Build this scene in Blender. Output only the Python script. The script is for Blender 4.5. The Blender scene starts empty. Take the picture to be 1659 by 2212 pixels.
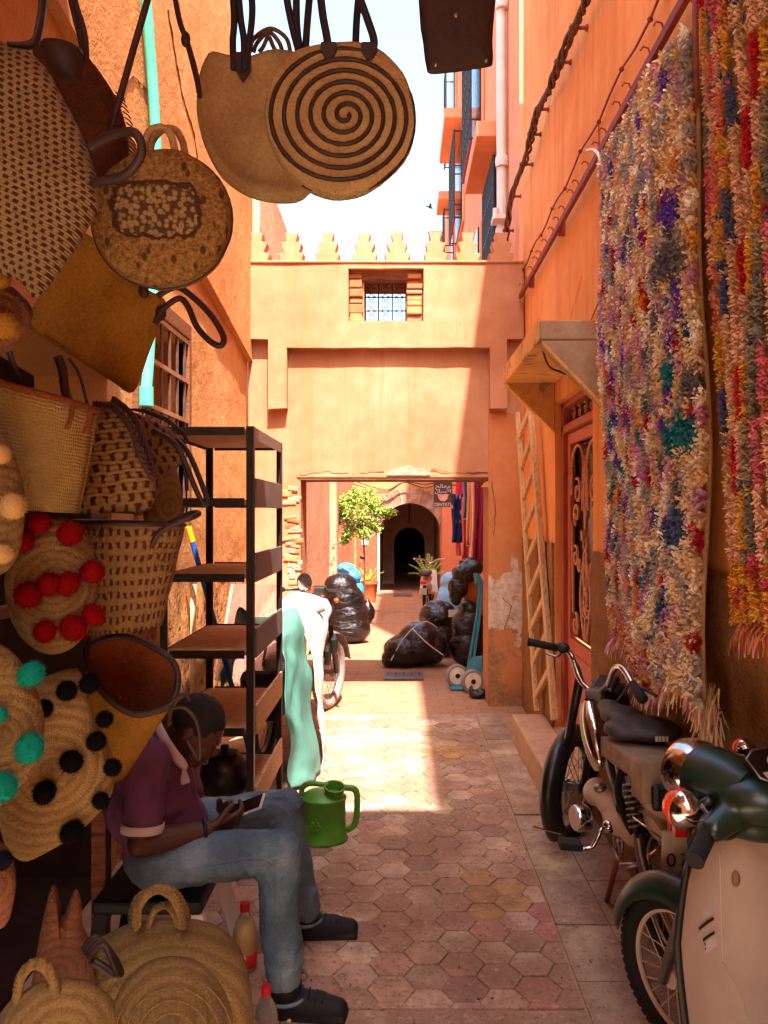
import bpy, bmesh, math, random
from mathutils import Vector as V, Matrix as MX, noise

SC = bpy.context.scene
COL = SC.collection
rad = math.radians

# ---------------------------------------------------------------- camera, sky, sun, exposure
CH, FF, VX, VY = 1.6, 1659.0, 864.0, 1110.0          # eye height, focal length and vanishing point
cam_data = bpy.data.cameras.new('camera')
cam = bpy.data.objects.new('camera', cam_data); COL.objects.link(cam)
cam.location = (0, 0, CH); cam.rotation_euler = (rad(90), 0, 0)
cam_data.sensor_fit = 'HORIZONTAL'; cam_data.sensor_width = 36.0; cam_data.lens = 36.0
cam_data.shift_x = -(VX - 829.5) / 1659.0
cam_data.shift_y = (VY - 1106.0) / 1659.0
cam_data.clip_start = 0.05; cam_data.clip_end = 400.0
SC.camera = cam

LDIR = V((-0.142, 0.53, -1.0)).normalized()             # the way sunlight travels
world = bpy.data.worlds.new('World'); SC.world = world; world.use_nodes = True
_wn = world.node_tree.nodes; _wl = world.node_tree.links; _wn.clear()
_sky = _wn.new('ShaderNodeTexSky'); _sky.sky_type = 'NISHITA'; _sky.sun_disc = False
_sky.sun_elevation = math.asin(-LDIR.z); _sky.sun_rotation = math.atan2(-LDIR.x, -LDIR.y)
_sky.air_density = 1.6; _sky.dust_density = 6.0; _sky.ozone_density = 4.0; _sky.altitude = 450
_bg = _wn.new('ShaderNodeBackground'); _bg.inputs[1].default_value = 0.07
_wo = _wn.new('ShaderNodeOutputWorld'); _wl.new(_sky.outputs[0], _bg.inputs[0]); _wl.new(_bg.outputs[0], _wo.inputs[0])

_sd = bpy.data.lights.new('sun', 'SUN'); _sd.energy = 2.0; _sd.angle = rad(0.9); _sd.color = (1.0, 0.87, 0.84)
sun = bpy.data.objects.new('sun', _sd); COL.objects.link(sun)
sun.location = (2, -6, 12); sun.rotation_euler = LDIR.to_track_quat('-Z', 'Y').to_euler()

SC.view_settings.view_transform = 'Standard'; SC.view_settings.look = 'None'
SC.view_settings.exposure = 3.35; SC.view_settings.gamma = 1.0; SC.view_settings.use_curve_mapping = False
SC.render.engine = 'CYCLES'
SC.cycles.use_denoising = True
SC.cycles.max_bounces = 10; SC.cycles.diffuse_bounces = 5; SC.cycles.glossy_bounces = 3
SC.cycles.transmission_bounces = 6; SC.cycles.transparent_max_bounces = 8
SC.cycles.sample_clamp_indirect = 8.0

# ---------------------------------------------------------------- helpers
def F(x, y, Y):
    return V(((x - VX) / FF * Y, Y, CH - (y - VY) / FF * Y))

def lin(h):
    h = h.lstrip('#')
    c = [int(h[i:i + 2], 16) / 255 for i in (0, 2, 4)]
    return tuple(x / 12.92 if x < .04045 else ((x + .055) / 1.055) ** 2.4 for x in c)

def nz(p, s=1.0, o=0.0):
    return noise.noise(V((p[0] * s + o, p[1] * s + o * 1.7, p[2] * s - o)))

def tag(o, label=None, cat=None, group=None, kind=None):
    if label: o['label'] = label
    if cat: o['category'] = cat
    if group: o['group'] = group
    if kind: o['kind'] = kind
    return o

def thing(name, label, cat, loc, group=None):
    o = bpy.data.objects.new(name, None); COL.objects.link(o)
    o.location = loc; o.empty_display_size = .1
    tag(o, label, cat, group)
    return o

def root_loc(p):
    l = V((0, 0, 0))
    while p is not None:
        l = l + p.location; p = p.parent
    return l

class MB:
    """collects shapes; build() links them as ONE mesh object"""
    def __init__(s):
        s.v = []; s.f = []; s.uv = {}; s.col = []; s.curcol = None
    def add(s, vs, fs, uvs=None):
        o = len(s.v)
        s.v += [V(p) for p in vs]
        if s.curcol is not None: s.col += [s.curcol] * len(vs)
        for f in fs: s.f.append(tuple(i + o for i in f))
        if uvs:
            for i, q in enumerate(uvs): s.uv[o + i] = q
        return s
    def box(s, a, b, m=None):
        (x0, y0, z0), (x1, y1, z1) = a, b
        vs = [V(p) for p in ((x0,y0,z0),(x1,y0,z0),(x1,y1,z0),(x0,y1,z0),(x0,y0,z1),(x1,y0,z1),(x1,y1,z1),(x0,y1,z1))]
        if m: vs = [m @ p for p in vs]
        return s.add(vs, [(0,3,2,1),(4,5,6,7),(0,1,5,4),(1,2,6,5),(2,3,7,6),(3,0,4,7)])
    def cbox(s, c, size, m=None):
        h = V(size) / 2; mm = MX.Translation(c) @ (m if m else MX())
        return s.box(-h, h, mm)
    def bar(s, p0, p1, w, d, up=(0, 0, 1)):
        p0, p1 = V(p0), V(p1); t = (p1 - p0).normalized(); u = V(up)
        if abs(t.dot(u)) > .98: u = V((0, 1, 0))
        x = t.cross(u).normalized(); y = x.cross(t).normalized()
        vs = []
        for p in (p0, p1):
            for a, b in ((-1,-1),(1,-1),(1,1),(-1,1)): vs.append(p + x * (a * w / 2) + y * (b * d / 2))
        return s.add(vs, [(0,3,2,1),(4,5,6,7),(0,1,5,4),(1,2,6,5),(2,3,7,6),(3,0,4,7)])
    def tube(s, pts, r, n=8, closed=False, caps=True, flat=1.0):
        pts = [V(p) for p in pts]; m = len(pts)
        rs = r if isinstance(r, (list, tuple)) else [r] * m
        vs = []; fs = []; prev = None; uvs = []; L = 0
        for i, p in enumerate(pts):
            if closed: t = pts[(i + 1) % m] - pts[i - 1]
            else: t = pts[min(i + 1, m - 1)] - pts[max(i - 1, 0)]
            if t.length < 1e-9: t = V((0, 0, 1))
            t.normalize()
            if prev is None:
                a = V((0, 0, 1)) if abs(t.z) < .9 else V((0, 1, 0))
                x = t.cross(a).normalized()
            else:
                x = (prev - t * prev.dot(t))
                x = x.normalized() if x.length > 1e-6 else t.cross(V((0, 0, 1))).normalized()
            y = t.cross(x); prev = x
            if i: L += (p - pts[i - 1]).length
            for k in range(n):
                a = 2 * math.pi * k / n
                vs.append(p + x * (math.cos(a) * rs[i]) + y * (math.sin(a) * rs[i] * flat)); uvs.append((k / n, L))
        for i in range(m if closed else m - 1):
            j = (i + 1) % m
            for k in range(n):
                q = (k + 1) % n
                fs.append((i*n+k, i*n+q, j*n+q, j*n+k))
        if caps and not closed:
            fs.append(tuple(range(n - 1, -1, -1))); fs.append(tuple((m - 1) * n + k for k in range(n)))
        return s.add(vs, fs, uvs)
    def lathe(s, prof, n=24, m=None, sx=1.0, sy=1.0):
        vs = []; fs = []; uvs = []; L = 0
        for i, (r, z) in enumerate(prof):
            if i: L += math.hypot(r - prof[i-1][0], z - prof[i-1][1])
            for k in range(n):
                a = 2 * math.pi * k / n
                p = V((r * math.cos(a) * sx, r * math.sin(a) * sy, z)); vs.append(m @ p if m else p); uvs.append((k / n, L))
        for i in range(len(prof) - 1):
            for k in range(n):
                q = (k + 1) % n; fs.append((i*n+k, i*n+q, (i+1)*n+q, (i+1)*n+k))
        if prof[0][0] > 1e-5: fs.append(tuple(range(n - 1, -1, -1)))
        if prof[-1][0] > 1e-5: fs.append(tuple((len(prof) - 1) * n + k for k in range(n)))
        return s.add(vs, fs, uvs)
    def prism(s, poly, d0, d1, m=None):
        n = len(poly)
        vs = [V((p[0], p[1], d0)) for p in poly] + [V((p[0], p[1], d1)) for p in poly]
        if m: vs = [m @ p for p in vs]
        fs = [tuple(range(n - 1, -1, -1)), tuple(range(n, 2 * n))]
        for i in range(n):
            j = (i + 1) % n; fs.append((i, j, n + j, n + i))
        return s.add(vs, fs)
    def grid(s, fn, nu, nv, cu=False, uvfn=None):
        vs = []; fs = []; uvs = []
        mu = nu if cu else nu + 1
        for j in range(nv + 1):
            for i in range(mu):
                u, v = i / nu, j / nv
                vs.append(fn(u, v)); uvs.append(uvfn(u, v) if uvfn else (u, v))
        for j in range(nv):
            for i in range(nu):
                a = j * mu + i; b = j * mu + (i + 1) % mu
                fs.append((a, b, b + mu, a + mu))
        return s.add(vs, fs, uvs)
    def ball(s, c, r, nu=14, nv=9, m=None):
        r = V((r, r, r)) if not hasattr(r, '__len__') else V(r)
        c = V(c)
        def fn(u, v):
            a = 2 * math.pi * u; b = math.pi * (v - .5) * .998
            p = V((r.x * math.cos(b) * math.cos(a), r.y * math.cos(b) * math.sin(a), r.z * math.sin(b)))
            return c + (m.to_3x3() @ p if m else p)
        return s.grid(fn, nu, nv, True)
    def capsule(s, p0, p1, r0, r1, n=12):
        p0, p1 = V(p0), V(p1); t = (p1 - p0); L = t.length; t = t / max(L, 1e-6)
        pts = []; rs = []
        for k in range(5):
            a = math.pi / 2 * (1 - k / 4); pts.append(p0 - t * (math.sin(a) * r0)); rs.append(max(math.cos(a) * r0, .0004))
        for k in range(5):
            a = math.pi / 2 * (k / 4); pts.append(p1 + t * (math.sin(a) * r1)); rs.append(max(math.cos(a) * r1, .0004))
        return s.tube(pts, rs, n)
    def mesh(s, name, off=None):
        me = bpy.data.meshes.new(name)
        vs = [p - off for p in s.v] if off is not None else s.v
        me.from_pydata([tuple(p) for p in vs], [], s.f)
        if s.uv:
            ul = me.uv_layers.new(name='UVMap'); d = ul.data
            for l in me.loops: d[l.index].uv = s.uv.get(l.vertex_index, (0, 0))
        if s.col and len(s.col) == len(s.v):
            ca = me.color_attributes.new('Col', 'FLOAT_COLOR', 'POINT')
            flat = []
            for c in s.col: flat += [c[0], c[1], c[2], 1.0]
            ca.data.foreach_set('color', flat)
        return me
    def build(s, name, mat, parent=None, smooth=False, m=None, bevel=0, solid=0, auto=None):
        off = None
        if m is None and parent is not None: off = root_loc(parent)
        me = s.mesh(name, off)
        return link(me, name, mat, parent, smooth, m, bevel, solid, auto)

def link(me, name, mat, parent=None, smooth=False, m=None, bevel=0, solid=0, auto=None):
    bm = bmesh.new(); bm.from_mesh(me); bmesh.ops.recalc_face_normals(bm, faces=bm.faces); bm.to_mesh(me); bm.free()
    if mat is not None and not me.materials: me.materials.append(mat)
    if smooth:
        me.shade_smooth()
        if auto:
            try: me.set_sharp_from_angle(angle=rad(auto))
            except Exception: pass
    o = bpy.data.objects.new(name, me); COL.objects.link(o)
    if parent is not None: o.parent = parent
    if m is not None:
        o.matrix_basis = MX.Translation(-root_loc(parent)) @ m if parent is not None else m
    if solid:
        md = o.modifiers.new('solid', 'SOLIDIFY'); md.thickness = solid; md.offset = 0
    if bevel:
        md = o.modifiers.new('bevel', 'BEVEL'); md.width = bevel; md.segments = 2; md.limit_method = 'ANGLE'; md.angle_limit = rad(40)
    return o

def blob(mb, name, mat, parent=None, voxel=.006, smooth=6, disp=None, cuts=None):
    """fuse overlapping shapes into one continuous skin"""
    off = root_loc(parent) if parent is not None else None
    me = mb.mesh(name + '_raw', off)
    bm = bmesh.new(); bm.from_mesh(me); bmesh.ops.recalc_face_normals(bm, faces=bm.faces); bm.to_mesh(me); bm.free()
    t = bpy.data.objects.new('tmp', me); COL.objects.link(t)
    md = t.modifiers.new('r', 'REMESH'); md.mode = 'VOXEL'; md.voxel_size = voxel; md.adaptivity = 0
    if smooth:
        ms = t.modifiers.new('s', 'SMOOTH'); ms.factor = .5; ms.iterations = smooth
    dg = bpy.context.evaluated_depsgraph_get()
    res = bpy.data.meshes.new_from_object(t.evaluated_get(dg))
    bpy.data.objects.remove(t); bpy.data.meshes.remove(me)
    res.name = name; res.materials.clear()
    if disp:
        ns = [v.normal.copy() for v in res.vertices]
        for v, n in zip(res.vertices, ns): v.co = v.co + n * disp(v.co + (off if off is not None else V((0, 0, 0))), n)
    return link(res, name, mat, parent, True)

def crv(pts, n=8, closed=False):
    """smooth curve through points (Catmull-Rom)"""
    pts = [V(p) for p in pts]; m = len(pts); out = []
    for i in range(m if closed else m - 1):
        if closed: a, b, c, d = pts[i - 1], pts[i], pts[(i + 1) % m], pts[(i + 2) % m]
        else: a, b, c, d = pts[max(i - 1, 0)], pts[i], pts[i + 1], pts[min(i + 2, m - 1)]
        for k in range(n):
            t = k / n
            out.append(.5 * ((2 * b) + (c - a) * t + (2 * a - 5 * b + 4 * c - d) * t * t + (3 * b - a - 3 * c + d) * t ** 3))
    if not closed: out.append(pts[-1])
    return out

def cells(us, ws, keep, pos, d0, d1, step=.15):
    """a slab between depths d0 and d1, cut out on the u-w grid wherever keep(u,w) is true"""
    def refine(a):
        o = []
        for i in range(len(a) - 1):
            n = max(1, int(math.ceil((a[i + 1] - a[i]) / step)))
            o += [a[i] + (a[i + 1] - a[i]) * k / n for k in range(n)]
        return o + [a[-1]]
    us = refine(sorted(us)); ws = refine(sorted(ws)); mb = MB()
    nu, nw = len(us), len(ws); K = {}
    for i in range(nu - 1):
        for j in range(nw - 1): K[i, j] = keep((us[i] + us[i + 1]) / 2, (ws[j] + ws[j + 1]) / 2)
    idx = {}
    def vid(i, j, s):
        k = (i, j, s)
        if k not in idx:
            idx[k] = len(mb.v); mb.v.append(V(pos(us[i], ws[j], d1 if s else d0)))
        return idx[k]
    for (i, j), k in K.items():
        if not k: continue
        mb.f.append((vid(i,j,0), vid(i+1,j,0), vid(i+1,j+1,0), vid(i,j+1,0)))
        mb.f.append((vid(i,j,1), vid(i,j+1,1), vid(i+1,j+1,1), vid(i+1,j,1)))
        for (di, dj, a, b) in ((-1,0,(i,j),(i,j+1)), (1,0,(i+1,j+1),(i+1,j)), (0,-1,(i+1,j),(i,j)), (0,1,(i,j+1),(i+1,j+1))):
            if not K.get((i + di, j + dj), False):
                mb.f.append((vid(*a,0), vid(*b,0), vid(*b,1), vid(*a,1)))
    return mb

def copy_tree(o, parent=None):
    c = o.copy(); COL.objects.link(c); c.parent = parent
    for ch in list(o.children): copy_tree(ch, c)
    return c
# ---------------------------------------------------------------- materials
class NT:
    def __init__(s, name):
        s.m = bpy.data.materials.new(name); s.m.use_nodes = True
        s.t = s.m.node_tree; s.t.nodes.clear()
        s.out = s.n('ShaderNodeOutputMaterial'); s.b = s.n('ShaderNodeBsdfPrincipled')
        s.t.links.new(s.b.outputs[0], s.out.inputs[0])
    def n(s, k): return s.t.nodes.new(k)
    def put(s, sock, v):
        if v is None: return
        if hasattr(v, 'is_output'): s.t.links.new(v, sock)
        elif isinstance(v, (tuple, list)) and sock.type == 'RGBA' and len(v) == 3: sock.default_value = (*v, 1)
        else: sock.default_value = v
    def pos(s): return s.n('ShaderNodeNewGeometry').outputs['Position']
    def obj(s): return s.n('ShaderNodeTexCoord').outputs['Object']
    def uv(s): return s.n('ShaderNodeTexCoord').outputs['UV']
    def rnd(s): return s.n('ShaderNodeObjectInfo').outputs['Random']
    def col(s):
        a = s.n('ShaderNodeAttribute'); a.attribute_name = 'Col'; return a.outputs['Color']
    def mapv(s, v, sc=(1, 1, 1), loc=(0, 0, 0), rot=(0, 0, 0)):
        m = s.n('ShaderNodeMapping'); s.put(m.inputs[0], v); m.inputs[1].default_value = loc; m.inputs[2].default_value = rot; m.inputs[3].default_value = sc
        return m.outputs[0]
    def noise(s, v, sc=5, det=4, rough=.55, dist=0.0):
        k = s.n('ShaderNodeTexNoise'); s.put(k.inputs['Vector'], v); k.inputs['Scale'].default_value = sc
        k.inputs['Detail'].default_value = det; k.inputs['Roughness'].default_value = rough; k.inputs['Distortion'].default_value = dist
        return k.outputs[0]
    def voro(s, v, sc=5, feat='F1', out=0):
        k = s.n('ShaderNodeTexVoronoi'); s.put(k.inputs['Vector'], v); k.inputs['Scale'].default_value = sc; k.feature = feat
        return k.outputs[out]
    def wave(s, v, sc=5, typ='BANDS', dr='X', dist=0, det=2, dsc=1):
        k = s.n('ShaderNodeTexWave'); k.wave_type = typ
        if typ == 'BANDS': k.bands_direction = dr
        else: k.rings_direction = dr
        s.put(k.inputs['Vector'], v); k.inputs['Scale'].default_value = sc; k.inputs['Distortion'].default_value = dist
        k.inputs['Detail'].default_value = det; k.inputs['Detail Scale'].default_value = dsc
        return k.outputs[1]
    def ramp(s, f, stops, interp='LINEAR'):
        r = s.n('ShaderNodeValToRGB'); r.color_ramp.interpolation = interp; e = r.color_ramp.elements
        while len(e) < len(stops): e.new(.5)
        for i, (p, c) in enumerate(stops):
            e[i].position = p; e[i].color = (*c, 1) if hasattr(c, '__len__') else (c, c, c, 1)
        s.put(r.inputs[0], f); return r.outputs[0]
    def mix(s, f, a, b, mode='MIX'):
        k = s.n('ShaderNodeMix'); k.data_type = 'RGBA'; k.blend_type = mode
        s.put(k.inputs[0], f); s.put(k.inputs[6], a); s.put(k.inputs[7], b); return k.outputs[2]
    def math(s, op, a, b=None, c=None):
        k = s.n('ShaderNodeMath'); k.operation = op; s.put(k.inputs[0], a); s.put(k.inputs[1], b)
        if c is not None: s.put(k.inputs[2], c)
        return k.outputs[0]
    def sep(s, v):
        k = s.n('ShaderNodeSeparateXYZ'); s.put(k.inputs[0], v); return k.outputs
    def hsv(s, c, h=.5, sa=1, va=1):
        k = s.n('ShaderNodeHueSaturation'); s.put(k.inputs['Color'], c); s.put(k.inputs['Hue'], h); s.put(k.inputs['Saturation'], sa); s.put(k.inputs['Value'], va); return k.outputs[0]
    def bump(s, h, st=.5, d=.01, prev=None):
        k = s.n('ShaderNodeBump'); k.inputs['Strength'].default_value = st; k.inputs['Distance'].default_value = d
        s.put(k.inputs['Height'], h)
        if prev is not None: s.put(k.inputs['Normal'], prev)
        return k.outputs[0]
    def done(s, color, rough=.85, metal=0, normal=None, spec=.3, **kw):
        i = s.b.inputs; s.put(i['Base Color'], color); s.put(i['Roughness'], rough); s.put(i['Metallic'], metal)
        s.put(i['Specular IOR Level'], spec)
        if normal is not None: s.put(i['Normal'], normal)
        for k, v in kw.items(): s.put(i[k.replace('_', ' ')], v)
        return s.m

_C = {}
def plain(hexc, rough=.6, metal=0, var=.12, nsc=14, bmp=0, bsc=60, spec=.4, **kw):
    k = ('p', hexc, rough, metal, var, nsc, bmp, bsc, spec, str(kw))
    if k in _C: return _C[k]
    t = NT('paint_' + hexc); c = lin(hexc); p = t.pos()
    n = t.noise(p, nsc, 5)
    lo = tuple(x * (1 - var * 2.2) for x in c); hi = tuple(min(1, x * (1 + var)) for x in c)
    col = t.ramp(n, [(.3, lo), (.55, c), (.75, hi)])
    nr = t.bump(t.noise(p, bsc, 3), bmp, .004) if bmp else None
    rg = t.math('ADD', t.math('MULTIPLY', n, .25), rough - .12)
    _C[k] = t.done(col, rg, metal, nr, spec, **kw); return _C[k]

def plaster(name, base, dark, light, fine=90, fstr=.5, big=1.4, patches=None, fd=.006, streak=None, speck=0):
    """patches: list of (noise scale, threshold, width, colour, zlo, zhi, offset)"""
    t = NT(name); p = t.pos(); z = t.sep(p)[2]
    n1 = t.noise(p, big, 6, .6); n2 = t.noise(p, big * 7, 5, .6)
    f = t.math('ADD', t.math('MULTIPLY', n1, .65), t.math('MULTIPLY', n2, .35))
    col = t.ramp(f, [(.32, lin(dark)), (.5, lin(base)), (.68, lin(light))])
    if streak:
        sn = t.noise(t.mapv(p, (9, 9, .5)), 1, 4, .6)
        col = t.mix(t.math('MULTIPLY', t.ramp(sn, [(.50, 0), (.70, 1)]), .6), col, lin(streak))
    h = t.noise(p, fine, 4, .7); hb = t.noise(p, fine * .22, 4, .6)
    hh = t.math('ADD', t.math('MULTIPLY', h, .6), hb)
    if speck: col = t.mix(t.ramp(t.noise(p, 130, 3, .75), [(.5, 0), (.66, speck)]), col, tuple(v * .45 for v in lin(dark)))
    for (sc, th, w, pc, zl, zh, off) in (patches or []):
        n = t.noise(t.mapv(p, (1, 1, 1), (off, off * .7, -off)), sc, 7, .65, .3)
        zm = t.math('MULTIPLY', t.ramp(t.math('DIVIDE', t.math('SUBTRACT', z, zl - .35), .7), [(0, 0), (1, 1)]),
                    t.ramp(t.math('DIVIDE', t.math('SUBTRACT', zh + .35, z), .7), [(0, 0), (1, 1)]))
        zz = t.math('ADD', n, t.math('MULTIPLY', t.math('SUBTRACT', zm, 1.0), .35))
        msk = t.ramp(zz, [(th, 0), (th + w, 1)])
        pn = t.noise(p, 22, 5, .7)
        pcol = t.ramp(pn, [(.3, tuple(x * .55 for x in lin(pc))), (.6, lin(pc))])
        col = t.mix(msk, col, pcol)
        hh = t.math('SUBTRACT', hh, t.math('MULTIPLY', msk, .9)); hh = t.math('ADD', hh, t.math('MULTIPLY', t.math('MULTIPLY', msk, pn), 1.2))
    return t.done(col, .93, 0, t.bump(hh, fstr, fd), .12)

M = {}
M['gate'] = plaster('gate_plaster', 'B8805C', 'A66C4A', 'C69270', 60, .45, 1.0, [(2.4, .62, .05, 'B07850', -1, 1.2, 3.1)], .005, 'AE7048')
M['pier'] = plaster('pier_plaster', 'BE7A4A', 'AE6A3C', 'C88A5C', 70, .5, 1.3, [(2.1, .42, .05, 'A87850', -1, .75, 1.0), (3.0, .43, .03, 'D8C0A8', .45, 1.3, 5.2)], .006)
M['band'] = plaster('rough_band', 'CB8A52', 'B97641', 'D6985F', 60, .9, 3, None, .01)
M['left_hi'] = plaster('left_upper_plaster', 'C4864E', 'B07440', 'D09660', 50, .95, .9, None, .010, 'B4743E', .5)
M['left_lo'] = plaster('left_lower_plaster', 'C48A54', 'B27A46', 'D09A66', 50, .95, 1.0, [(9, .50, .10, 'A87848', -.5, 1.45, 2.0), (17, .56, .06, '6E4626', -.2, 1.5, 8.0)], .014, None, .4)
M['left_far'] = plaster('left_far_plaster', 'D49A76', 'C48A66', 'DCAA8A', 55, .8, 1.0, [(13, .54, .08, '8E6040', -.6, 1.6, 4.0)], .014)
M['right'] = plaster('right_orange_plaster', 'E09858', 'CE8446', 'EAAA70', 80, .3, .8, None, .004, 'C47A42')
M['dado'] = plaster('dado_stucco', '94683E', '765030', 'A87A4C', 75, 1.0, 2.0, None, .014, None, .8)
M['pink'] = plaster('pink_plaster', 'D88C66', 'CC805A', 'E09A76', 60, .3, .7, None, .003)
M['concrete'] = plaster('hood_concrete', 'A8886C', '8C6E56', 'BBA086', 45, .6, 2.5, [(3.5, .55, .06, 'C07A54', 2.2, 4, 2.2)], .006)
M['hoodpaint'] = plaster('hood_painted', 'D9A05C', 'C08848', 'E2B272', 45, .5, 2.5, [(5, .58, .05, 'A88A60', 0, 4, 6)], .005)
M['step'] = plaster('step_terrazzo', 'BE9878', 'A48062', 'CCA888', 110, .9, 2.5, None, .006, None, .6)
M['arch'] = plaster('arch_brick_plaster', 'CC8A58', 'B87848', 'D89A68', 40, .6, 2, None, .008)
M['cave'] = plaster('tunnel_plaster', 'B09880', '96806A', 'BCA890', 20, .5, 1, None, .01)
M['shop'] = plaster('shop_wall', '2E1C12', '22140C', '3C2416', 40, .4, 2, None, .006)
M['rooftile'] = plain('A0643C', .8, 0, .25, 20, .4)

def m_ground():
    t = NT('dusty_paving'); p = t.pos(); x, y, z = t.sep(p)
    n = t.noise(p, 3.2, 7, .62); n2 = t.noise(p, 26, 5, .7)
    base = t.ramp(t.math('ADD', t.math('MULTIPLY', n, .7), t.math('MULTIPLY', n2, .3)), [(.3, lin('80604A')), (.5, lin('A47E60')), (.7, lin('BA9476'))])
    br = t.n('ShaderNodeTexBrick'); t.put(br.inputs['Vector'], p); br.inputs['Scale'].default_value = 1
    br.inputs['Brick Width'].default_value = .22; br.inputs['Row Height'].default_value = .105; br.inputs['Mortar Size'].default_value = .006
    br.inputs['Color1'].default_value = (*lin('A87454'), 1); br.inputs['Color2'].default_value = (*lin('946044'), 1); br.inputs['Mortar'].default_value = (*lin('7A523A'), 1)
    far = t.ramp(t.math('SUBTRACT', y, 5.9), [(.0, 0), (.25, 1)])
    bc = t.mix(.45, br.outputs[0], base)
    col = t.mix(far, base, bc)
    h = t.math('ADD', t.math('MULTIPLY', n2, .5), t.math('MULTIPLY', t.math('MULTIPLY', br.outputs[1], far), -.6))
    return t.done(col, .9, 0, t.bump(h, .6, .006), .2)
M['ground'] = m_ground()

def m_tile(name, c, dk):
    t = NT(name); p = t.pos(); r = t.rnd()
    n = t.noise(p, 9, 6, .65); n2 = t.noise(p, 60, 4, .7); dirt = t.noise(p, 2.1, 5, .6)
    col = t.ramp(n, [(.32, lin(dk)), (.52, lin(c)), (.72, tuple(min(1, v * 1.25) for v in lin(c)))])
    col = t.hsv(col, t.math('ADD', .492, t.math('MULTIPLY', r, .02)), .9, t.math('ADD', .85, t.math('MULTIPLY', r, .28)))
    col = t.mix(t.ramp(dirt, [(.40, .15), (.60, .85)]), col, lin('8C6850'))
    col = t.mix(t.ramp(n2, [(.55, 0), (.68, .75)]), col, lin('5E4230'))
    col = t.mix(t.ramp(t.noise(p, 34, 5, .75), [(.58, 0), (.68, .5)]), col, lin('D8B898'))
    return t.done(col, .82, 0, t.bump(t.math('ADD', n2, n), .8, .005), .25)
M['hex'] = [m_tile('tile_terracotta', 'B88A6C', '986C52'), m_tile('tile_cream', 'C8A284', 'A48264'), m_tile('tile_brown', '9C7860', '7E5E48'), m_tile('tile_rose', 'BC7460', '9A5C4A'), m_tile('tile_yellow', 'C08A3A', '98682A')]
M['bounce_slab'] = plain('D4C0A4', .85, 0, .08, 6)  # pale reflector colour for the unseen slabs
M['slab'] = m_tile('slab_cement', 'B09074', '8E7056')

def m_wood(name, c, dk, sc=1.0, axis=(1, 1, 12), rough=.75):
    t = NT(name); o = t.pos()
    w = t.noise(t.mapv(o, tuple(a * sc for a in axis)), 6, 6, .65, .6)
    col = t.ramp(w, [(.3, lin(dk)), (.55, lin(c)), (.8, tuple(min(1, x * 1.2) for x in lin(c)))])
    return t.done(col, rough, 0, t.bump(w, .5, .003), .25)
M['ladder'] = m_wood('ladder_wood', 'D0A878', '96744C', 1, (14, 14, 1.2))
M['board'] = m_wood('shelf_board', 'C09468', '8A6242', 1, (3, 12, 12))
M['oldwood'] = m_wood('old_wood', '7A4A2C', '4A2C1A', 1, (1.5, 12, 12))
M['doorpaint'] = plain('B85A3C', .5, 0, .1, 10, .15)
M['doorframe'] = plain('A44C34', .55, 0, .12, 10, .15)
M['iron'] = plain('1C1614', .5, .3, .2, 30)
M['ironred'] = plain('C88A68', .6, .1, .15, 30)
M['rackmetal'] = plain('3A302A', .5, .35, .2, 18)
M['rackpanel'] = plain('74665C', .5, .3, .15, 10)
M['rust'] = plain('8A3A24', .75, .1, .2, 30, .3)
M['cable'] = plain('5A3826', .8, 0, .25, 40, .3)
M['mint'] = plain('5CC8A4', .35, 0, .06, 8)
M['whitepipe'] = plain('CFC0B2', .5, 0, .08, 6)
M['black'] = plain('100E0D', .5, 0, .15, 20)
M['rubber'] = plain('171514', .75, 0, .2, 40, .2)
M['rubberdust'] = plain('8A7C72', .85, 0, .15, 40, .2)
M['leather'] = plain('321E14', .55, 0, .2, 30, .3)
M['strap'] = plain('3A1E14', .6, 0, .2, 30, .3)
M['strapblue'] = plain('241C26', .6, 0, .15, 30, .2)
M['saddle'] = plain('3A322C', .55, 0, .15, 30, .25, 120)
M['saddledust'] = plain('8A6E56', .75, 0, .2, 14, .3)
M['chrome'] = plain('C8C4C0', .14, 1.0, .04, 10)
M['steel'] = plain('9A9490', .35, .9, .1, 20)
M['cream'] = plain('CDB8A4', .45, 0, .12, 8, 0)
M['creamdark'] = plain('8A6248', .5, 0, .15, 8, 0)
M['bikegreen'] = plain('182E20', .32, 0, .12, 8, 0, 60, .6)
M['bikeblack'] = plain('1A1614', .35, 0, .15, 10, 0, 60, .5)
M['redlens'] = plain('C8140C', .15, 0, .05, 10, 0, 60, .7)
M['amberlens'] = plain('E8441A', .15, 0, .05, 10, 0, 60, .7)
M['shield'] = plain('C4AC94', .42, 0, .10, 5, 0)
M['plate'] = plain('A89888', .5, 0, .06, 8)
M['white'] = plain('D8D2C8', .6, 0, .05, 8)
M['glassdark'] = plain('1A1412', .15, 0, .1, 6, 0, 60, .6)
M['skin'] = plain('4C2A1A', .5, 0, .1, 20, .1)
M['hair'] = plain('17110E', .8, 0, .2, 60, .8, 260)
M['shirt'] = plain('623856', .85, 0, .15, 12, .3, 160)
M['shirtwhite'] = plain('C4B4B0', .8, 0, .06, 12)
M['shoe'] = plain('14110F', .7, 0, .2, 30, .3)
M['green'] = plain('4E8C1E', .38, 0, .1, 12, 0, 60, .5)
M['handblue'] = plain('2A7688', .4, 0, .1, 12)
M['tyreface'] = plain('E0C8A8', .6, 0, .1, 12)
M['tarpgreen'] = plain('4E7E6E', .55, 0, .1, 6, .5, 26)
M['canvas'] = plain('E0D2C0', .75, 0, .05, 5, .3, 24)
M['bluecloth'] = plain('3A9CDC', .5, 0, .1, 8, .3, 20)
M['bluesack'] = plain('7EB4D8', .5, 0, .06, 8, .3, 20)
M['cardboard'] = plain('B4783C', .8, 0, .08, 10)
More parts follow.
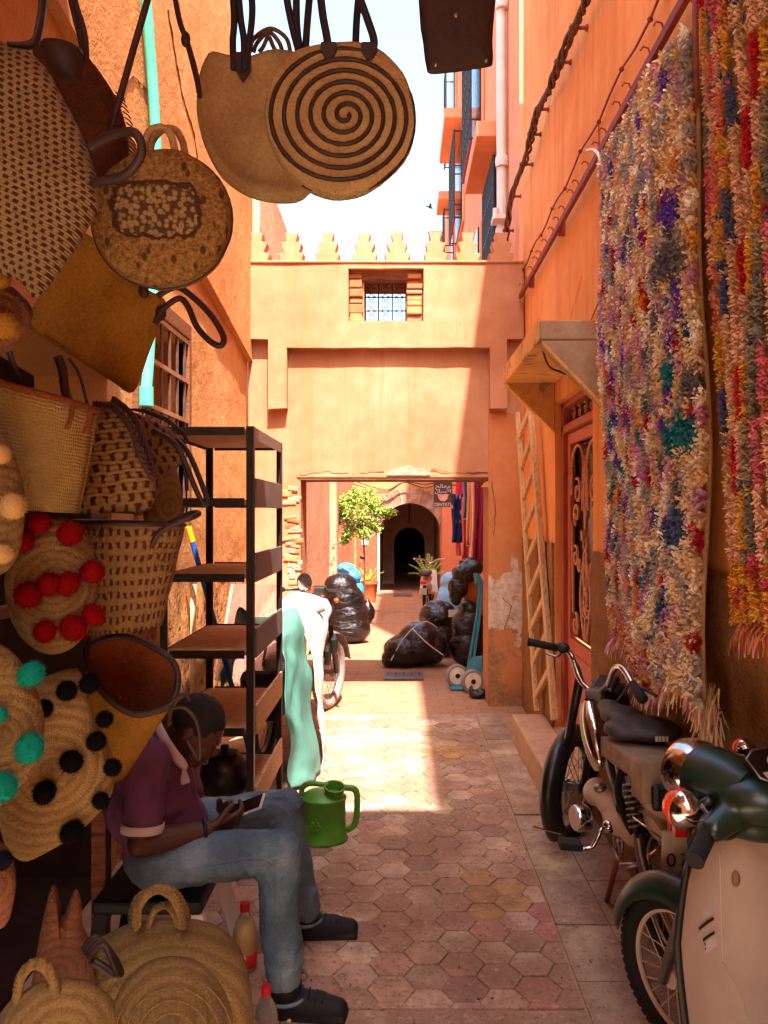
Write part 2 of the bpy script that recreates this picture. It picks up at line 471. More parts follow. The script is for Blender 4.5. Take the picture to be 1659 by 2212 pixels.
M['redplastic'] = plain('C8201C', .35, 0, .06, 10)
M['terracotta'] = plain('B8683C', .8, 0, .15, 14, .3)
M['bark'] = plain('6A4A34', .9, 0, .2, 30, .5)
M['greytaupe'] = plain('50342A', .6, 0, .1, 10)

def m_bin():
    t = NT('black_plastic_film'); p = t.pos()
    n = t.noise(t.mapv(p, (1, 1, 3.6)), 8, 5, .6, 1.8); r = t.math('ABSOLUTE', t.math('SUBTRACT', t.noise(t.mapv(p, (1, 1, 2.6)), 15, 4, .5, 1.2), .5))
    return t.done(t.ramp(n, [(.3, lin('0C0A09')), (.8, lin('1C1815'))]), .13, 0, t.bump(t.math('SUBTRACT', n, t.math('MULTIPLY', r, 2.0)), .7, .009), .6)
M['bin'] = m_bin()

def m_denim():
    t = NT('denim'); p = t.pos(); n = t.noise(p, 5, 5, .6); f = t.noise(p, 220, 3, .6)
    c = t.ramp(n, [(.3, lin('34444E')), (.52, lin('5A6E7A')), (.72, lin('90A2AA'))])
    c = t.mix(.25, c, t.ramp(f, [(.3, lin('26323C')), (.7, lin('8496A0'))]))
    return t.done(c, .9, 0, t.bump(t.math('ADD', f, t.math('MULTIPLY', t.noise(p, 16, 4, .6, .8), 2)), .5, .006), .15)
M['denim'] = m_denim()

def m_coil(name, c, dk, freq=55, light=None, rot=False):
    """straw sewn in rings about the object's own axis"""
    t = NT(name); o = t.obj()
    r = t.wave(o, freq / 6.2832 * 2, 'RINGS', 'Z', 1.6, 4, 9)
    f = t.noise(o, 170, 3, .7); n = t.noise(o, 7, 4)
    xx, yy, zz = t.sep(o)
    th = t.math('SINE', t.math('MULTIPLY', t.math('ARCTAN2', yy, xx), 95))
    col = t.ramp(t.math('ADD', t.math('MULTIPLY', n, .5), t.math('MULTIPLY', f, .5)), [(.32, lin(dk)), (.68, lin(c))])
    col = t.hsv(col, .5, .95, .72)
    col = t.mix(t.ramp(r, [(.0, .38), (.45, 0)]), col, tuple(v * .4 for v in lin(dk)))
    h = t.math('ADD', t.math('MULTIPLY', r, .55), t.math('ADD', t.math('MULTIPLY', th, .05), t.math('MULTIPLY', f, 1.1)))
    return t.done(col, .8, 0, t.bump(h, .9, .007), .25)
M['coil'] = m_coil('coiled_straw', 'A27E40', '6E4E20', 50)
M['coilpale'] = m_coil('coiled_straw_pale', 'B08A48', '7C5A2A', 40)
M['coilred'] = m_coil('coiled_straw_russet', '9A5A30', '6A3A1E', 50)
M['coilbig'] = m_coil('coiled_palm', '9E7C40', '6A4E22', 34)
def m_felt(name, c, dk):
    t = NT(name); o = t.obj(); f = t.noise(o, 120, 5, .75); n = t.noise(o, 9, 4)
    col = t.ramp(t.math('ADD', t.math('MULTIPLY', f, .6), t.math('MULTIPLY', n, .4)), [(.35, lin(dk)), (.65, lin(c))])
    w = t.wave(t.mapv(o, (1, 1, 1), (0, 0, 0), (0, 0, .6)), 90, 'BANDS', 'X', 2.5, 3, 6)
    return t.done(col, .9, 0, t.bump(t.math('ADD', f, t.math('MULTIPLY', w, .4)), .8, .005), .15)
M['raffia'] = m_felt('raffia_knit', 'CCAE78', '9A7A4A')
M['raffiagold'] = m_felt('raffia_gold', 'B8842E', '80581A')
M['leatherbrown'] = m_felt('brown_hide', '6A3C22', '38200F')
M['fabric'] = m_felt('inner_fabric', '8A4A22', '5E2E14')

def m_weave(name, pale, dash, dk, nu, nv, du=.42, dv=.62, shift=.5, amount=1.0):
    """palm weave in rows with dark dashes; uv in metres"""
    t = NT(name); u, v, _ = t.sep(t.uv())
    vv = t.math('ADD', t.math('MULTIPLY', v, nv), t.math('MULTIPLY', t.noise(t.mapv(t.uv(), (1, 1, 1), (3, 5, 0)), 22, 3), .9)); row = t.math('FLOOR', vv)
    uu = t.math('ADD', t.math('MULTIPLY', u, nu), t.math('MULTIPLY', row, shift))
    uu = t.math('ADD', uu, t.math('MULTIPLY', t.math('SUBTRACT', t.noise(t.uv(), 30, 4), .5), 1.1))
    fu = t.math('FRACT', uu); fv = t.math('FRACT', vv)
    su = t.math('ABSOLUTE', t.math('SUBTRACT', fu, .5)); sv = t.math('ABSOLUTE', t.math('SUBTRACT', fv, .5))
    mk = t.math('MULTIPLY', t.ramp(su, [(du / 2 - .05, 1), (du / 2 + .05, 0)]), t.ramp(sv, [(dv / 2 - .06, 1), (dv / 2 + .06, 0)]))
    f = t.noise(t.mapv(t.uv(), (30, 160, 1)), 6, 4, .6); n = t.noise(t.uv(), 9, 4)
    base = t.ramp(t.math('ADD', t.math('MULTIPLY', f, .5), t.math('MULTIPLY', n, .5)), [(.3, lin(dk)), (.7, lin(pale))])
    col = t.mix(t.math('MULTIPLY', mk, amount), t.hsv(base, .5, .95, .74), lin(dash))
    h = t.math('ADD', t.math('SINE', t.math('MULTIPLY', vv, 6.2832 * 2)), t.math('MULTIPLY', t.math('SINE', t.math('MULTIPLY', uu, 6.2832 * 2)), .7))
    h = t.math('ADD', h, t.math('MULTIPLY', f, 1.5))
    return t.done(col, .72, 0, t.bump(h, .6, .004), .3)
M['wvA'] = m_weave('weave_dashes_dense', 'B09050', '3A1812', '846232', 62, 92, .5, .62, .37)
M['wvB'] = m_weave('weave_dashes', 'B08A44', '3C1810', '86622A', 34, 38, .36, .72, .5)
M['wvC'] = m_weave('weave_dash_pairs', 'B0843C', '481A10', '805A26', 46, 30, .46, .5, 0)
M['wvP'] = m_weave('weave_plain', 'B48E40', '8A6426', '86642A', 90, 60, .3, .5, .5, .35)

def m_flower():
    t = NT('flower_print'); o = t.obj(); x, y, z = t.sep(o)
    v = t.voro(o, 88, 'F1', 0)
    inner = t.math('ADD', t.math('POWER', t.math('ABSOLUTE', t.math('MULTIPLY', t.math('ADD', x, .005), 9.5)), 4), t.math('POWER', t.math('ABSOLUTE', t.math('MULTIPLY', t.math('SUBTRACT', y, .01), 15)), 4))
    inner = t.math('ADD', inner, t.math('MULTIPLY', t.math('SUBTRACT', t.noise(o, 40, 3), .5), 1.0))
    pet = t.ramp(v, [(.08, lin('34240F')), (.16, lin('94794E')), (.45, lin('7E643A')), (.62, lin('443016'))])
    outer = t.mix(t.ramp(t.voro(t.mapv(o, (1, .62, 1), (0, 0, 0), (0, 0, .5)), 40, 'F1', 0), [(.20, .85), (.30, 0)]), t.ramp(t.noise(o, 110, 5, .75), [(.35, lin('4A3214')), (.65, lin('947036'))]), lin('34200E'))
    bord = t.math('MULTIPLY', t.ramp(inner, [(.35, 0), (.42, 1)], 'LINEAR'), t.ramp(inner, [(.62, 1), (.72, 0)]))
    col = t.mix(t.ramp(inner, [(.36, 0), (.44, 1)]), pet, outer)
    col = t.mix(bord, col, lin('3A2210'))
    return t.done(col, .8, 0, t.bump(t.math('ADD', v, t.noise(o, 120, 3)), .5, .004), .2)
M['flower'] = m_flower()

def m_yarn():
    t = NT('rag_yarn'); c = t.col(); n = t.noise(t.pos(), 160, 2)
    return t.done(t.hsv(c, .5, 1, t.math('ADD', .9, t.math('MULTIPLY', n, .4))), .92, 0, None, .1)
M['yarn'] = m_yarn()
def m_pom(name, c):
    t = NT(name); n = t.noise(t.obj(), 60, 3)
    return t.done(t.ramp(n, [(.3, tuple(v * .55 for v in lin(c))), (.7, lin(c))]), .95, 0, None, .05)
M['pomred'] = m_pom('wool_red', '7A080A'); M['pomblack'] = m_pom('wool_black', '0E0B0B'); M['pomteal'] = m_pom('wool_teal', '12846E')
M['pomcream'] = m_pom('wool_cream', 'C8A064'); M['pommust'] = m_pom('wool_mustard', 'A0702C'); M['pomnavy'] = m_pom('wool_navy', '10141E')

def m_leaf(name, a, b):
    t = NT(name); n = t.noise(t.pos(), 25, 2)
    return t.done(t.ramp(n, [(.3, lin(a)), (.7, lin(b))]), .5, 0, None, .35, Transmission_Weight=0.0)
M['leaf'] = m_leaf('tree_leaf', '6E9030', 'B0C458'); M['palm'] = m_leaf('palm_leaf', '7A9A28', 'B4C050')
def m_dots():
    t = NT('navy_print'); p = t.pos(); v = t.voro(t.mapv(p, (1, 1, 1)), 7, 'F1', 0)
    return t.done(t.ramp(v, [(.22, lin('D09A3C')), (.3, lin('243058'))]), .85, 0, None, .1)
M['dots'] = m_dots()
M['cloth'] = {c: plain(c, .85, 0, .08, 5, .25, 26) for c in ('CC2440', 'D05660', '5E7E8A', 'E89A68', 'ECBE9A', '8E1436', 'C8281E', 'D06A62')}
# ---------------------------------------------------------------- the setting
R = random.Random(11)
def gz(Y):                                   # the alley drops gently beyond the gate
    return 0.0 if Y < 7 else (-.04 * (Y - 7) if Y < 24 else -.68)

def ground():
    ys = [-40, -8, -2, 0, 1] + [1 + .5 * k for k in range(1, 13)] + [7 + k for k in range(1, 18)] + [40, 120]
    xs = [-60, -8, -3, -1.5, -.75, 0, .75, 1.5, 3, 8, 60]
    mb = MB(); vs = [(x, y, gz(y)) for y in ys for x in xs]; n = len(xs)
    mb.add(vs, [(j*n+i, j*n+i+1, (j+1)*n+i+1, (j+1)*n+i) for j in range(len(ys)-1) for i in range(n-1)])
    return tag(mb.build('ground', M['ground']), kind='structure')
GROUND = ground()

def clip(poly, a, b, c):                      # keep a*x+b*y<=c
    out = []
    for i in range(len(poly)):
        p, q = poly[i], poly[(i + 1) % len(poly)]; dp = a*p[0]+b*p[1]-c; dq = a*q[0]+b*q[1]-c
        if dp <= 0: out.append(p)
        if dp * dq < 0:
            t = dp / (dp - dq); out.append((p[0]+(q[0]-p[0])*t, p[1]+(q[1]-p[1])*t))
    return out
def tile_mesh(poly, h=.013):
    mb = MB(); n = len(poly); cx = sum(p[0] for p in poly)/n; cy = sum(p[1] for p in poly)/n
    def ring(s, z): return [(cx+(p[0]-cx)*s, cy+(p[1]-cy)*s, z) for p in poly]
    vs = ring(.984, 0) + ring(.984, h-.003) + ring(.955, h)
    fs = [tuple(range(2*n, 3*n))]
    for r in range(2):
        for i in range(n): fs.append((r*n+i, r*n+(i+1)%n, (r+1)*n+(i+1)%n, (r+1)*n+i))
    mb.add(vs, fs); return mb.mesh('hex_tile')
def hex_floor():
    s = .0825; dx = 1.5*s; dy = math.sqrt(3)*s
    hexp = [(s*math.cos(math.pi/3*k), s*math.sin(math.pi/3*k)) for k in range(6)]
    me = []
    for m in M['hex']:
        q = tile_mesh(hexp); q.materials.append(m); me.append(q)
    y0, y1 = 2.475, 6.1
    for i in range(13):
        x = .59 - i*dx
        for j in range(-1, 27):
            y = y0 + .03 + j*dy + (dy/2 if i % 2 else 0)
            if x < -.85: continue
            full = True; poly = [(p[0]+x, p[1]+y) for p in hexp]
            for a, b, c in ((1,0,.595),(0,-1,-y0),(0,1,y1)):
                q = clip(poly, a, b, c)
                if len(q) != 6 or any(abs(q[k][0]-poly[k][0])+abs(q[k][1]-poly[k][1]) > 1e-6 for k in range(6)): full = False
                poly = q
                if len(poly) < 3: break
            if len(poly) < 3: continue
            nn = nz((x, y, 0), 1.1, 3); k = 0 if R.random() < .5 else (1 if R.random() < .6 else 2)
            if .25 < x < .6 and 2.4 < y < 3.4 and R.random() < .45: k = 3
            fx = VX + x/y*FF; fy = VY + CH/y*FF
            if 990 < fx < 1120 and 1895 < fy < 1990: k = 4
            if abs(fx-980) < 60 and abs(fy-1627) < 12: k = 4
            sink = 0.0
            if abs(fx-958) < 45 and abs(fy-2130) < 32: k = 2; sink = .007
            if R.random() < .1: sink = max(sink, .008)
            if full: m = me[k]
            else:
                cx = sum(p[0] for p in poly)/len(poly); cy = sum(p[1] for p in poly)/len(poly)
                m = tile_mesh([(p[0]-cx, p[1]-cy) for p in poly]); m.materials.append(M['hex'][k]); x_, y_ = cx, cy
            o = bpy.data.objects.new('hex_tile', m); COL.objects.link(o); o.parent = GROUND
            o.location = (x, y, -.0085 - sink*.4 + R.random()*.004) if full else (x_, y_, -.007)
            o.rotation_euler = (R.uniform(-.014, .014), R.uniform(-.014, .014), R.uniform(-.03, .03))
    def slabs(xa, xb, ya, yb, nx, ny, name='paving_slab', mt=None):
        for a in range(nx):
            for b in range(ny):
                w = (xb-xa)/nx; l = (yb-ya)/ny; cx = xa+w*(a+.5); cy = ya+l*(b+.5)
                mb = MB(); mb.cbox((0,0,.002), (w-.006, l-.006, .02)); m = mb.mesh(name); m.materials.append(mt or M['slab'])
                o = bpy.data.objects.new(name, m); COL.objects.link(o); o.parent = GROUND
                o.location = (cx, cy, R.uniform(-.006, -.001)); o.rotation_euler = (R.uniform(-.004,.004), R.uniform(-.004,.004), 0)
    slabs(.602, .80, 4.07, 6.1, 1, 6); slabs(.602, 1.02, 1.9, 4.05, 2, 6); slabs(-.7, .6, 1.75, 2.465, 4, 2); slabs(-1.2, 1.0, -8.9, 1.70, 2, 8, 'paving_slab', M['bounce_slab'])  # last run: unseen pale slabs added behind the viewer to bounce sunlight forward
hex_floor()

# ---- gate wall -----------------------------------------------------------------------------
GY0, GY1 = 6.40, 6.80                        # main faces; the upper layer stands .08 proud
def gx(fx): return (fx - VX)/FF*6.36
def gzz(fy): return CH - (fy - VY)/FF*6.36
def gate_wall():
    T = thing('gate_wall', 'pale plaster gate wall with stepped battlements across the alley', 'gate', (0, 6.6, 0))
    xl, xr = -1.262, 1.022
    ol, orr, ot = gx(648), gx(1056), gzz(1031)
    wl, wr, wb, wt = gx(786), gx(878), gzz(695), gzz(603)
    top = gzz(574)
    wob = lambda u, w, d: (u, d + (.010*nz((u, 0, w), 1.6, 4) + .004*nz((u, 0, w), 6, 9) if d < 6.6 else 0), w)
    mb = cells([xl, ol, wl, wr, orr, xr], [0, ot, wb, wt, top], lambda u, w: not ((ol < u < orr and w < ot) or (wl < u < wr and wb < w < wt)), wob, GY0, GY1)
    mb.build('wall', M['gate'], T, True, auto=35)
    # the upper layer with its two pilasters
    a, b, c, d = gx(581), gx(621), gx(1057), gx(1094)
    z1, z2, z3 = gzz(734), gzz(884), gzz(753); rl, rr, rb, rt = gx(753), gx(915), gzz(696), gzz(583)
    def keep(u, w):
        if rl < u < rr and rb < w < rt: return False
        if u < a or u > d: return w > z1
        if u < b or u > c: return w > z2
        return w > z3
    wob2 = lambda u, w, dd: (u + (.006*nz((u, 3, w), 2, 1) if z1+.02 < w < top-.05 else 0), dd + (.008*nz((u, 0, w), 1.6, 4) if dd < 6.36 else 0), w + (.008*nz((u, w, 0), 5, 2) if w < top - .02 else 0))
    mb = cells([xl+.003, a, b, rl, rr, c, d, xr-.003], [z2, z3, z1, rb, rt, top+.006], keep, wob2, GY0 - .082, GY0 + .02)
    mb.build('upper_layer', M['gate'], T, True, auto=35)
    mb = MB(); mb.box((xl-.003, GY0-.095, top+.006), (xr, GY1+.01, top+.03)); mb.build('coping', M['gate'], T, bevel=.008)
    # merlons
    for k, fx in enumerate((555, 630, 707, 787, 858, 940, 1010, 1083)):
        P = []
        for y, w in ((0, 22), (17, 27), (20, 16.5), (40, 23), (43, 9.5), (62, 14)): P.append((w*.00383*R.uniform(.96, 1.04), y*.00383))
        poly = [(p[0]*R.uniform(.95, 1.05), p[1]+R.uniform(-.004, .004)*(p[1] > 0)) for p in P] + [(-p[0]*R.uniform(.93, 1.05), p[1]+R.uniform(-.004, .004)*(p[1] > 0)) for p in reversed(P)]
        m = MX.Translation((gx(fx), GY0-.06, top+.03)) @ MX(((1,0,0,0),(0,0,1,0),(0,1,0,0),(0,0,0,1)))
        q = MB(); q.prism(poly, 0, .12, m); q.build('merlon', M['gate'], T, bevel=.003)
    # window: rubble jambs, lintel, wrought grille
    for side in (0, 1):
        z = rb + .004; u0, u1 = (rl, wl) if side == 0 else (wr, rr)
        while z < rt - .02:
            h = R.uniform(.035, .085); h = min(h, rt - z)
            q = MB(); w = (u1-u0)
            p = R.uniform(.012, .045)
            q.box((u0+R.uniform(0,.012), GY0-p, z+.003), (u1-R.uniform(0,.018), GY0+.12, z+h-.004))
            o = q.build('stone', R.choice([M['arch'], M['gate'], M['hex'][1], M['terracotta']]), T, bevel=.008); z += h
    q = MB(); q.box((wl-.05, GY0-.03, wt-.005), (wr+.05, GY0+.35, wt+.035)); q.build('window_lintel', M['oldwood'], T, bevel=.004)
    g = MB(); gy = GY0+.07
    n = 3
    for i in range(n+1):
        x = wl + .004 + (wr-wl-.008)*i/n; g.tube([(x, gy, wb), (x, gy, wt)], .006, 6)
        z = wb + .004 + (wt-wb-.008)*i/n; g.tube([(wl, gy, z), (wr, gy, z)], .006, 6)
    cw, chh = (wr-wl)/n, (wt-wb)/n
    for i in range(n):
        for j in range(n):
            cx, cz = wl+cw*(i+.5), wb+chh*(j+.5)
            for sx in (-1, 1):
                for sz in (-1, 1):
                    pts = []
                    for k in range(12):
                        a2 = k/11*5.2; rr2 = .026*(1-k/14)
                        pts.append((cx+sx*(.024+rr2*math.cos(a2+1.2)), gy, cz+sz*(.026+rr2*math.sin(a2+1.2))))
                    g.tube(pts, .0035, 5)
    g.build('window_grille', M['iron'], T)
    # doorway: timber lintel, broken plaster lip, jagged patch
    q = MB(); q.box((ol-.02, GY0-.006, ot-.022), (orr+.02, GY1-.01, ot+.006)); q.build('timber_lintel', M['oldwood'], T, bevel=.003)
    def jag(fx0, fx1, lo, hi, base, y, name, mat, sd):
        r2 = random.Random(sd); up = []; x = fx0
        while x < fx1:
            t = (x-fx0)/(fx1-fx0); up.append((gx(x), gzz(base-lo-(hi-lo)*math.sin(math.pi*t)*r2.uniform(.7, 1.05)+r2.uniform(-1.5,1.5)))); x += r2.uniform(5, 13)
        poly = [(gx(fx0), gzz(base))] + up + [(gx(fx1), gzz(base))]
        poly = poly[::-1]
        m = MX(((1,0,0,0),(0,0,1,0),(0,1,0,0),(0,0,0,1)))
        q = MB(); q.prism(poly, y, GY0+.02, m); q.build(name, mat, T, bevel=.003)
    jag(640, 1070, 3, 9, 1031, GY0-.012, 'plaster_lip', M['gate'], 3)
    jag(835, 930, 6, 22, 1027, GY0-.02, 'plaster_patch', M['hex'][1], 5)
    jag(1040, 1075, 2, 12, 1052, GY0-.018, 'plaster_patch', M['arch'], 8)
    # right pier: separately rendered skin, worn
    mb = cells([orr, xr-.004], [.0, gzz(892)], lambda u, w: True, lambda u, w, dd: (u, dd + .012*nz((u, 1, w), 3, 7) + .006*nz((u, 1, w), 11, 5), w), GY0-.022, GY0+.01, .07)
    mb.build('pier_render', M['pier'], T, True, auto=40)
    # left of the opening: bare rubble
    for k in range(40):
        fx = R.uniform(616, 644); fy = R.uniform(1055, 1330)
        w, h = R.uniform(.05, .13), R.uniform(.025, .055)
        q = MB(); q.cbox((gx(fx), GY0+.005, gzz(fy)), (w, R.uniform(.015, .045), h), MX.Rotation(R.uniform(-.15,.15), 4, 'Y'))
        q.build('rubble_stone', R.choice([M['arch'], M['terracotta'], M['hex'][1], M['left_far']]), T, bevel=.01)
    return T
gate_wall()

# ---- left building -------------------------------------------------------------------------
def left_building():
    T = thing('orange_building', 'tall sunlit orange building with a barred window on the left', 'building', (-1.5, 4, 0))
    wy0, wy1, wz0, wz1 = 3.74, 4.58, 1.62, 2.66
    zled = lambda Y: 3.10 - .155*(max(Y, 2.0)-4.89)
    ys = [0.2, 2.75, wy0, wy1, 6.40]; zs = [0, 1.98, wz0, wz1, 1.0]
    pos = lambda u, w, d: (d + (.014*nz((0, u, w), 1.5, 3) + .007*nz((0, u, w), 7, 1) - (max(0, min(1, (1.45 - w)*3))*(.028*max(0, nz((0, u, w), 5, 1) + .25) + .022*abs(nz((0, u, w), 13, 4)))) if d > -1.4 else 0), u, zled(u)*w/3.0)
    mb = cells([-9.0, -1.0, 3.36, wy0, wy1, 6.395], [0, wz0*3/3.2, 1.98, wz1*3/3.2, 3.0], lambda u, w: not ((wy0 < u < wy1 and wz0*3/3.2 < w < wz1*3/3.2) or (-1.0 < u < 3.36 and w < 1.98)), pos, -1.275, -1.6, .07)
    mb.build('wall', M['left_lo'], T, True, auto=40)
    pos2 = lambda u, w, d: (d + (.012*nz((0, u, w), 1.3, 8) if d > -1.4 else 0), u, zled(u) + .004 + (7.4 - zled(u))*w)
    mb = cells([-9.0, 5.56], [0, 1], lambda u, w: True, pos2, -1.225, -1.62, .2)
    mb.build('upper_wall', M['left_hi'], T, True, auto=40)
    pos3 = lambda u, w, d: (d, u, zled(u) + .004 + (4.72 - zled(u))*w)
    mb = cells([5.565, 6.40], [0, 1], lambda u, w: True, pos3, -1.228, -1.62, .2); mb.build('upper_wall', M['left_hi'], T, True, auto=40)
    # window
    q = MB(); x = -1.29
    for a, b in (((wy0-.05, wz1-.02), (wy1+.05, wz1+.07)), ((wy0-.06, wz0-.03), (wy0, wz1-.02)), ((wy1, wz0-.03), (wy1+.05, wz1-.02))):
        q.box((x-.05, a[0], a[1]), (x+.035, b[0], b[1]))
    W = q.build('window', M['oldwood'], T, bevel=.006)
    q = MB(); q.box((x-.25, wy0-.02, wz0-.03), (x-.22, wy1+.02, wz1+.02)); q.build('pane', M['glassdark'], W)
    for k in range(6):
        yy = wy0 + .06 + k*(wy1-wy0-.12)/5; q = MB(); q.tube([(x+.02, yy, wz0-.02), (x+.02, yy, wz1)], .009, 6); q.build('window_bar', M['cable'], W)
    for k in range(5):
        zz = wz0 + .06 + k*.235; q = MB(); q.box((x+.008, wy0-.01, zz-.012), (x+.03, wy1+.01, zz+.012)); q.build('window_bar', M['creamdark'], W)
    # shop opening: dark sheet added over the bright wall end, and dark inside
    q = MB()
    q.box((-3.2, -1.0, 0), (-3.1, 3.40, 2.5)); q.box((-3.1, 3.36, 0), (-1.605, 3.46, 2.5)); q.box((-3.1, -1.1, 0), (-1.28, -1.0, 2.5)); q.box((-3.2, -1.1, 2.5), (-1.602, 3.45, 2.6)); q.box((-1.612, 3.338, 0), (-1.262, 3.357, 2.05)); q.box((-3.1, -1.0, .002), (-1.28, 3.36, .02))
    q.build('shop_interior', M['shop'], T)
    q = MB(); q.box((-1.26, .3, 1.93), (-1.18, 3.36, 2.0)); q.build('shop_beam', M['oldwood'], T, bevel=.005)
    return T
left_building()

def far_left():
    T = thing('rear_left_house', 'weathered pink plaster house beyond the gate on the left', 'house', (-1.5, 12, 0))
    def pos(u, w, d): return (d + (.02*nz((0, u, w), 1.2, 3) + .012*nz((0, u, w), 5, 1) if d > -1.4 else 0), u, w)
    mb = cells([6.81, 21.0], [-.7, 4.75], lambda u, w: True, pos, -1.25, -1.7, .28); mb.build('wall', M['left_far'], T, True, auto=40)
    for (y, z0, z1, x) in ((7.25, .1, 1.55, -1.25), (7.9, .3, 1.3, -1.25)):
        for k in range(34):
            yy = y + R.uniform(-.3, .35); zz = R.uniform(z0, z1); q = MB(); q.cbox((x+.006, yy, zz), (R.uniform(.03,.07), R.uniform(.05,.15), R.uniform(.025,.06)), MX.Rotation(R.uniform(-.2,.2), 4, 'X'))
            q.build('rubble_stone', R.choice([M['arch'], M['terracotta'], M['left_far'], M['bark']]), T, bevel=.008)
    q = MB(); q.box((-1.26, 13.6, gz(14)), (-1.12, 14.0, 4)); q.build('buttress', M['left_far'], T, bevel=.02)
    return T
far_left()

# ---- right building ------------------------------------------------------------------------
DY0, DY1, DZ0, DZ1 = 4.10, 5.10, .23, 2.33
def right_building():
    T = thing('deep_orange_building', 'deep orange building with a hooded iron door on the right', 'building', (1.3, 4, 0))
    pos = lambda u, w, d: (d + (.006*nz((0, u, w), 1.2, 6) if d < 1.2 else 0), u, w)
    mb = cells([-9.0, DY0, DY1, 6.42], [0, DZ1, 6.0], lambda u, w: not (DY0 < u < DY1 and w < DZ1), pos, 1.03, 1.4, .2)
    mb.build('wall', M['right'], T, True, auto=35)
    def dk(u, w, d):
        e = .02*nz((0, u*3, 0), 2, 5) if w > 1.35 else 0
        return (d + (.008*nz((0, u, w), 9, 2) + .005*nz((0, u, w), 25, 4) if d < 1.025 else 0), u, w + e)
    for a, b in ((1.0, DY0-.02), (DY1+.02, 6.40)):
        cells([a, b], [0, 1.40], lambda u, w: True, dk, 1.014, 1.03, .06 if a > 0 else .08).build('dado', M['dado'], T, True, auto=50)
    # step
    q = MB(); q.box((.79, 4.06, 0), (1.012, 5.42, .19)); q.box((1.012, 4.12, 0), (1.16, 5.08, .196)); q.build('door_step', M['step'], T, bevel=.012)
    # hood
    x0 = .70
    q = MB(); q.box((x0, 3.86, 2.475), (1.028, 5.16, 2.575)); H = q.build('door_hood', M['concrete'], T, bevel=.008)
    for y0, y1, m in ((3.862, 3.93, M['concrete']), (5.09, 5.158, M['hoodpaint'])):
        q = MB(); mm = MX(((1,0,0,0),(0,0,1,0),(0,1,0,0),(0,0,0,1)))
        q.prism([(x0+.005, 2.473), (x0+.03, 2.43), (1.027, 2.135), (1.027, 2.473)], y0, y1, mm); q.build('hood_cheek', m, H, bevel=.006)
    q = MB(); q.box((x0-.006, 3.85, 2.47), (x0-.001, 5.165, 2.58)); q.box((x0-.003, 3.935, 2.464), (1.026, 5.085, 2.472)); q.build('hood_paint', M['hoodpaint'], H)
    q = MB(); q.bar((x0+.012, 3.857, 2.458), (1.02, 3.857, 2.142), .012, .03, (0, 1, 0)); q.build('hood_edge', M['hoodpaint'], H)
    q = MB(); q.tube(crv([F(1170, 745, 3.9), F(1185, 790, 4.2), F(1215, 805, 4.3), F(1235, 812, 4.3)], 5), .006, 6); q.build('stray_wire', M['cable'], H, True)
    # door
    x = 1.10
    q = MB()
    for (a, b, c, d) in ((DY0, DY0+.055, .2, DZ1), (DY1-.055, DY1, .2, DZ1), (DY0, DY1, DZ1-.04, DZ1), (DY0, DY1, 2.13, 2.18)):
        q.box((x-.03, a, c), (x+.06, b, d))
    q.build('door_frame', M['doorframe'], T, bevel=.006)
    dy0, dy1 = DY0+.06, DY1-.06
    q = MB(); 
    q.box((x, dy0, .22), (x+.035, dy1, .80)); q.box((x, dy0, .80), (x+.035, dy0+.07, 2.12)); q.box((x, dy1-.07, .80), (x+.035, dy1, 2.12)); q.box((x, dy0+.07, 2.05), (x+.035, dy1-.07, 2.12))
    D = q.build('door', M['doorpaint'], T, bevel=.004)
    q = MB(); q.box((x-.008, dy0+.08, .30), (x, dy1-.08, .72)); q.build('door_panel', M['doorpaint'], D, bevel=.005)
    q = MB(); q.box((x+.045, dy0, .8), (x+.055, dy1, 2.12)); q.box((x+.045, DY0+.05, 2.18), (x+.055, DY1-.05, 2.29)); q.build('door_glass', M['glassdark'], D)
    for z in (.6, 1.25, 1.9):
        q = MB(); q.tube([(x-.02, dy1+.005, z-.05), (x-.02, dy1+.005, z+.05)], .014, 8); q.build('hinge', M['doorframe'], D)
    q = MB(); q.box((x-.014, (dy0+dy1)/2-.025, 1.44), (x+.004, (dy0+dy1)/2+.025, 1.50)); q.build('door_plate', M['cardboard'], D)
    yc = (dy0+dy1)/2; hw = (dy1-dy0)/2-.07
    def sc(pts, r=.010):
        q = MB(); q.tube([(x+.012, yc+p[0], p[1]) for p in pts], r, 6); q.build('scroll', M['ironred'], D, True)
    def spiral(cy, cz, r, a0, turns, sgn=1):
        return [(cy + sgn*r*(1-.75*k/22)*math.cos(a0+turns*6.283*k/22), cz + r*(1-.75*k/22)*math.sin(a0+turns*6.283*k/22)) for k in range(23)]
    def circ(cy, cz, ry, rz): return [(cy+ry*math.cos(k*6.283/18), cz+rz*math.sin(k*6.283/18)) for k in range(19)]
    for s in (-1, 1):
        sc([(s*(hw*.55 + hw*.42*math.cos(a)), 1.90 + .13*math.sin(a)) for a in [math.pi*k/12 for k in range(13)]])
        sc(spiral(s*hw*.55, 1.74, .085, 1.2, 1.3, s)); sc(spiral(s*hw*.62, 1.60, .075, -1.2, 1.2, s))
        sc([(s*hw*.97, 1.90), (s*hw*.97, 1.72)]); sc([(s*hw*.13, 1.90), (s*hw*.20, 1.62)])
        sc(spiral(s*hw*.68, 1.33, .07, 1.2, 1.2, s)); sc(spiral(s*hw*.70, .90, .075, 1.6, 1.3, s))
        sc(circ(s*hw*.42, 1.28, .028, .035)); sc([(s*hw*.5*math.sin(math.pi*k/16)*.55 + s*.02, .84+.5*k/16) for k in range(17)])
        sc([(s*hw*.96, 1.55), (s*hw*.90, 1.2), (s*hw*.85, .97)])
        sc(spiral(s*.05, 1.01, .05, 1.2, 1.2, s), .006)
    for cz, rz in ((1.33, .05), (1.42, .04), (1.20, .085), (1.08, .07)): sc(circ(0, cz, .038, rz))
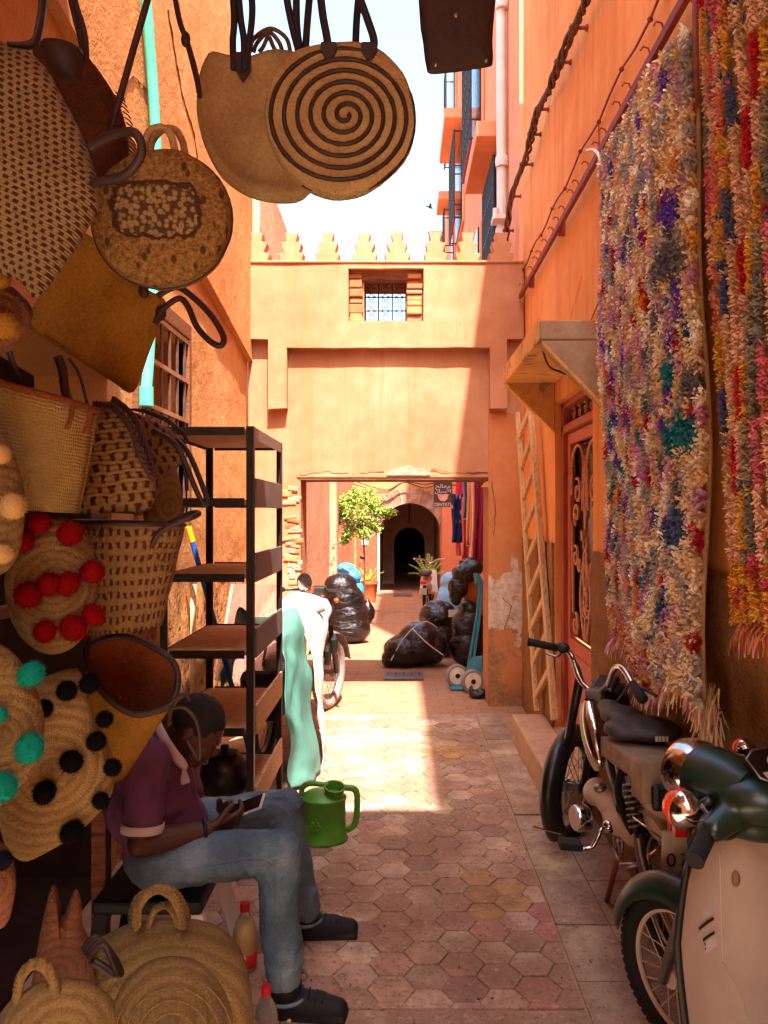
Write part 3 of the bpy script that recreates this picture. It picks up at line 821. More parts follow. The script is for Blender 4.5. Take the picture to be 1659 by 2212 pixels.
    sc([(0, .84), (0, .98)]); sc([(0, 1.48), (-.03, 1.7), (0, 1.95)]); sc([(0, 1.48), (.03, 1.7), (0, 1.95)])
    for k in range(5): sc(spiral(-hw*.8+k*hw*.4, 2.235, .04, 1.2, 1.2), .006)
    return T
right_building()

def pink_building():
    T = thing('pink_house', 'tall pink house with caged windows rising behind the gate', 'house', (1.6, 11, 0))
    pos = lambda u, w, d: (d, u, w)
    cells([6.82, 15.0], [-.5, 10.6], lambda u, w: True, pos, 1.06, 2.2, 2.0).build('wall', M['pink'], T)
    cells([15.0, 21.0], [-.8, 9.0], lambda u, w: True, pos, 1.13, 2.2, 2.0).build('rear_wall', M['pink'], T)
    def window(y0, y1, z0, z1, out, hood=None, bars=7, cage=True):
        q = MB(); q.box((1.02, y0-.06, z0-.06), (1.058, y1+.06, z1+.06)); W = q.build('window', M['pink'], T, bevel=.01)
        q = MB(); q.box((1.0, y0, z0), (1.019, y1, z1)); q.build('pane', M['glassdark'], W)
        if cage:
            q = MB(); x = 1.06-out
            for k in range(bars+1):
                y = y0 + (y1-y0)*k/bars; q.tube([(x, y, z0), (x, y, z1)], .014, 5)
            for k in range(6):
                z = z0 + (z1-z0)*k/5; q.tube([(x, y0, z), (x, y1, z)], .014, 5)
            for k in range(bars):
                for j in range(5):
                    yy = y0+(y1-y0)*(k+.5)/bars; zz = z0+(z1-z0)*(j+.5)/5
                    q.tube([(x, yy+.05*math.cos(a*6.283/8), zz+.10*math.sin(a*6.283/8)) for a in range(9)], .008, 4)
            q.build('window_cage', M['rackmetal'], W)
            for z in (z0+.02, (z0+z1)/2, z1-.02):
                for y in (y0, y1):
                    q = MB(); q.tube([(x, y, z), (1.02, y, z)], .012, 5); q.build('cage_bracket', M['rackmetal'], W)
            q = MB(); q.tube([(x, y0, z0-.01), (x, y1, z0-.01)], .02, 5); q.build('cage_rail', M['rust'], W)
        if hood:
            q = MB(); q.box((1.06-hood, y0-.2, z1+.1), (1.062, y1+.2, z1+.26)); q.build('window_hood', M['pink'], W, bevel=.01)
    window(9.65, 10.9, 6.3, 8.1, .17); window(12.6, 13.85, 6.45, 7.9, .17, .34); window(14.3, 14.9, 8.3, 10.0, .2)
    window(8.03, 9.06, 3.7, 5.35, .08, .28, 9); window(9.9, 10.9, 4.3, 5.3, .1, None, 5, False)
    window(14.6, 15.0, 6.0, 7.4, .22, .34)
    return T
pink_building()

def tiled_turret():
    T = thing('tiled_turret', 'small far orange turret with a clay tile eave', 'turret', (1.0, 21, 0))
    q = MB(); q.box((.82, 20.4, 3.0), (1.4, 21.5, 9.0)); q.build('wall', M['pink'], T)
    for k in range(7):
        q = MB(); q.tube([(.80+k*.1, 20.2, 9.0), (.80+k*.1, 20.9, 9.25)], .055, 8); q.build('roof_tile', M['rooftile'], T, True)
    q = MB(); q.box((.78, 20.32, 8.75), (1.45, 21.5, 8.98)); q.build('cornice', M['terracotta'], T, bevel=.02)
tiled_turret()

# ---- far arch ------------------------------------------------------------------------------
def arch_house():
    T = thing('arched_house', 'far house front with a brick arch and dark vaulted passage', 'house', (0, 21, gz(21)))
    Y = 21.0; cx = (886-VX)/FF*Y; rw = .84; zs = 1.06; z0 = gz(Y)-.02
    X0, X1 = -1.25, 1.13
    mb = MB(); n = 24
    arc = [(cx + rw*math.cos(math.pi*k/n), zs + rw*math.sin(math.pi*k/n)) for k in range(n+1)]
    poly = [(X0, z0), (X0, 4.2), (X1, 4.2), (X1, z0), (cx+rw, z0)] + arc + [(cx-rw, z0)]
    mm = MX(((1,0,0,0),(0,0,1,0),(0,1,0,0),(0,0,0,1)))
    # facade from strips so the hole stays clean
    for k in range(n):
        a, b = arc[k], arc[k+1]
        mb.prism([(b[0], b[1]), (a[0], a[1]), (a[0], 4.2), (b[0], 4.2)], Y, Y+.5, mm)
    mb.box((X0, Y, z0), (cx-rw, Y+.5, 4.2)); mb.box((cx+rw, Y, z0), (X1, Y+.5, 4.2))
    mb.build('facade', M['arch'], T)
    nb = 34
    for k in range(nb):
        a0 = math.pi*(k+.06)/nb; a1 = math.pi*(k+.94)/nb; r0, r1 = rw-.01, rw+.40+R.uniform(-.03, .03)
        P = [(cx+r0*math.cos(a0), zs+r0*math.sin(a0)), (cx+r1*math.cos(a0), zs+r1*math.sin(a0)), (cx+r1*math.cos(a1), zs+r1*math.sin(a1)), (cx+r0*math.cos(a1), zs+r0*math.sin(a1))]
        P = [(max(X0+.02, min(X1-.02, p[0])), p[1]) for p in P]
        q = MB(); q.prism(P, Y-.03-R.uniform(0, .015), Y+.05, mm); q.build('arch_brick', M['hex'][R.choice([0, 1, 1])], T)
    # vaulted passage
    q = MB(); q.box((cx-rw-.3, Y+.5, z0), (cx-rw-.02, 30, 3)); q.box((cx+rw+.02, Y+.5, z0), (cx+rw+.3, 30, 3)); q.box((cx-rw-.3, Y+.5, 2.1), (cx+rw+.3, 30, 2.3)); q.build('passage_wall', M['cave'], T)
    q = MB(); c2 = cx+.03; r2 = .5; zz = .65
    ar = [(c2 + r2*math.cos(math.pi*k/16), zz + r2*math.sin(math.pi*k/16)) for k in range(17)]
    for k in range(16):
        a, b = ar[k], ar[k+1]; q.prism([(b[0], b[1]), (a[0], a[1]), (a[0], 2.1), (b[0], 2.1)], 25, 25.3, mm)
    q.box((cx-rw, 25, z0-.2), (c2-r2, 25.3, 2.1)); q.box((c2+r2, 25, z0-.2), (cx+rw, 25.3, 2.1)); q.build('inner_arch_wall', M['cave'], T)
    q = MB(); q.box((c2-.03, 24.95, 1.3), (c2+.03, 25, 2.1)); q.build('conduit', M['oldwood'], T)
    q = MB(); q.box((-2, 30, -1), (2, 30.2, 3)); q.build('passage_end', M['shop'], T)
    q = MB(); q.box((cx-rw-.62, Y-.05, z0), (cx-rw-.1, Y-.002, 1.55)); D = q.build('door', M['doorpaint'], T, bevel=.01)
    q = MB(); q.box((cx-rw-.48, Y-.07, .75), (cx-rw-.3, Y-.052, 1.35)); q.build('door_sign', M['white'], D)
    q = MB(); q.box((cx-rw-.06, Y-.12, z0), (cx-rw+.01, Y-.02, 1.9)); q.build('gutter_pipe', M['whitepipe'], T)
    q = MB(); q.box((cx+rw+.01, Y-.06, z0), (X1-.005, Y-.002, 1.7)); q.build('arch_pier', M['pink'], T, bevel=.01)
    for k in range(3):
        q = MB(); q.tube(crv([(X0, Y-.2, 2.5-k*.1), (-.4, Y-.2, 2.25-k*.04), (.1, Y-.2, 2.45), (.7, Y-.2, 2.3+k*.1), (X1, Y-.2, 2.5)], 6), .014, 5); q.build('wire', M['cable'], T)
arch_house()

# ---- roof over the near end of the lane ----------------------------------------------------
def lane_roof():
    T = thing('lane_roof', 'plank roof over the shop front above the viewer', 'roof', (0, 0, 3.7))
    edge = lambda x: 2.68 if x < -.12 else 2.15   # open sky again behind the viewer
    xs = [-1.22 + .22*k for k in range(10)]
    for a, b in zip(xs[:-1], xs[1:]):
        q = MB(); q.box((a+.003, -.15, 3.70), (b-.003, edge((a+b)/2)+.0, 3.75)); q.build('roof_plank', M['ladder'], T)
    for y in (-.1, .6, 1.3, 2.0):
        q = MB(); q.box((-1.22, y, 3.6), (1.02, y+.09, 3.697)); q.build('roof_beam', M['oldwood'], T)
    B = thing('unseen_end_wall', 'unseen orange wall added behind the viewer to darken the lane', 'wall', (0, -9.0, 0))  # added out of view to hold back light from behind
    q = MB(); q.box((-1.6, -9.2, 0), (1.4, -9.0, 5)); q.build('wall', M['right'], B)
lane_roof()

# ---- things fixed to the walls -------------------------------------------------------------
def wall_fittings():
    q = MB(); x = -1.185
    pts = [F(312, -40, 3.62), F(322, 80, 3.66), F(331, 200, 3.70), F(338, 345, 3.74), F(335, 520, 3.72), F(326, 690, 3.66), F(321, 780, 3.62), F(316, 845, 3.58)]
    pts = [V((x, p.y, p.z)) for p in [V(((a.x/a.y)*0-1.185, -1.185/(a.x/a.y), CH+(a.z-CH)/a.y*(-1.185/(a.x/a.y)))) for a in pts]]
    T = thing('mint_pipe', 'mint green plastic pipe running down the orange left wall', 'pipe', (-1.2, 3.6, 0))
    q.tube(crv(pts, 6), .026, 10); q.tube([p+V((0, .028, 0)) for p in crv(pts, 6)], .012, 6); q.build('pipe', M['mint'], T, True)
    q = MB(); q.tube([pts[-1]+V((0,0,.02)), pts[-1]-V((0,0,.07))], .034, 10); q.build('pipe_socket', M['mint'], T, True, auto=40)
    # drainpipe
    T = thing('drainpipe', 'white drainpipe standing beside the pink house windows', 'pipe', (1.0, 7.5, 3))
    q = MB(); q.tube([(1.0, 7.52, 1.9), (1.0, 7.54, 4.6), (.985, 7.58, 9.5)], .05, 12); q.build('pipe', M['whitepipe'], T, True, auto=40)
    for z in (4.35, 5.05, 6.6):
        q = MB(); q.lathe([(.062, -.05), (.068, 0), (.062, .05)], 12, MX.Translation((1.0, 7.53, z))); q.build('pipe_collar', M['whitepipe'], T, True, auto=40)
    q = MB(); q.box((.9, 7.4, 4.45), (1.02, 7.6, 4.49)); q.tube([(.93, 7.45, 4.49), (.93, 7.45, 4.56)], .03, 8); q.build('bracket', M['whitepipe'], T)
    # power cable bundle on pegs
    T = thing('cable_bundle', 'twisted brown cable bundle strung on pegs along the orange wall', 'cable', (1.0, 5.5, 4.35))
    base = [(1300,-60),(1262,8),(1240,62),(1210,138),(1184,196),(1165,236),(1150,288),(1132,350),(1108,420),(1094,500),(1088,560)]
    P = []
    for fx, fy in base:
        Y = .955*FF/(fx-VX); P.append(F(fx, fy, Y))
    P = crv(P, 10)
    for s in range(4):
        q = MB(); pp = []
        for i, p in enumerate(P):
            a = i*.45 + s*1.57; r = .016 + .008*math.sin(i*.21+s); pp.append(p + V((math.cos(a)*r, 0, math.sin(a)*r)))
        q.tube(pp, .0105, 6); q.build('cable', M['cable'], T, True)
    for fx, fy in ((1240,60),(1207,134),(1163,236),(1147,290),(1130,355),(1107,424),(1092,498)):
        Y = .955*FF/(fx-VX); p = F(fx, fy, Y); q = MB(); q.tube([p, (1.03, p.y, p.z+.0)], .011, 7); q.lathe([(.018, 0), (.018, .012)], 8, MX.Translation((1.018, p.y, p.z)) @ MX.Rotation(rad(90), 4, 'Y')); q.build('peg', M['rust'], T)
        q = MB(); q.ball(p, (.03, .03, .024), 8, 6); q.build('cable_tie', M['cable'], T, True)
    # rail with hooks
    T = thing('hook_rail', 'rusty red rail with small hooks running along the orange wall', 'rail', (1.0, 4, 3.38))
    q = MB(); q.box((.975, 1.9, 3.365), (1.0, 6.3, 3.405)); q.build('rail', M['rust'], T, bevel=.003)
    for k in range(22):
        y = 2.1 + k*.19 + R.uniform(-.04, .04); q = MB()
        q.tube([(.985, y, 3.40), (.975, y, 3.43), (.955, y, 3.435), (.945, y, 3.42)], .004, 5); q.build('hook', M['rust'], T)
    for y in (2.6, 3.7, 4.8, 5.9):
        q = MB(); q.box((.99, y-.015, 3.34), (1.032, y+.015, 3.42)); q.build('rail_bracket', M['rust'], T)
    T = thing('wall_wire', 'thin rusty wire pinned above the hook rail', 'wire', (1.0, 4, 3.6))
    pts = [(1.01, 1.9+k*.2, 3.61 + .02*math.sin(k*1.7)) for k in range(23)]
    q = MB(); q.tube(pts, .006, 5); q.build('wire', M['rust'], T)
    for k in range(0, 23, 2):
        q = MB(); q.ball(pts[k], .013, 6, 5); q.build('pin', M['rust'], T)
    q = MB(); q.tube(crv([(1.022, 3.95, 3.6), (1.022, 3.9, 3.0), (1.022, 3.87, 2.75), (1.022, 4.15, 2.62)], 6), .003, 4)
    q.build('loose_wire', M['rust'], T)
wall_fittings()

def cracks():
    G = bpy.data.objects['gate_wall']; r = random.Random(31)
    def crack(parent, pts, rr, mat):
        P = []
        for a, b in zip(pts[:-1], pts[1:]):
            a, b = V(a), V(b); n = max(2, int((b-a).length/.035))
            for k in range(n): P.append(a.lerp(b, k/n) + V((r.uniform(-.008, .008), 0, r.uniform(-.008, .008))) if parent is G else a.lerp(b, k/n) + V((0, r.uniform(-.008, .008), r.uniform(-.008, .008))))
        P.append(V(pts[-1])); q = MB(); q.tube(P, [rr*r.uniform(.4, 1.2) for _ in P], 4); q.build('crack', mat, parent)
    y = GY0 - .004
    for pts in ([(gx(640), y, gzz(1028)), (gx(700), y, gzz(1018)), (gx(760), y, gzz(1024)), (gx(830), y, gzz(1018))], [(gx(930), y, gzz(1012)), (gx(985), y, gzz(1022)), (gx(1055), y, gzz(1020))],
                [(gx(1062), y-.02, gzz(1040)), (gx(1072), y-.024, gzz(1090)), (gx(1066), y-.022, gzz(1160))], [(gx(1085), y-.024, gzz(1290)), (gx(1105), y-.026, gzz(1310)), (gx(1090), y-.024, gzz(1360))],
                ): crack(G, pts, .0035, M['bark'])
    L = bpy.data.objects['orange_building']; x = -1.222
    crack(L, [(x, 4.05, 4.25), (x, 4.3, 3.95), (x, 4.55, 3.85), (x, 4.85, 3.45), (x, 5.0, 3.3)], .006, M['cable'])
    crack(L, [(x, 3.3, 3.4), (x, 3.5, 3.6), (x, 3.75, 3.65)], .004, M['cable'])
    D = bpy.data.objects['deep_orange_building']; x = 1.029
    crack(D, [(x, 4.9, 2.7), (x, 4.6, 2.8), (x, 4.35, 2.95)], .0018, M['right'])
cracks()

# ---- ladder --------------------------------------------------------------------------------
def ladder():
    T = thing('ladder', 'weathered wooden ladder leaning beside the orange iron door', 'ladder', F(1185, 1550, 5.3))
    A0, A1 = F(1159, 1536, 5.41), F(1118, 892, 5.90)      # far rail
    B0, B1 = F(1198, 1556, 5.0), F(1146, 880, 5.66)      # near rail
    for a, b, w_, d_ in ((A0, A1, .05, .032), (B0, B1, .065, .04)):
        q = MB(); q.bar(a, b, w_, d_, (1, 0, 0)); q.build('side_rail', M['ladder'], T, bevel=.006)
    for k in range(9):
        t = .045 + k*.108
        p = A0.lerp(A1, t); r = B0.lerp(B1, min(1, t + .105)); q = MB(); q.bar(p + (p-r)*.08, r, .03, .045, (0, 0, 1)); q.build('rung', M['ladder'], T, bevel=.008)
ladder()
# ---------------------------------------------------------------- rugs on the right wall
def lerp(a, b, t): return a + (b - a)*t
def tuft(mb, p, n, L, w, droop, r):
    """a limp strip of rag: two bent quads"""
    side = V((r.uniform(-.4, .4), r.uniform(-1, 1), r.uniform(-.9, .9))).normalized()
    d = (n + V((r.uniform(-.5, .5), r.uniform(-.9, .9), r.uniform(-.6, .5)))).normalized()
    q1 = p + d*(L*.55); q2 = q1 + (d*.55 + V((0, 0, -droop)) + V((0, r.uniform(-.4, .4), r.uniform(-.3, .3)))).normalized()*(L*.5)
    s = side*(w/2)
    mb.add([p - s, p + s, q1 + s*1.15, q1 - s*1.15, q2 + s*.8, q2 - s*.8], [(0,1,2,3), (3,2,4,5)])

def clump(mb, p, n, L, w, k, spread, r, col):
    """a knot of rag ends fanning out from one point"""
    n = n.normalized(); a = n.cross(V((0, .3, 1))).normalized(); b = n.cross(a)
    for i in range(k):
        t = 6.283*(i + r.random()*.7)/k; o = a*math.cos(t) + b*math.sin(t); sp = spread*r.uniform(.35, 1.15)
        d = (n + o*sp + V((0, 0, -.18))).normalized(); l = L*r.uniform(.7, 1.2)
        s = d.cross(V((r.uniform(-1, 1), r.uniform(-1, 1), r.uniform(-1, 1)))).normalized()*(w*r.uniform(.35, .65))
        f = r.uniform(.78, 1.16); mb.curcol = tuple(min(1, x*f) for x in col)
        q0 = p + o*.003; q1 = q0 + d*(l*.6); q2 = q1 + (d + o*.5 + V((0, 0, -.35))).normalized()*(l*.45)
        mb.add([q0 - s, q0 + s, q1 + s, q1 - s, q2 + s*.7, q2 - s*.7], [(0,1,2,3), (3,2,4,5)])

def shag_rug():
    T = thing('shag_rug', 'cream shag rag rug with purple, red and grey flecks hanging on the orange wall', 'rug', (.98, 3.0, 1.0))
    r = random.Random(5)
    def S(u, v):                                   # u: far edge to near edge, v: top to bottom
        Y = lerp(lerp(3.70, 3.38, v), lerp(2.56, 2.31, v), u) + .025*math.sin(v*7 + 1)*(1 if u > .5 else -.6)
        Z = lerp(3.27 - .04*u, 1.05 + .05*math.sin(u*9) - .06*u, v)
        X = .975 - .03*math.sin(u*3.1) - .012*math.sin(u*11 + v*3) - .025*v + .01*math.sin(v*12)
        return V((X, Y, Z))
    q = MB(); q.grid(lambda u, v: S(u, v), 16, 30); q.build('backing', M['raffia'], T, True, solid=.012)
    pal = {'cream': 'E2CEAC', 'beige': 'D0B290', 'sand': 'DCBA8A', 'grey': 'A49C96', 'dgrey': '6E666A', 'purple': '6C44A4', 'mauve': 'BC8CA4', 'red': 'A82430', 'orange': 'D8843A', 'yellow': 'D8A448', 'navy': '4A587C', 'teal': '2A7C80', 'pink': 'CC8CA4', 'white': 'EEE4D2'}
    pal = {k: lin(v) for k, v in pal.items()}
    base = ['cream']*4 + ['beige']*3 + ['sand']*3 + ['grey']*3 + ['white']*2 + ['mauve']
    acc = ['grey', 'grey', 'dgrey', 'purple', 'mauve', 'red', 'orange', 'yellow', 'navy', 'pink', 'mauve', 'red', 'grey', 'purple', 'pink', 'mauve']
    cell = {}
    def colour(u, v):
        i = int(u*24); j = int(v*34 + (i*37 % 10)/10)
        k = (i, j)
        if k not in cell:
            a = .46 if v > .25 else .36
            a = a if u < .72 else .16
            if r.random() < a:
                c = r.choice(acc)
                if v > .55 and r.random() < .3: c = r.choice(['teal', 'navy', 'red', 'dgrey', 'pink'])
            else: c = r.choice(base)
            cell[k] = c
        if v > .93: return pal[r.choice(['orange', 'sand', 'pink', 'beige', 'red'])] if u < .6 else pal[r.choice(base)]
        for (cu, cv, ru, rv, c) in ((.85, .355, .12, .03, 'dgrey'), (.82, .77, .09, .035, 'navy'), (.85, .625, .14, .028, 'teal'), (.78, .52, .05, .02, 'teal'), (.72, .88, .04, .02, 'navy'), (.93, .55, .07, .025, 'dgrey'), (.85, .27, .08, .025, 'purple')):
            if ((u-cu)/ru)**2 + ((v-cv)/rv)**2 < 1: return pal[c]
        return pal[cell[k]]
    mb = MB(); N = V((-1, -.05, .12))
    for j in range(100):
        for i in range(48):
            u = (i + .5 + r.uniform(-.45, .45))/48; v = (j + .5 + r.uniform(-.45, .45))/100
            big = 1.45 if u > .72 else 1.0
            clump(mb, S(u, v) + N*.006, N, .025*big, .0078*big, 11 if big > 1 else 10, 1.05, r, colour(u, v))
    for i in range(420):                           # bottom edge and tail
        u = r.random(); p = S(u, 1) - V((0, 0, r.uniform(-.02, .01))); mb.curcol = tuple(x*r.uniform(.8, 1.1) for x in pal[r.choice(['sand', 'beige', 'pink', 'orange', 'cream'])])
        tuft(mb, p, V((-.35, 0, -1)), r.uniform(.04, .1), .007, .9, r)
    for i in range(160):
        p = F(1535, 1545, 2.36) + V((r.uniform(-.02, .02), r.uniform(-.045, .045), r.uniform(-.03, .1))); mb.curcol = tuple(x*r.uniform(.8, 1.1) for x in pal[r.choice(['cream', 'sand', 'beige'])])
        tuft(mb, p, V((-.25, 0, -1)), r.uniform(.05, .13), .007, .9, r)
    tag(mb.build('pile', M['yarn'], T), kind='stuff')
    q = MB(); q.tube(crv([F(1545, 1590, 2.36), F(1556, 1640, 2.35), F(1552, 1690, 2.35), F(1558, 1720, 2.34)], 5), .004, 5); q.build('loose_thread', M['coilpale'], T)
    q = MB(); p = S(0, 0); q.tube(crv([p, p + V((-.01, .03, .06)), p + V((-.02, .09, .12)), p + V((-.05, .12, .13))], 4), .008, 5); q.build('tie', M['white'], T)
shag_rug()

def striped_rug():
    T = thing('striped_rug', 'rope striped rag rug in red, mustard and peach at the right edge', 'rug', (.97, 2.0, 1.4))
    r = random.Random(9)
    def S(u, v):
        Y = lerp(lerp(2.425, 2.10, v), lerp(1.42, 1.25, v), u)
        Z = lerp(3.45, 1.30 + .03*math.sin(u*8), v)
        X = .955 - .02*math.sin(u*5) - .02*v
        return V((X, Y, Z))
    q = MB(); q.grid(lambda u, v: S(u, v), 14, 24); q.build('backing', M['raffia'], T, True, solid=.014)
    pal = [lin(c) for c in ('B82028', 'B82028', 'D09A3C', 'D09A3C', 'D8AA88', 'D8AA88', 'CCA880', '7C7868', '7C7868', '48547A', 'CC6878', 'D08060', 'D0A48C', '988A70')]
    mb = MB(); ncol = 15
    seg = []
    for i in range(ncol):
        v = 0; s = []
        while v < 1.1:
            L = r.uniform(.02, .11); s.append((v + L, r.choice(pal))); v += L
        seg.append(s)
    seq = [pal[k] for k in (4, 0, 2, 6, 7, 10, 4, 11, 3, 9, 6, 5, 1, 12, 2, 13, 8, 10, 5)]
    N = V((-1, -.1, .15))
    for i in range(ncol):
        for k in range(165):
            v = (k + r.random())/165
            c = seq[int(v*13 + i*1.7 + .35*math.sin(i*2.1) + r.uniform(-.12, .12)) % len(seq)] if r.random() > .08 else r.choice(pal)
            if v > .93: c = lin(r.choice(['C88A2A', 'B84A48', 'C89A40']))
            for w in (r.uniform(-.3, -.05), r.uniform(.05, .3)):
                u = (i + .5 + w + .35*math.sin(v*9 + i))/ncol
                if not 0 < u < 1: continue
                clump(mb, S(u, v) + N*(.028*(1 - (w*2.4)**2)), N + V((0, -w*2.2, 0)), .019, .0055, 7, .9, r, c)
    for i in range(260):
        u = r.random()*.5; p = S(u, 1); mb.curcol = tuple(x*r.uniform(.7, 1.1) for x in lin(r.choice(['C8863A', 'B8464A', 'C8A080'])))
        tuft(mb, p, V((-.2, 0, -1)), r.uniform(.03, .1), .006, .9, r)
    tag(mb.build('pile', M['yarn'], T), kind='stuff')
    q = MB(); q.tube([(.985, 2.56, 2.3), (.985, 2.56, 3.6)], .011, 8); T2 = thing('hanging_cord', 'brown cord hanging in the gap between the two rugs', 'cord', (.985, 2.56, 2.3)); q.build('cord', M['rust'], T2, True)
striped_rug()
# ---------------------------------------------------------------- straw bags
def ell(cx, cy, rx, ry, n=28, rot=0, flat_top=None):
    o = []
    for k in range(n):
        a = 2*math.pi*k/n; x, y = rx*math.cos(a), ry*math.sin(a)
        X, Y = cx + x*math.cos(rot) - y*math.sin(rot), cy + x*math.sin(rot) + y*math.cos(rot)
        if flat_top is not None and Y < flat_top: Y = flat_top + (Y - flat_top)*.25
        o.append((X, Y))
    return o

class Face:
    """a plane through a point of the scene; turns picture points into points of that plane"""
    def __init__(s, cx, cy, Y, yaw=0, pitch=0, roll=0):
        s.P = F(cx, cy, Y); a, b = rad(yaw), rad(pitch)
        s.n = V((math.sin(a)*math.cos(b), -math.cos(a)*math.cos(b), math.sin(b))).normalized()
        s.e1 = V((math.cos(a), math.sin(a), 0)); s.e2 = s.n.cross(s.e1).normalized()
        c, d = math.cos(rad(roll)), math.sin(rad(roll)); s.e1, s.e2 = s.e1*c + s.e2*d, s.e2*c - s.e1*d
        m = MX.Identity(4)
        for i in range(3): m[i][0] = s.e1[i]; m[i][1] = s.e2[i]; m[i][2] = s.n[i]; m[i][3] = s.P[i]
        s.m = m
    def at(s, x, y, lift=0):
        o = V((0, 0, CH)); d = F(x, y, 1.0) - o
        t = (s.P - o).dot(s.n)/d.dot(s.n); return o + d*t + s.n*lift
    def loc(s, x, y):
        p = s.at(x, y) - s.P; return (p.dot(s.e1), p.dot(s.e2))

def puffy(fc, outline, th, mat, parent, name='body', back=True, prof=((1, 0), (.985, .22), (.94, .5), (.82, .76), (.6, .92), (.3, .99)), bulge=1.0, smooth_n=3, wob=.003):
    P = crv([V((*fc.loc(x, y), 0)) for x, y in outline], smooth_n, True)
    c = V((0, 0, 0))
    for p in P: c += p
    c /= len(P); n = len(P); mb = MB()
    def ring(s, z):
        out = []
        for p in P:
            q = c + (p - c)*s; out.append(V((q.x + wob*nz(q, 18, 3), q.y + wob*nz(q, 18, 7), z*(1 + .12*nz(q, 7, 1)))))
        return out
    seq = [(s, z*th*bulge) for s, z in prof]
    vs = []; uv = []
    for s, z in seq: vs += ring(s, z)
    vs.append(c + V((0, 0, th*bulge))); nr = len(seq)
    fs = []
    for r_ in range(nr - 1):
        for i in range(n): fs.append((r_*n+i, r_*n+(i+1) % n, (r_+1)*n+(i+1) % n, (r_+1)*n+i))
    for i in range(n): fs.append(((nr-1)*n+i, (nr-1)*n+(i+1) % n, nr*n))
    b0 = len(vs)
    vs += ring(.96, -th*.5) + ring(.7, -th*.8); vs.append(c + V((0, 0, -th*.9)))
    for i in range(n):
        j = (i+1) % n; fs.append((i, b0+i, b0+j, j)); fs.append((b0+i, b0+n+i, b0+n+j, b0+j)); fs.append((b0+n+i, b0+2*n, b0+n+j))
    mb.add(vs, fs, [(p.x, p.y) for p in vs])
    return mb.build(name, mat, parent, True, m=fc.m)

def pom_mesh(mat, sd):
    r = random.Random(sd); mb = MB(); mb.ball((0, 0, 0), .82, 14, 10)
    for k in range(900):
        z = r.uniform(-1, 1); a = r.uniform(0, 6.283); q = math.sqrt(1 - z*z); d = V((q*math.cos(a), q*math.sin(a), z))
        t = d.cross(V((r.uniform(-1, 1), r.uniform(-1, 1), r.uniform(-1, 1)))).normalized()*.035
        p = d*.6; e = (d + V((r.uniform(-.1, .1), r.uniform(-.1, .1), r.uniform(-.1, .1))))*r.uniform(.9, 1.04)
        mb.add([p - t, p + t, e], [(0, 1, 2)])
    me = mb.mesh('pompom'); me.materials.append(mat); return me
POM = {}
def pom(fc, x, y, rpx, matname, parent, lift=.02):
    if matname not in POM: POM[matname] = pom_mesh(M[matname], len(POM))
    p = fc.at(x, y); r = rpx/FF*p.y*1.04
    p = fc.at(x, y, lift)
    o = bpy.data.objects.new('pompom', POM[matname]); COL.objects.link(o); o.parent = parent
    o.location = p - root_loc(parent); o.scale = (r*R.uniform(.95, 1.05), r*.95, r*R.uniform(.95, 1.08)); o.rotation_euler = (R.uniform(0, 3), R.uniform(0, 3), R.uniform(0, 3))

def strap(pts, Y, r, mat, parent, name='handle', n=6, flat=1.0):
    q = MB(); P = [F(p[0], p[1], p[2] if len(p) > 2 else Y) for p in pts]
    q.tube(crv(P, n), r, 8, flat=flat); q.build(name, mat, parent, True)
def rope(pts, Y, r, mat, parent, name='handle'):
    P = crv([F(p[0], p[1], p[2] if len(p) > 2 else Y) for p in pts], 14)
    for s in range(3):
        q = MB(); pp = []
        for i, p in enumerate(P):
            a = i*.75 + s*2.094; pp.append(p + V((math.cos(a)*r*.6, math.sin(a)*r*.35, math.sin(a)*r*.6)))
        q.tube(pp, r*.62, 6)
        if s == 0: acc = q
        else: acc.add(q.v, q.f)
    acc.uv = {}; acc.build(name, mat, parent, True)

def loft(rim, bot, mat, parent, name='body', inner=None, rimmat=None, rimr=.007, uvs=(1, 1), mid=None, th=.006):
    """an open basket between a rim loop and a bottom loop"""
    n = len(rim); mb = MB(); c = V((0, 0, 0))
    for p in bot: c += p
    c /= n; NV = 10; vs = []; uv = []
    per = [0]
    for i in range(n): per.append(per[-1] + (rim[(i+1) % n] - rim[i]).length)
    Lh = (sum((p for p in rim), V((0, 0, 0)))/n - c).length
    for j in range(NV + 1):
        t = j/NV
        for i in range(n + 1):
            a, b = rim[i % n], bot[i % n]; p = a.lerp(b, t)
            bul = math.sin(math.pi*t)*.06; ctr = (sum((q for q in rim), V())/n).lerp(c, t) if False else None
            vs.append(p + V((nz(p, 14, 2), nz(p, 14, 5), 0))*.003); uv.append((per[i], (1 - t)*Lh))
    fs = []
    for j in range(NV):
        for i in range(n): fs.append((j*(n+1)+i, j*(n+1)+i+1, (j+1)*(n+1)+i+1, (j+1)*(n+1)+i))
    k = len(vs); vs.append(c); uv.append((0, 0))
    for i in range(n): fs.append((NV*(n+1)+i, NV*(n+1)+i+1, k))
    mb.add(vs, fs, uv); o = mb.build(name, mat, parent, True, solid=th)
    if inner is not None:
        q = MB(); cc = sum((p for p in rim), V((0, 0, 0)))/n
        vv = [cc + (p - cc)*.955 for p in rim] + [c + (p - c)*.93 + (cc - c)*.06 for p in bot] + [c + (cc - c)*.06]
        q.add(vv, [(i, (i+1) % n, n + (i+1) % n, n + i) for i in range(n)] + [(n+i, n+(i+1) % n, 2*n) for i in range(n)]); q.build('lining', inner, parent, True)
    if rimmat is not None:
        q = MB(); q.tube(rim, rimr, 8, closed=True); q.build('rim', rimmat, parent, True)
    return o

G_UP = 'straw bags hanging at the shop front'
def hung(name, label, x, y, Y, cat='bag', group=G_UP): return thing(name, label, cat, F(x, y, Y), group)

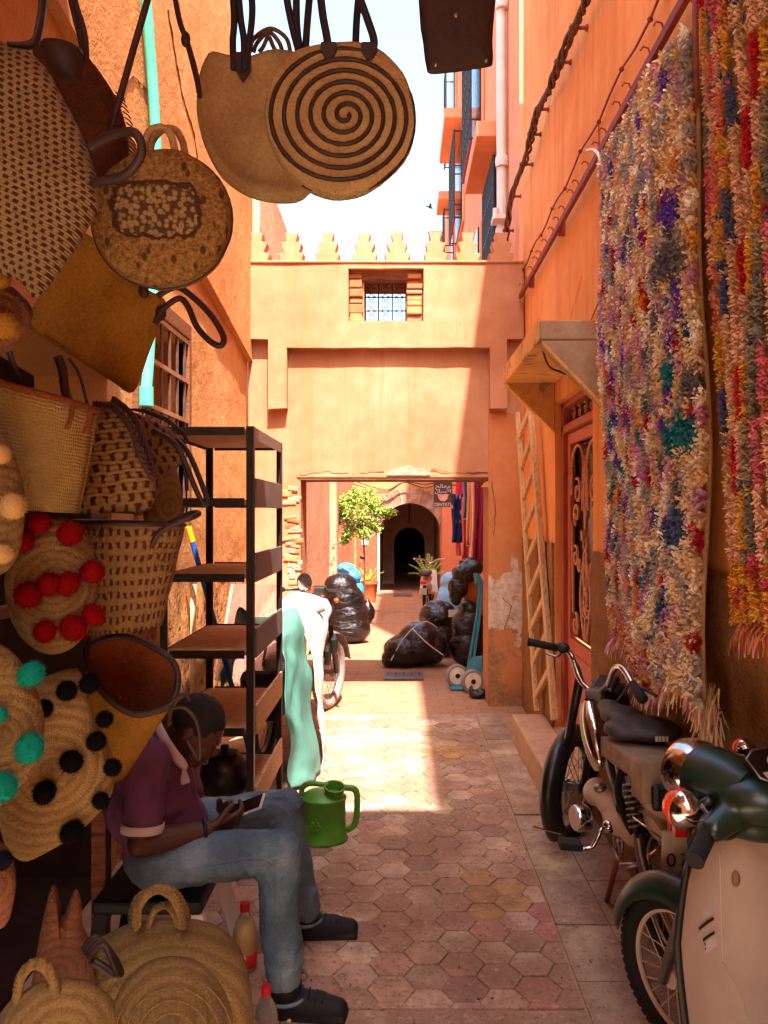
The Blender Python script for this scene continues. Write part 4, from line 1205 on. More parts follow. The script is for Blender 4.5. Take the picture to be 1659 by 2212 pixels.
# a: big dashed tote, top left
T = hung('woven_tote', 'large beige tote with dense dark dashes hanging tilted at upper left', 70, 640, 1.42)
fc = Face(70, 370, 1.42, 12, 0, -26)
puffy(fc, [(-60,90),(20,105),(62,112),(110,165),(165,270),(200,350),(216,425),(190,490),(140,565),(80,645),(45,610),(-10,590),(-70,580)], .045, M['wvA'], T)
strap([(20,100),(70,95),(85,60),(92,10),(100,-60)], 1.42, .011, M['leather'], T, flat=.5)
strap([(195,320,1.40),(235,295,1.38),(285,285,1.36),(305,310,1.36),(300,345,1.37),(265,380,1.39),(200,395,1.41)], 1.4, .0085, M['leather'], T)
# b: brown hide bag with fringe
T = hung('leather_bag', 'brown hide shoulder bag with fringed edge behind the dashed tote', 230, 390, 1.75)
fc = Face(180, 240, 1.75, 15, 0, 0)
puffy(fc, [(70,105),(125,95),(180,120),(228,175),(262,235),(278,300),(268,370),(235,395),(190,370),(140,260),(95,170)], .05, M['leatherbrown'], T)
puffy(fc, [(85,110),(130,100),(180,122),(195,170),(180,215),(120,190)], .062, M['leather'], T, 'flap')
for k in range(26):
    t = k/25; p = crv([fc.at(250,200), fc.at(274,270), fc.at(278,330), fc.at(258,385), fc.at(222,398)], 26)[int(t*103)]
    q = MB(); d = V((1, 0, -.5 - t)).normalized(); q.tube([p, p + d*.014, p + d*.024 + V((0, -.004, -.006))], .0016, 4); q.build('fringe', M['leather'], T)
strap([(182,128),(172,75),(158,20),(140,-60)], 1.74, .007, M['leather'], T); strap([(188,130),(183,70),(165,10),(150,-60)], 1.72, .006, M['strap'], T)
strap([(240,280,1.7),(262,200),(290,100),(316,10),(330,-50)], 1.68, .0075, M['strap'], T)
# c: flower print round bag
T = hung('flower_bag', 'round flower print bag with two stiff looped handles', 352, 622, 1.7)
fc = Face(352, 478, 1.7, 8, -6, 0)
puffy(fc, ell(352, 478, 150, 147, 30), .055, M['flower'], T, prof=((1, -.3), (1, .35), (.985, .62), (.95, .8), (.82, .92), (.6, .98), (.3, 1)))
q = MB(); q.tube([fc.at(x, y, .012) for x, y in ell(352, 478, 149, 146, 40)], .0045, 6, closed=True); q.build('piping', M['strap'], T, True)
strap([(310,355),(312,310),(325,282),(348,275),(368,290),(380,335)], 1.67, .008, M['raffia'], T); strap([(322,350),(330,305),(352,280),(378,280),(394,305),(400,335)], 1.75, .008, M['raffia'], T)
strap([(430,200,1.9),(425,170,1.9),(404,90,1.9),(388,45,1.9),(372,-40,1.9)], 1.9, .007, M['strap'], T, 'strap'); strap([(432,210,1.9),(422,150,1.9),(402,80,1.9)], 1.9, .006, M['strap'], T, 'strap')
q = MB(); q.ball(F(401, 85, 1.9), (.012, .012, .02), 8, 6); q.build('knot', M['strap'], T, True)
# d: plain round straw bag
T = hung('round_straw_bag', 'plain round straw bag hanging behind the spiral bag', 560, 440, 2.05)
fc = Face(555, 275, 2.05, 6, -6, 0)
puffy(fc, [(460,118),(500,126),(540,128),(600,112),(660,130),(700,200),(705,290),(690,380),(655,432),(600,441),(535,425),(480,385),(443,320),(427,250),(430,185),(442,140)], .03, M['raffia'], T, prof=((1, 0), (.99, .7), (.95, 1.0), (.84, 1.0), (.78, .62), (.6, .62), (.3, .66)))
for a in ([(505,150),(503,90),(506,40),(500,-50)], [(526,158),(527,90),(520,40),(512,-50)], [(530,150),(540,80),(545,20),(540,-50)]): strap(a, 2.0, .009, M['strapblue'], T)
q = MB(); fl = fc; q.prism([fc.loc(*p) for p in ((505,125),(545,125),(545,165),(528,192),(512,165))], .028, .036, fc.m); q.build('handle_tab', M['strap'], T, bevel=.003)
for k, (x0, x1, h) in enumerate(((540,628,62),(548,612,70),(560,600,80))):
    strap([(x0,112),(x0+8,h+22),((x0+x1)/2,h),(x1-10,h+20),(x1,118)], 2.1, .006, M['coilpale'], T, 'back_handle')
# e: spiral bag
T = hung('spiral_bag', 'round straw bag with a dark spiral against the sky', 735, 432, 1.85)
fc = Face(742, 264, 1.85, 4, -5, 0)
body = puffy(fc, [(640,118),(700,103),(760,100),(815,112),(858,150),(885,200),(898,265),(885,330),(840,385),(790,420),(735,432),(680,420),(630,385),(590,330),(573,270),(577,210),(600,155)], .034, M['raffia'], T, prof=((1, -.2), (1, .35), (.985, .75), (.95, .95), (.82, 1), (.6, 1), (.3, 1)))
pts = []; NS = 330
for k in range(NS):
    t = k/(NS-1); th = t*6.4*2*math.pi - .4; rr = 4 + 161*t
    ex = 1.04 if t < .9 else 1.04 - (t-.9)*.9; x = 748 - 12*t + rr*ex*math.cos(th); y = 262 + 4*t + rr*.97*math.sin(th)
    pts.append(fc.at(x + .8*nz((k*.9, 0, 0)), y + .8*nz((0, k*.9, 0)), .0355 - .022*max(0, (t-.88)/.12)))
q = MB(); q.tube(pts, [.0072*(1 + .3*nz((k*.7, 1, 1))) for k in range(NS)], 8, flat=.75); q.build('spiral_braid', M['leather'], T, True)
for x in (711, 797):
    q = MB(); q.prism([fc.loc(x-17, 108), fc.loc(x+16, 108), fc.loc(x+18, 128), fc.loc(x+4, 148), fc.loc(x-5, 148), fc.loc(x-18, 128)], .034, .041, fc.m); q.build('handle_tab', M['leather'], T, bevel=.004)
for a in ([(712,125),(706,80),(697,30),(688,-50)], [(800,125),(808,90),(795,45),(779,0),(765,-50)]): strap(a, 1.81, .0095, M['strapblue'], T)
for a in ([(660,108),(663,60),(668,0),(672,-50)], [(645,110),(632,60),(620,0),(614,-50)], [(768,102),(770,50),(774,0),(778,-50)], [(648,112),(641,50),(640,-50)]): strap(a, 1.88, .009, M['strapblue'], T)
# f: gold tote, hung by its side
T = hung('gold_tote', 'flat golden raffia tote with a dark looped handle', 285, 845, 2.1)
fc = Face(210, 670, 2.1, 18, 0, 28)
puffy(fc, [(58,700),(80,650),(120,580),(165,505),(205,515),(250,560),(310,620),(358,650),(345,700),(320,770),(288,846),(240,822),(180,785),(110,740)], .03, M['raffiagold'], T, smooth_n=4)
for off in (0, 9):
    q = MB(); q.tube([fc.at(x, y, .012) for x, y in ((66,702-off),(120,738-off),(180,775-off),(240,812-off),(285,836-off))], .0035, 6); q.build('stitched_band', M['fabric'], T)
strap([(335,700),(350,670),(385,645),(405,660),(425,705),(455,738),(478,746),(482,725),(455,680),(415,640),(380,620),(340,640)], 2.05, .0085, M['strap'], T)
for x, y in ((310, 635), (347, 680)):
    q = MB(); q.ball(fc.at(x, y, .02), (.016, .012, .022), 10, 7); q.build('handle_tab', M['strap'], T, True)
# q: mustard pompom bag at far left edge
T = hung('fluffy_bag', 'small woven bag with mustard pompoms at the left edge', 5, 760, 1.5)
fc = Face(0, 690, 1.5, 30)
puffy(fc, [(-60,600),(0,605),(50,640),(72,680),(45,730),(0,755),(-60,750)], .03, M['coilred'], T)
pom(fc, -2, 610, 26, 'pommust', T, .03); pom(fc, 8, 712, 34, 'pommust', T, .03)
# g: pale basket
def ring3(cx, cy, Y, rx, ry, n=30, tilt=0, dy=None, e=1):
    """a loop in plan: rx across the picture, ry away from the viewer"""
    c = F(cx, cy, Y); kx = rx/FF*Y; t = rad(tilt); o = []
    for k in range(n):
        a = 2*math.pi*k/n
        ca, sa = math.cos(a), math.sin(a)
        ca = math.copysign(abs(ca)**e, ca); sa = math.copysign(abs(sa)**e, sa)
        o.append(c + V((kx*ca*math.cos(t), ry*sa, -kx*ca*math.sin(t))))
    return o
T = hung('pale_basket', 'pale woven palm basket with leather ties at the left', 80, 1105, 1.72)
loft(ring3(75, 850, 1.72, 135, .10, 30, 15), ring3(70, 1100, 1.74, 98, .07, 30, 4), M['wvP'], T, inner=M['fabric'], rimmat=M['fabric'], rimr=.008)
strap([(125,770,1.8),(135,800,1.8),(140,840,1.8),(150,870,1.78)], 1.8, .011, M['leather'], T, flat=.5); strap([(150,775,1.8),(172,810,1.8),(188,870,1.78)], 1.8, .007, M['leather'], T, flat=.5); strap([(20,760,1.7),(30,790,1.7),(48,830,1.72)], 1.7, .007, M['leather'], T, flat=.5)
for x, y in ((152, 905), (190, 915)): strap([(x+6,y-28,1.63),(x,y,1.62),(x-8,y+22,1.62)], 1.62, .006, M['fabric'], T, 'leather_tie', flat=.5)
# h: dashed basket with braided handle
T = hung('dashed_basket', 'dashed palm basket with a braided brown handle', 250, 1105, 2.0)
fc = Face(255, 990, 2.0, 22, 0, 8)
puffy(fc, [(205,880),(245,868),(290,915),(328,990),(337,1035),(322,1104),(240,1108),(165,1102),(172,1040),(185,960)], .06, M['wvB'], T)
rope([(205,872,1.93),(245,880,1.92),(280,920,1.91),(305,985,1.9),(330,1030,1.92),(322,985,1.93),(290,905,1.94),(245,862,1.96)], 1.92, .008, M['strap'], T)
# i: small dashed basket with dark rim
T = hung('rimmed_basket', 'small dashed basket with a dark rim and two long cord handles', 340, 1030, 2.2)
fc = Face(330, 960, 2.2, 25, 0, 10)
puffy(fc, [(268,890),(320,902),(370,930),(398,958),(392,1005),(368,1010),(345,1055),(325,1050),(300,980)], .05, M['wvB'], T)
q = MB(); q.tube([fc.at(x, y, .03) for x, y in [(268,886),(310,890),(355,908),(393,938),(400,955),(385,962),(345,950),(305,925)]], .007, 8, closed=True); q.build('rim', M['leather'], T, True)
strap([(330,930,2.1),(375,955,2.08),(400,1000,2.07),(420,1050,2.07),(440,1090,2.07),(447,1080,2.08),(430,1030,2.1),(405,975,2.12),(380,950,2.14)], 2.1, .0075, M['leather'], T)
strap([(345,935,2.15),(385,970,2.15),(400,1015,2.15),(404,1060,2.15)], 2.15, .006, M['leather'], T)
# j: round plaited bag
T = hung('plaited_round_bag', 'narrow view of a round plaited bag hanging by the window', 352, 1200, 2.4)
fc = Face(352, 1095, 2.4, 50)
puffy(fc, ell(352, 1095, 38, 106, 24), .035, M['coilpale'], T)
strap([(345,1000,2.4),(350,960,2.4),(365,930,2.4),(372,985,2.42)], 2.4, .006, M['raffia'], T)
# k: large paired-dash basket
T = hung('paired_dash_basket', 'large basket with rows of paired red dashes and one loop handle', 270, 1370, 2.08)
loft(ring3(280, 1130, 2.08, 116, .12, 34, 2), ring3(268, 1358, 2.10, 78, .08, 34, -6), M['wvC'], T, inner=M['leather'], rimmat=M['strap'], rimr=.006)
strap([(330,1175,1.97),(345,1150,1.96),(385,1128,1.96),(420,1115,1.97),(428,1108,2.0),(405,1112,2.03),(360,1135,2.06)], 2.0, .008, M['strap'], T)
# p: cream pompom bag
T = hung('cream_pompom_bag', 'straw bag with cream wool pompoms cut by the left edge', 0, 1230, 1.55)
fc = Face(-10, 1090, 1.55, 32)
puffy(fc, [(-80,930),(-10,925),(30,980),(52,1060),(50,1150),(30,1220),(-20,1250),(-80,1240)], .035, M['coil'], T)
for x, y, r_ in ((-4, 985, 24), (22, 1095, 32), (0, 1195, 24)): pom(fc, x, y, r_, 'pomcream', T, .045)
# l: red pompom bag
T = hung('red_pompom_bag', 'oval straw bag covered with bright red pompoms', 115, 1415, 1.75)
fc = Face(112, 1262, 1.75, 32, 0, 0)
puffy(fc, ell(112, 1262, 102, 152, 26), .05, M['coil'], T)
for x, y, r_ in ((78,1130,27),(143,1152,30),(42,1168,26),(190,1232,29),(98,1258,28),(138,1257,29),(55,1281,32),(191,1323,27),(90,1358,28),(150,1350,32)): pom(fc, x, y, r_, 'pomred', T, .055)
# m: dark-rimmed lined basket, mouth towards us
T = hung('lined_basket', 'golden basket with dark leather rim, open mouth facing out', 260, 1700, 2.1)
fr = Face(285, 1460, 2.12, 20, 25)
rim = crv([fr.at(x, y) for x, y in ((190,1400),(225,1380),(275,1376),(335,1400),(375,1430),(385,1473),(370,1520),(335,1537),(288,1543),(240,1515),(207,1475),(190,1435))], 3, True)
fb = Face(235, 1660, 2.3, 20, 0); n_ = len(rim); cc = sum(rim, V((0, 0, 0)))/n_; cb = fb.at(235, 1655)
bot = [cb + (p - cc)*.42 + V((0, (p - cc).y*.3, 0)) for p in rim]
loft(rim, bot, M['raffiagold'], T, inner=M['fabric'], rimmat=M['leather'], rimr=.009)
strap([(368,1520,2.05),(385,1505,2.05),(400,1500,2.05),(410,1515,2.05)], 2.05, .005, M['strap'], T); strap([(370,1530,2.03),(400,1530,2.02),(425,1560,2.02),(432,1610,2.02),(428,1640,2.03),(405,1600,2.05)], 2.03, .005, M['strap'], T)
# n: black pompom bag
T = hung('black_pompom_bag', 'coiled straw bag dotted with black pompoms beside the teal one', 90, 1860, 1.8)
fc = Face(110, 1650, 1.8, 28)
puffy(fc, [(40,1490),(100,1462),(165,1443),(190,1490),(205,1550),(240,1620),(248,1690),(215,1755),(150,1812),(90,1845),(45,1860),(10,1820),(-10,1730),(-20,1600)], .045, M['coilpale'], T)
for x, y, r_ in ((140,1483,25),(188,1468,24),(92,1520,22),(220,1543,21),(203,1590,24),(150,1632,27),(237,1645,21),(93,1697,27),(212,1715,21),(152,1783,29)): pom(fc, x, y, r_, 'pomblack', T, .05)
# o: teal pompom bag
T = hung('teal_pompom_bag', 'straw bag with teal pompoms cut by the left edge', 0, 1760, 1.55)
fc = Face(0, 1580, 1.55, 30)
puffy(fc, [(-70,1385),(0,1392),(40,1425),(80,1490),(98,1565),(85,1640),(30,1715),(-30,1760),(-80,1760)], .04, M['coil'], T)
for x, y, r_ in ((62,1447,30),(-2,1532,18),(60,1603,34),(2,1684,36)): pom(fc, x, y, r_, 'pomteal', T, .05)
T = hung('navy_pompom_bag', 'dim straw bag with a navy pompom in the lower left corner', 0, 1980, 1.6)
fc = Face(-10, 1900, 1.6, 30)
puffy(fc, [(-70,1810),(0,1815),(30,1860),(32,1930),(10,2000),(-70,2010)], .03, M['coilred'], T)
pom(fc, 4, 1842, 22, 'pomnavy', T, .04)

# rail the bags hang from
T = thing('bag_rail', 'dark wooden display frame behind the hanging bags', 'frame', (-.95, 1.9, 0))
for x, y in ((-1.0, 1.2), (-1.02, 2.62)):
    q = MB(); q.box((x-.025, y-.025, 0), (x+.025, y+.025, 1.93)); q.build('post', M['oldwood'], T, bevel=.004)
for z in (.9, 1.35, 1.85):
    q = MB(); q.bar((-1.0, 1.2, z), (-1.02, 2.62, z), .03, .03); q.build('rail', M['oldwood'], T, bevel=.003)

# bags on the floor
G_FL = 'straw bags standing on the floor'
T = hung('large_straw_bag', 'large round straw bag with rope handles standing before the man', 360, 2500, 1.9, 'bag', G_FL)
fc = Face(362, 2245, 1.9, 10, 8)
puffy(fc, [(182,2120),(190,2050),(240,2012),(310,1990),(380,1984),(450,1995),(505,2028),(532,2085),(545,2160),(548,2260),(530,2380),(470,2470),(362,2500),(255,2470),(195,2370),(178,2240)], .07, M['coilbig'], T)
for d, Y in ((0, 1.86), (10, 1.95)): rope([(295-d,2000),(298-d,1960),(320-d,1930),(345+d,1920),(372+d,1935),(390+d,1970),(394+d,2000)], Y, .010, M['coilpale'], T)
rope([(320,1998),(335,1965),(360,1955),(378,1975),(385,1998)], 1.9, .008, M['coilpale'], T)
T = hung('ringed_straw_bag', 'round straw bag with pale concentric stitching at the bottom edge', 370, 2500, 1.66, 'bag', G_FL)
fc = Face(372, 2230, 1.66, 4, 35)
puffy(fc, ell(372, 2215, 130, 152, 30), .06, M['coilbig'], T)
for k in range(5):
    q = MB(); rr = 28 + 24*k; q.tube([fc.at(385 + rr*math.cos(a), 2250 + rr*1.12*math.sin(a), .064 - .010*(rr/124)**3 - .002) for a in [math.pi + math.pi*j/30 for j in range(31)]], .0016, 5); q.build('stitching', M['coilpale'], T, True)
T = hung('handled_straw_bag', 'plain straw bag with one arched handle in the bottom left corner', 130, 2500, 1.62, 'bag', G_FL)
fc = Face(140, 2260, 1.62, 8, 25)
puffy(fc, ell(138, 2235, 130, 125, 30), .06, M['coilpale'], T)
rope([(36,2160),(45,2110),(72,2082),(100,2090),(118,2125),(122,2160)], 1.62, .010, M['coilpale'], T)
T = hung('russet_basket', 'russet straw basket with two pointed ears in the dim lower left', 140, 2330, 1.8, 'bag', G_FL)
fc = Face(130, 2080, 1.8, 20)
puffy(fc, [(70,2330),(60,2200),(75,2080),(92,1990),(108,1920),(122,1925),(126,1975),(135,1985),(150,1945),(165,1925),(176,1955),(178,2000),(200,2060),(210,2180),(200,2330)], .045, M['coilred'], T, smooth_n=4)
T = hung('dark_looped_straps', 'dark coiled leather straps lying over the large straw bag', 215, 2090, 1.74, 'straps', None)
for k in range(4): strap([(180+k*4,2050+k*6),(205+k*6,2025+k*5),(245,2065+k*6),(262-k*4,2105),(235-k*3,2100-k*4),(195+k*3,2075)], 1.735 - k*.006, .007, M['leather'], T, 'strap')

# studded leather panel from the roof
T = thing('leather_hide', 'dark studded leather hide hanging from the roof against the sky', 'leather', F(985, 160, 1.9))
fc = Face(987, 70, 1.9, 4)
puffy(fc, [(902,-160),(905,0),(912,80),(920,140),(930,160),(985,156),(1050,146),(1064,130),(1066,60),(1068,-160)], .014, M['leather'], T, wob=.004, smooth_n=4)
for x, y in ((940,148),(1048,138),(983,42)):
    q = MB(); q.ball(fc.at(x, y, .014), .006, 8, 6); q.build('stud', M['steel'], T, True)
q = MB(); q.box((fc.at(910,-150).x, 1.9, fc.at(910,-150).z-.02), (fc.at(1066,-150).x, 1.94, 3.69)); q.build('hanger', M['oldwood'], T)
# ---------------------------------------------------------------- rack, pot, tarp, watering can, ...
def shelf_rack():
    y0, y1, xl, xr = 3.50, 4.36, -1.094, -.667
    T = thing('shelf_rack', 'tall dark metal shelf rack with wooden boards standing behind the man', 'shelf', (xl, y0, 0))
    for x in (xl, xr):
        for y in (y0, y1):
            q = MB(); s = 1 if x == xl else -1; sy = 1 if y == y0 else -1
            q.box((min(x, x+s*.034), min(y, y+sy*.006), 0), (max(x, x+s*.034), max(y, y+sy*.006), 2.0)); q.box((min(x, x+s*.006), min(y+sy*.006, y+sy*.034), 0), (max(x, x+s*.006), max(y+sy*.006, y+sy*.034), 2.0))
            q.build('post', M['rackmetal'], T)
    zs = [1.985, 1.66, 1.315, .965, .61, .235]
    for i, z in enumerate(zs):
        q = MB(); q.box((xl+.008, y0+.008, z-.012), (xr-.008, y1-.008, z+.004)); S = q.build('shelf_board', M['board'], T)
        q = MB(); q.box((xl+.042, y0+.001, z-.026), (xr-.042, y0+.006, z+.012)); q.box((xl+.042, y1-.006, z-.026), (xr-.042, y1-.001, z+.012)); q.box((xl+.001, y0+.042, z-.026), (xl+.006, y1-.042, z+.006)); q.build('shelf_frame', M['rackmetal'], S)
        if i: 
            q = MB(); q.box((xr-.007, y0+.043, z-.03), (xr+.006, y1-.043, z+.105)); q.build('side_panel', M['rackpanel'] if i < 4 else M['board'], S, bevel=.002)
        else:
            q = MB(); q.box((xr-.006, y0+.042, z-.04), (xr-.001, y1-.042, z+.014)); q.build('shelf_frame', M['rackpanel'], S)
    P = thing('round_pot', 'round glossy black pot on the lowest board of the shelf rack', 'pot', (-.90, 3.68, .241))
    q = MB(); q.lathe([(.001, 0), (.06, 0), (.10, .04), (.118, .10), (.112, .16), (.085, .20), (.06, .212), (.065, .225), (.001, .232)], 26, MX.Translation((-.835, 3.66, .241))); q.build('body', M['bikeblack'], P, True, auto=50)
    q = MB(); q.lathe([(.001, .232), (.018, .236), (.022, .255), (.001, .262)], 12, MX.Translation((-.835, 3.66, .241))); q.build('lid_knob', M['bikeblack'], P, True)
    C = thing('small_carton', 'tiny orange carton lying on a rack board near the front edge', 'carton', (-.98, 3.53, .615))
    q = MB(); q.cbox((-.955, 3.54, .633), (.045, .03, .036), MX.Rotation(.4, 4, 'Z')); q.build('box', M['cardboard'], C, bevel=.002)
    q = MB(); q.cbox((-.955, 3.54, .653), (.025, .015, .003), MX.Rotation(.4, 4, 'Z')); q.build('print', M['white'], C)
shelf_rack()

def broom():
    T = thing('broom', 'blue broom handle with a yellow grip leaning on the left wall', 'broom', (-1.0, 4.45, 0))
    a = F(407, 1138, 4.42); b = F(462, 1340, 4.52); d = (b-a).normalized()
    e = a + d*((a.z-.05)/-d.z)
    q = MB(); q.tube([a+d*.09, e], .016, 10); q.build('handle', plain('1E56A8', .4), T, True, auto=40)
    q = MB(); q.tube([a, a+d*.09], .018, 10); q.build('grip', plain('E8B020', .4), T, True, auto=40)
    q = MB(); q.box((e.x-.05, e.y-.12, 0), (e.x+.02, e.y+.12, .07)); q.build('brush', M['bark'], T, bevel=.01)
    T = thing('wooden_pole', 'thin wooden pole leaning behind the shelf rack', 'pole', (-1.1, 4.6, 0))
    q = MB(); q.tube([F(418, 1262, 4.62), F(415, 1640, 4.55) ], .018, 8); q.build('pole', M['ladder'], T, True)
    T = thing('leaning_board', 'pale pink board leaning on the left wall behind the rack', 'board', (-1.15, 5.2, 0))
    m = MB(); p = [F(470, 1470, 5.0), F(505, 1262, 5.15), F(600, 1262, 5.95), F(600, 1490, 5.9)]
    m.add(p + [v + V((-.02, .005, 0)) for v in p], [(0,1,2,3),(7,6,5,4),(0,4,5,1),(1,5,6,2),(2,6,7,3),(3,7,4,0)]); m.build('board', M['hex'][0] if False else plain('D89C84', .8), T)
broom()

def watering_can():
    T = thing('watering_can', 'green plastic watering can standing on the paving by the rack', 'watering can', (-.378, 3.74, 0))
    c = V((-.378, 3.76, 0)); sc = 1.0
    q = MB(); prof = [(.001, .004), (.116, .0), (.123, .008), (.123, .02), (.117, .026), (.113, .10), (.112, .20), (.117, .206), (.117, .216), (.11, .222), (.075, .242), (.001, .25)]
    q.lathe(prof, 34, MX.Translation(c), 1.0, .8); B = q.build('body', M['green'], T, True, auto=40)
    m = MX.Translation(c + V((.055, -.02, .232))) @ MX.Rotation(rad(8), 4, 'Y') @ MX.Rotation(rad(14), 4, 'X')
    q = MB(); q.lathe([(.044, -.02), (.046, .02), (.052, .04), (.052, .048), (.045, .048), (.04, .03), (.036, -.005), (.001, -.008)], 26, m); q.build('filler_neck', M['green'], T, True, auto=50)
    q = MB(); q.tube(crv([c+V((.105,-.02,.268)), c+V((.15,-.02,.262)), c+V((.168,-.02,.235)), c+V((.168,-.02,.15)), c+V((.155,-.02,.085)), c+V((.118,-.02,.06))], 6), .013, 10, flat=1.2); q.build('side_handle', M['green'], T, True)
    q = MB(); q.tube(crv([c+V((-.10,-.02,.225)), c+V((-.098,-.02,.262)), c+V((-.07,-.02,.284)), c+V((-.02,-.02,.285)), c+V((.03,-.02,.278))], 6), .013, 10, flat=.8); q.build('top_handle', M['green'], T, True)
    q = MB(); 
    for a in range(6):
        t = a*1.047; q.ball(c + V((-.03 + .02*math.cos(t), -.0905, .10 + .02*math.sin(t))), (.011, .004, .011), 8, 6)
    q.ball(c + V((-.03, -.0915, .10)), (.008, .004, .008), 8, 6); q.build('embossed_flower', M['green'], B, True)
    q = MB(); q.tube(crv([c+V((-.116,-.03,.05)), c+V((-.16,-.04,.12)), c+V((-.20,-.05,.20))], 5), [.02-.0006*k for k in range(11)], 10); q.build('spout', M['green'], T, True)
watering_can()

def tarp_bike():
    """a motorcycle parked along the left wall, nose to the gate, half under covers"""
    T = thing('covered_motorcycle', 'motorcycle parked by the gate under a cream cover, mirror and front tyre showing', 'motorcycle', (-.75, 5.6, 0))
    wc = V((-.585, 6.32, .30))
    rd = V((.30, .954, 0)); nn = V((.954, -.30, 0))
    def wheel(c, r, parent, heading, tw=.045, rim=M['steel'], tm=M['rubber'], spokes=18):
        h = V(heading).normalized(); n = V((h.y, -h.x, 0))
        m = MX.Identity(4)
        for i in range(3): m[i][0] = h[i]; m[i][1] = (0, 0, 1)[i]; m[i][2] = n[i]; m[i][3] = c[i]
        q = MB(); q.tube([m @ V((r*.87*math.cos(a), r*.87*math.sin(a), 0)) for a in [6.283*k/44 for k in range(44)]], r*.13 if r*.13 > tw*.4 else tw*.5, 10, closed=True); W = q.build('tyre', tm, parent, True)
        q = MB(); q.tube([m @ V((r*.75*math.cos(a), r*.75*math.sin(a), 0)) for a in [6.283*k/40 for k in range(40)]], .010, 8, closed=True); q.build('rim', rim, W, True)
        q = MB(); q.lathe([(.001,-.05),(.03,-.05),(.03,-.02),(.02,-.02),(.02,.02),(.03,.02),(.03,.05),(.001,.05)], 14, m); 
        for k in range(spokes):
            a = 6.283*k/spokes; b = a + (.5 if k % 2 else -.5); z = .035 if k % 4 < 2 else -.035
            q.tube([m @ V((.028*math.cos(b), .028*math.sin(b), z)), m @ V((r*.75*math.cos(a), r*.75*math.sin(a), 0))], .0022, 4)
        q.build('spokes', rim, W)
        # tread blocks
        q = MB()
        for k in range(60):
            a = 6.283*k/60; q.bar(m @ V((r*.985*math.cos(a), r*.985*math.sin(a), -tw*.30)), m @ V((r*.985*math.cos(a+.03), r*.985*math.sin(a+.03), tw*.30)), .016, .006, m.to_3x3() @ V((math.cos(a), math.sin(a), 0)))
        q.build('tread', tm, W)
        return W
    globals()['wheel'] = wheel
    wheel(wc, .30, T, rd, .09, M['steel'], M['rubberdust'])
    q = MB(); q.grid(lambda u, v: wc + rd*(.335*math.cos(.2 + u*2.3)) + V((0, 0, .335*math.sin(.2 + u*2.3))) + nn*((v-.5)*.13*(1)) - V((0, 0, .02*(abs(v-.5)*2)**2)), 14, 6); q.build('front_fender', M['rackpanel'], T, True, solid=.004)
    for s in (-.07, .07):
        q = MB(); q.tube([wc + nn*s, wc + nn*s - rd*.22 + V((0, 0, .62))], .02, 8); q.build('fork_leg', M['bikeblack'], T, True)
    hb = wc - rd*.26 + V((0, 0, .70))
    q = MB(); q.tube(crv([hb - nn*.36 - rd*.14, hb - nn*.2 - rd*.02, hb, hb + nn*.2 - rd*.02, hb + nn*.36 - rd*.14], 6), .012, 8); q.build('handlebar', M['bikeblack'], T, True)
    for s in (-1, 1):
        q = MB(); q.tube([hb + nn*s*.36 - rd*.14, hb + nn*s*.25 - rd*.05], .019, 10); q.build('grip', M['rubber'], T, True)
    # near-side grip and lever lying on the cover
    a, b = F(640, 1338, 5.55), F(700, 1316, 5.75)
    q = MB(); q.tube([a, a.lerp(b, .45)], .026, 10); q.tube([a.lerp(b, .45), b], .017, 10); q.build('grip', M['rackpanel'], T, True, auto=40)
    q = MB(); q.ball(F(660, 1342, 5.5), .022, 10, 8); q.build('red_switch', M['redlens'], T, True)
    mc = F(657, 1258, 5.95)
    q = MB(); m = MX.Translation(mc) @ MX.Rotation(rad(100), 4, 'X') @ MX.Rotation(rad(15), 4, 'Y')
    q.lathe([(.001, -.02), (.05, -.016), (.066, 0), (.066, .012), (.06, .012), (.058, .006), (.001, .006)], 22, m, .9, 1.15); q.build('mirror', M['bikeblack'], T, True, auto=40)
    q = MB(); q.lathe([(.001, .0075), (.057, .0075)], 20, m, .9, 1.15); q.build('mirror_glass', M['chrome'], T)
    q = MB(); q.tube(crv([mc + V((.0, 0, -.06)), F(650, 1300, 5.85), F(640, 1320, 5.7), F(642, 1345, 5.6)], 6), .007, 8); q.build('mirror_stem', M['bikeblack'], T, True)
    q = MB(); q.ball(F(672, 1275, 6.0), (.025, .03, .025), 10, 8); q.build('indicator', M['amberlens'], T, True)
    q = MB(); q.cbox(F(690, 1275, 6.05), (.11, .10, .07)); q.build('headlight_case', M['bikeblack'], T, bevel=.015)
    q = MB(); q.ball(F(727, 1297, 6.1), (.022, .03, .02), 10, 8); q.build('indicator', M['amberlens'], T, True)
    for p in ((715, 1330, 6.1), (722, 1390, 6.15), (708, 1415, 6.1)):
        q = MB(); q.cbox(F(*p), (.05, .12, .13), MX.Rotation(.3, 4, 'X')); q.build('side_trim', M['bikeblack'], T, bevel=.012)
    q = MB(); q.box((-1.0, 4.75, .30), (-.72, 5.9, .62)); q.build('engine', M['bikeblack'], T, bevel=.05)
    wheel(V((-.88, 4.95, .29)), .29, T, (.1, 1, 0), .09)
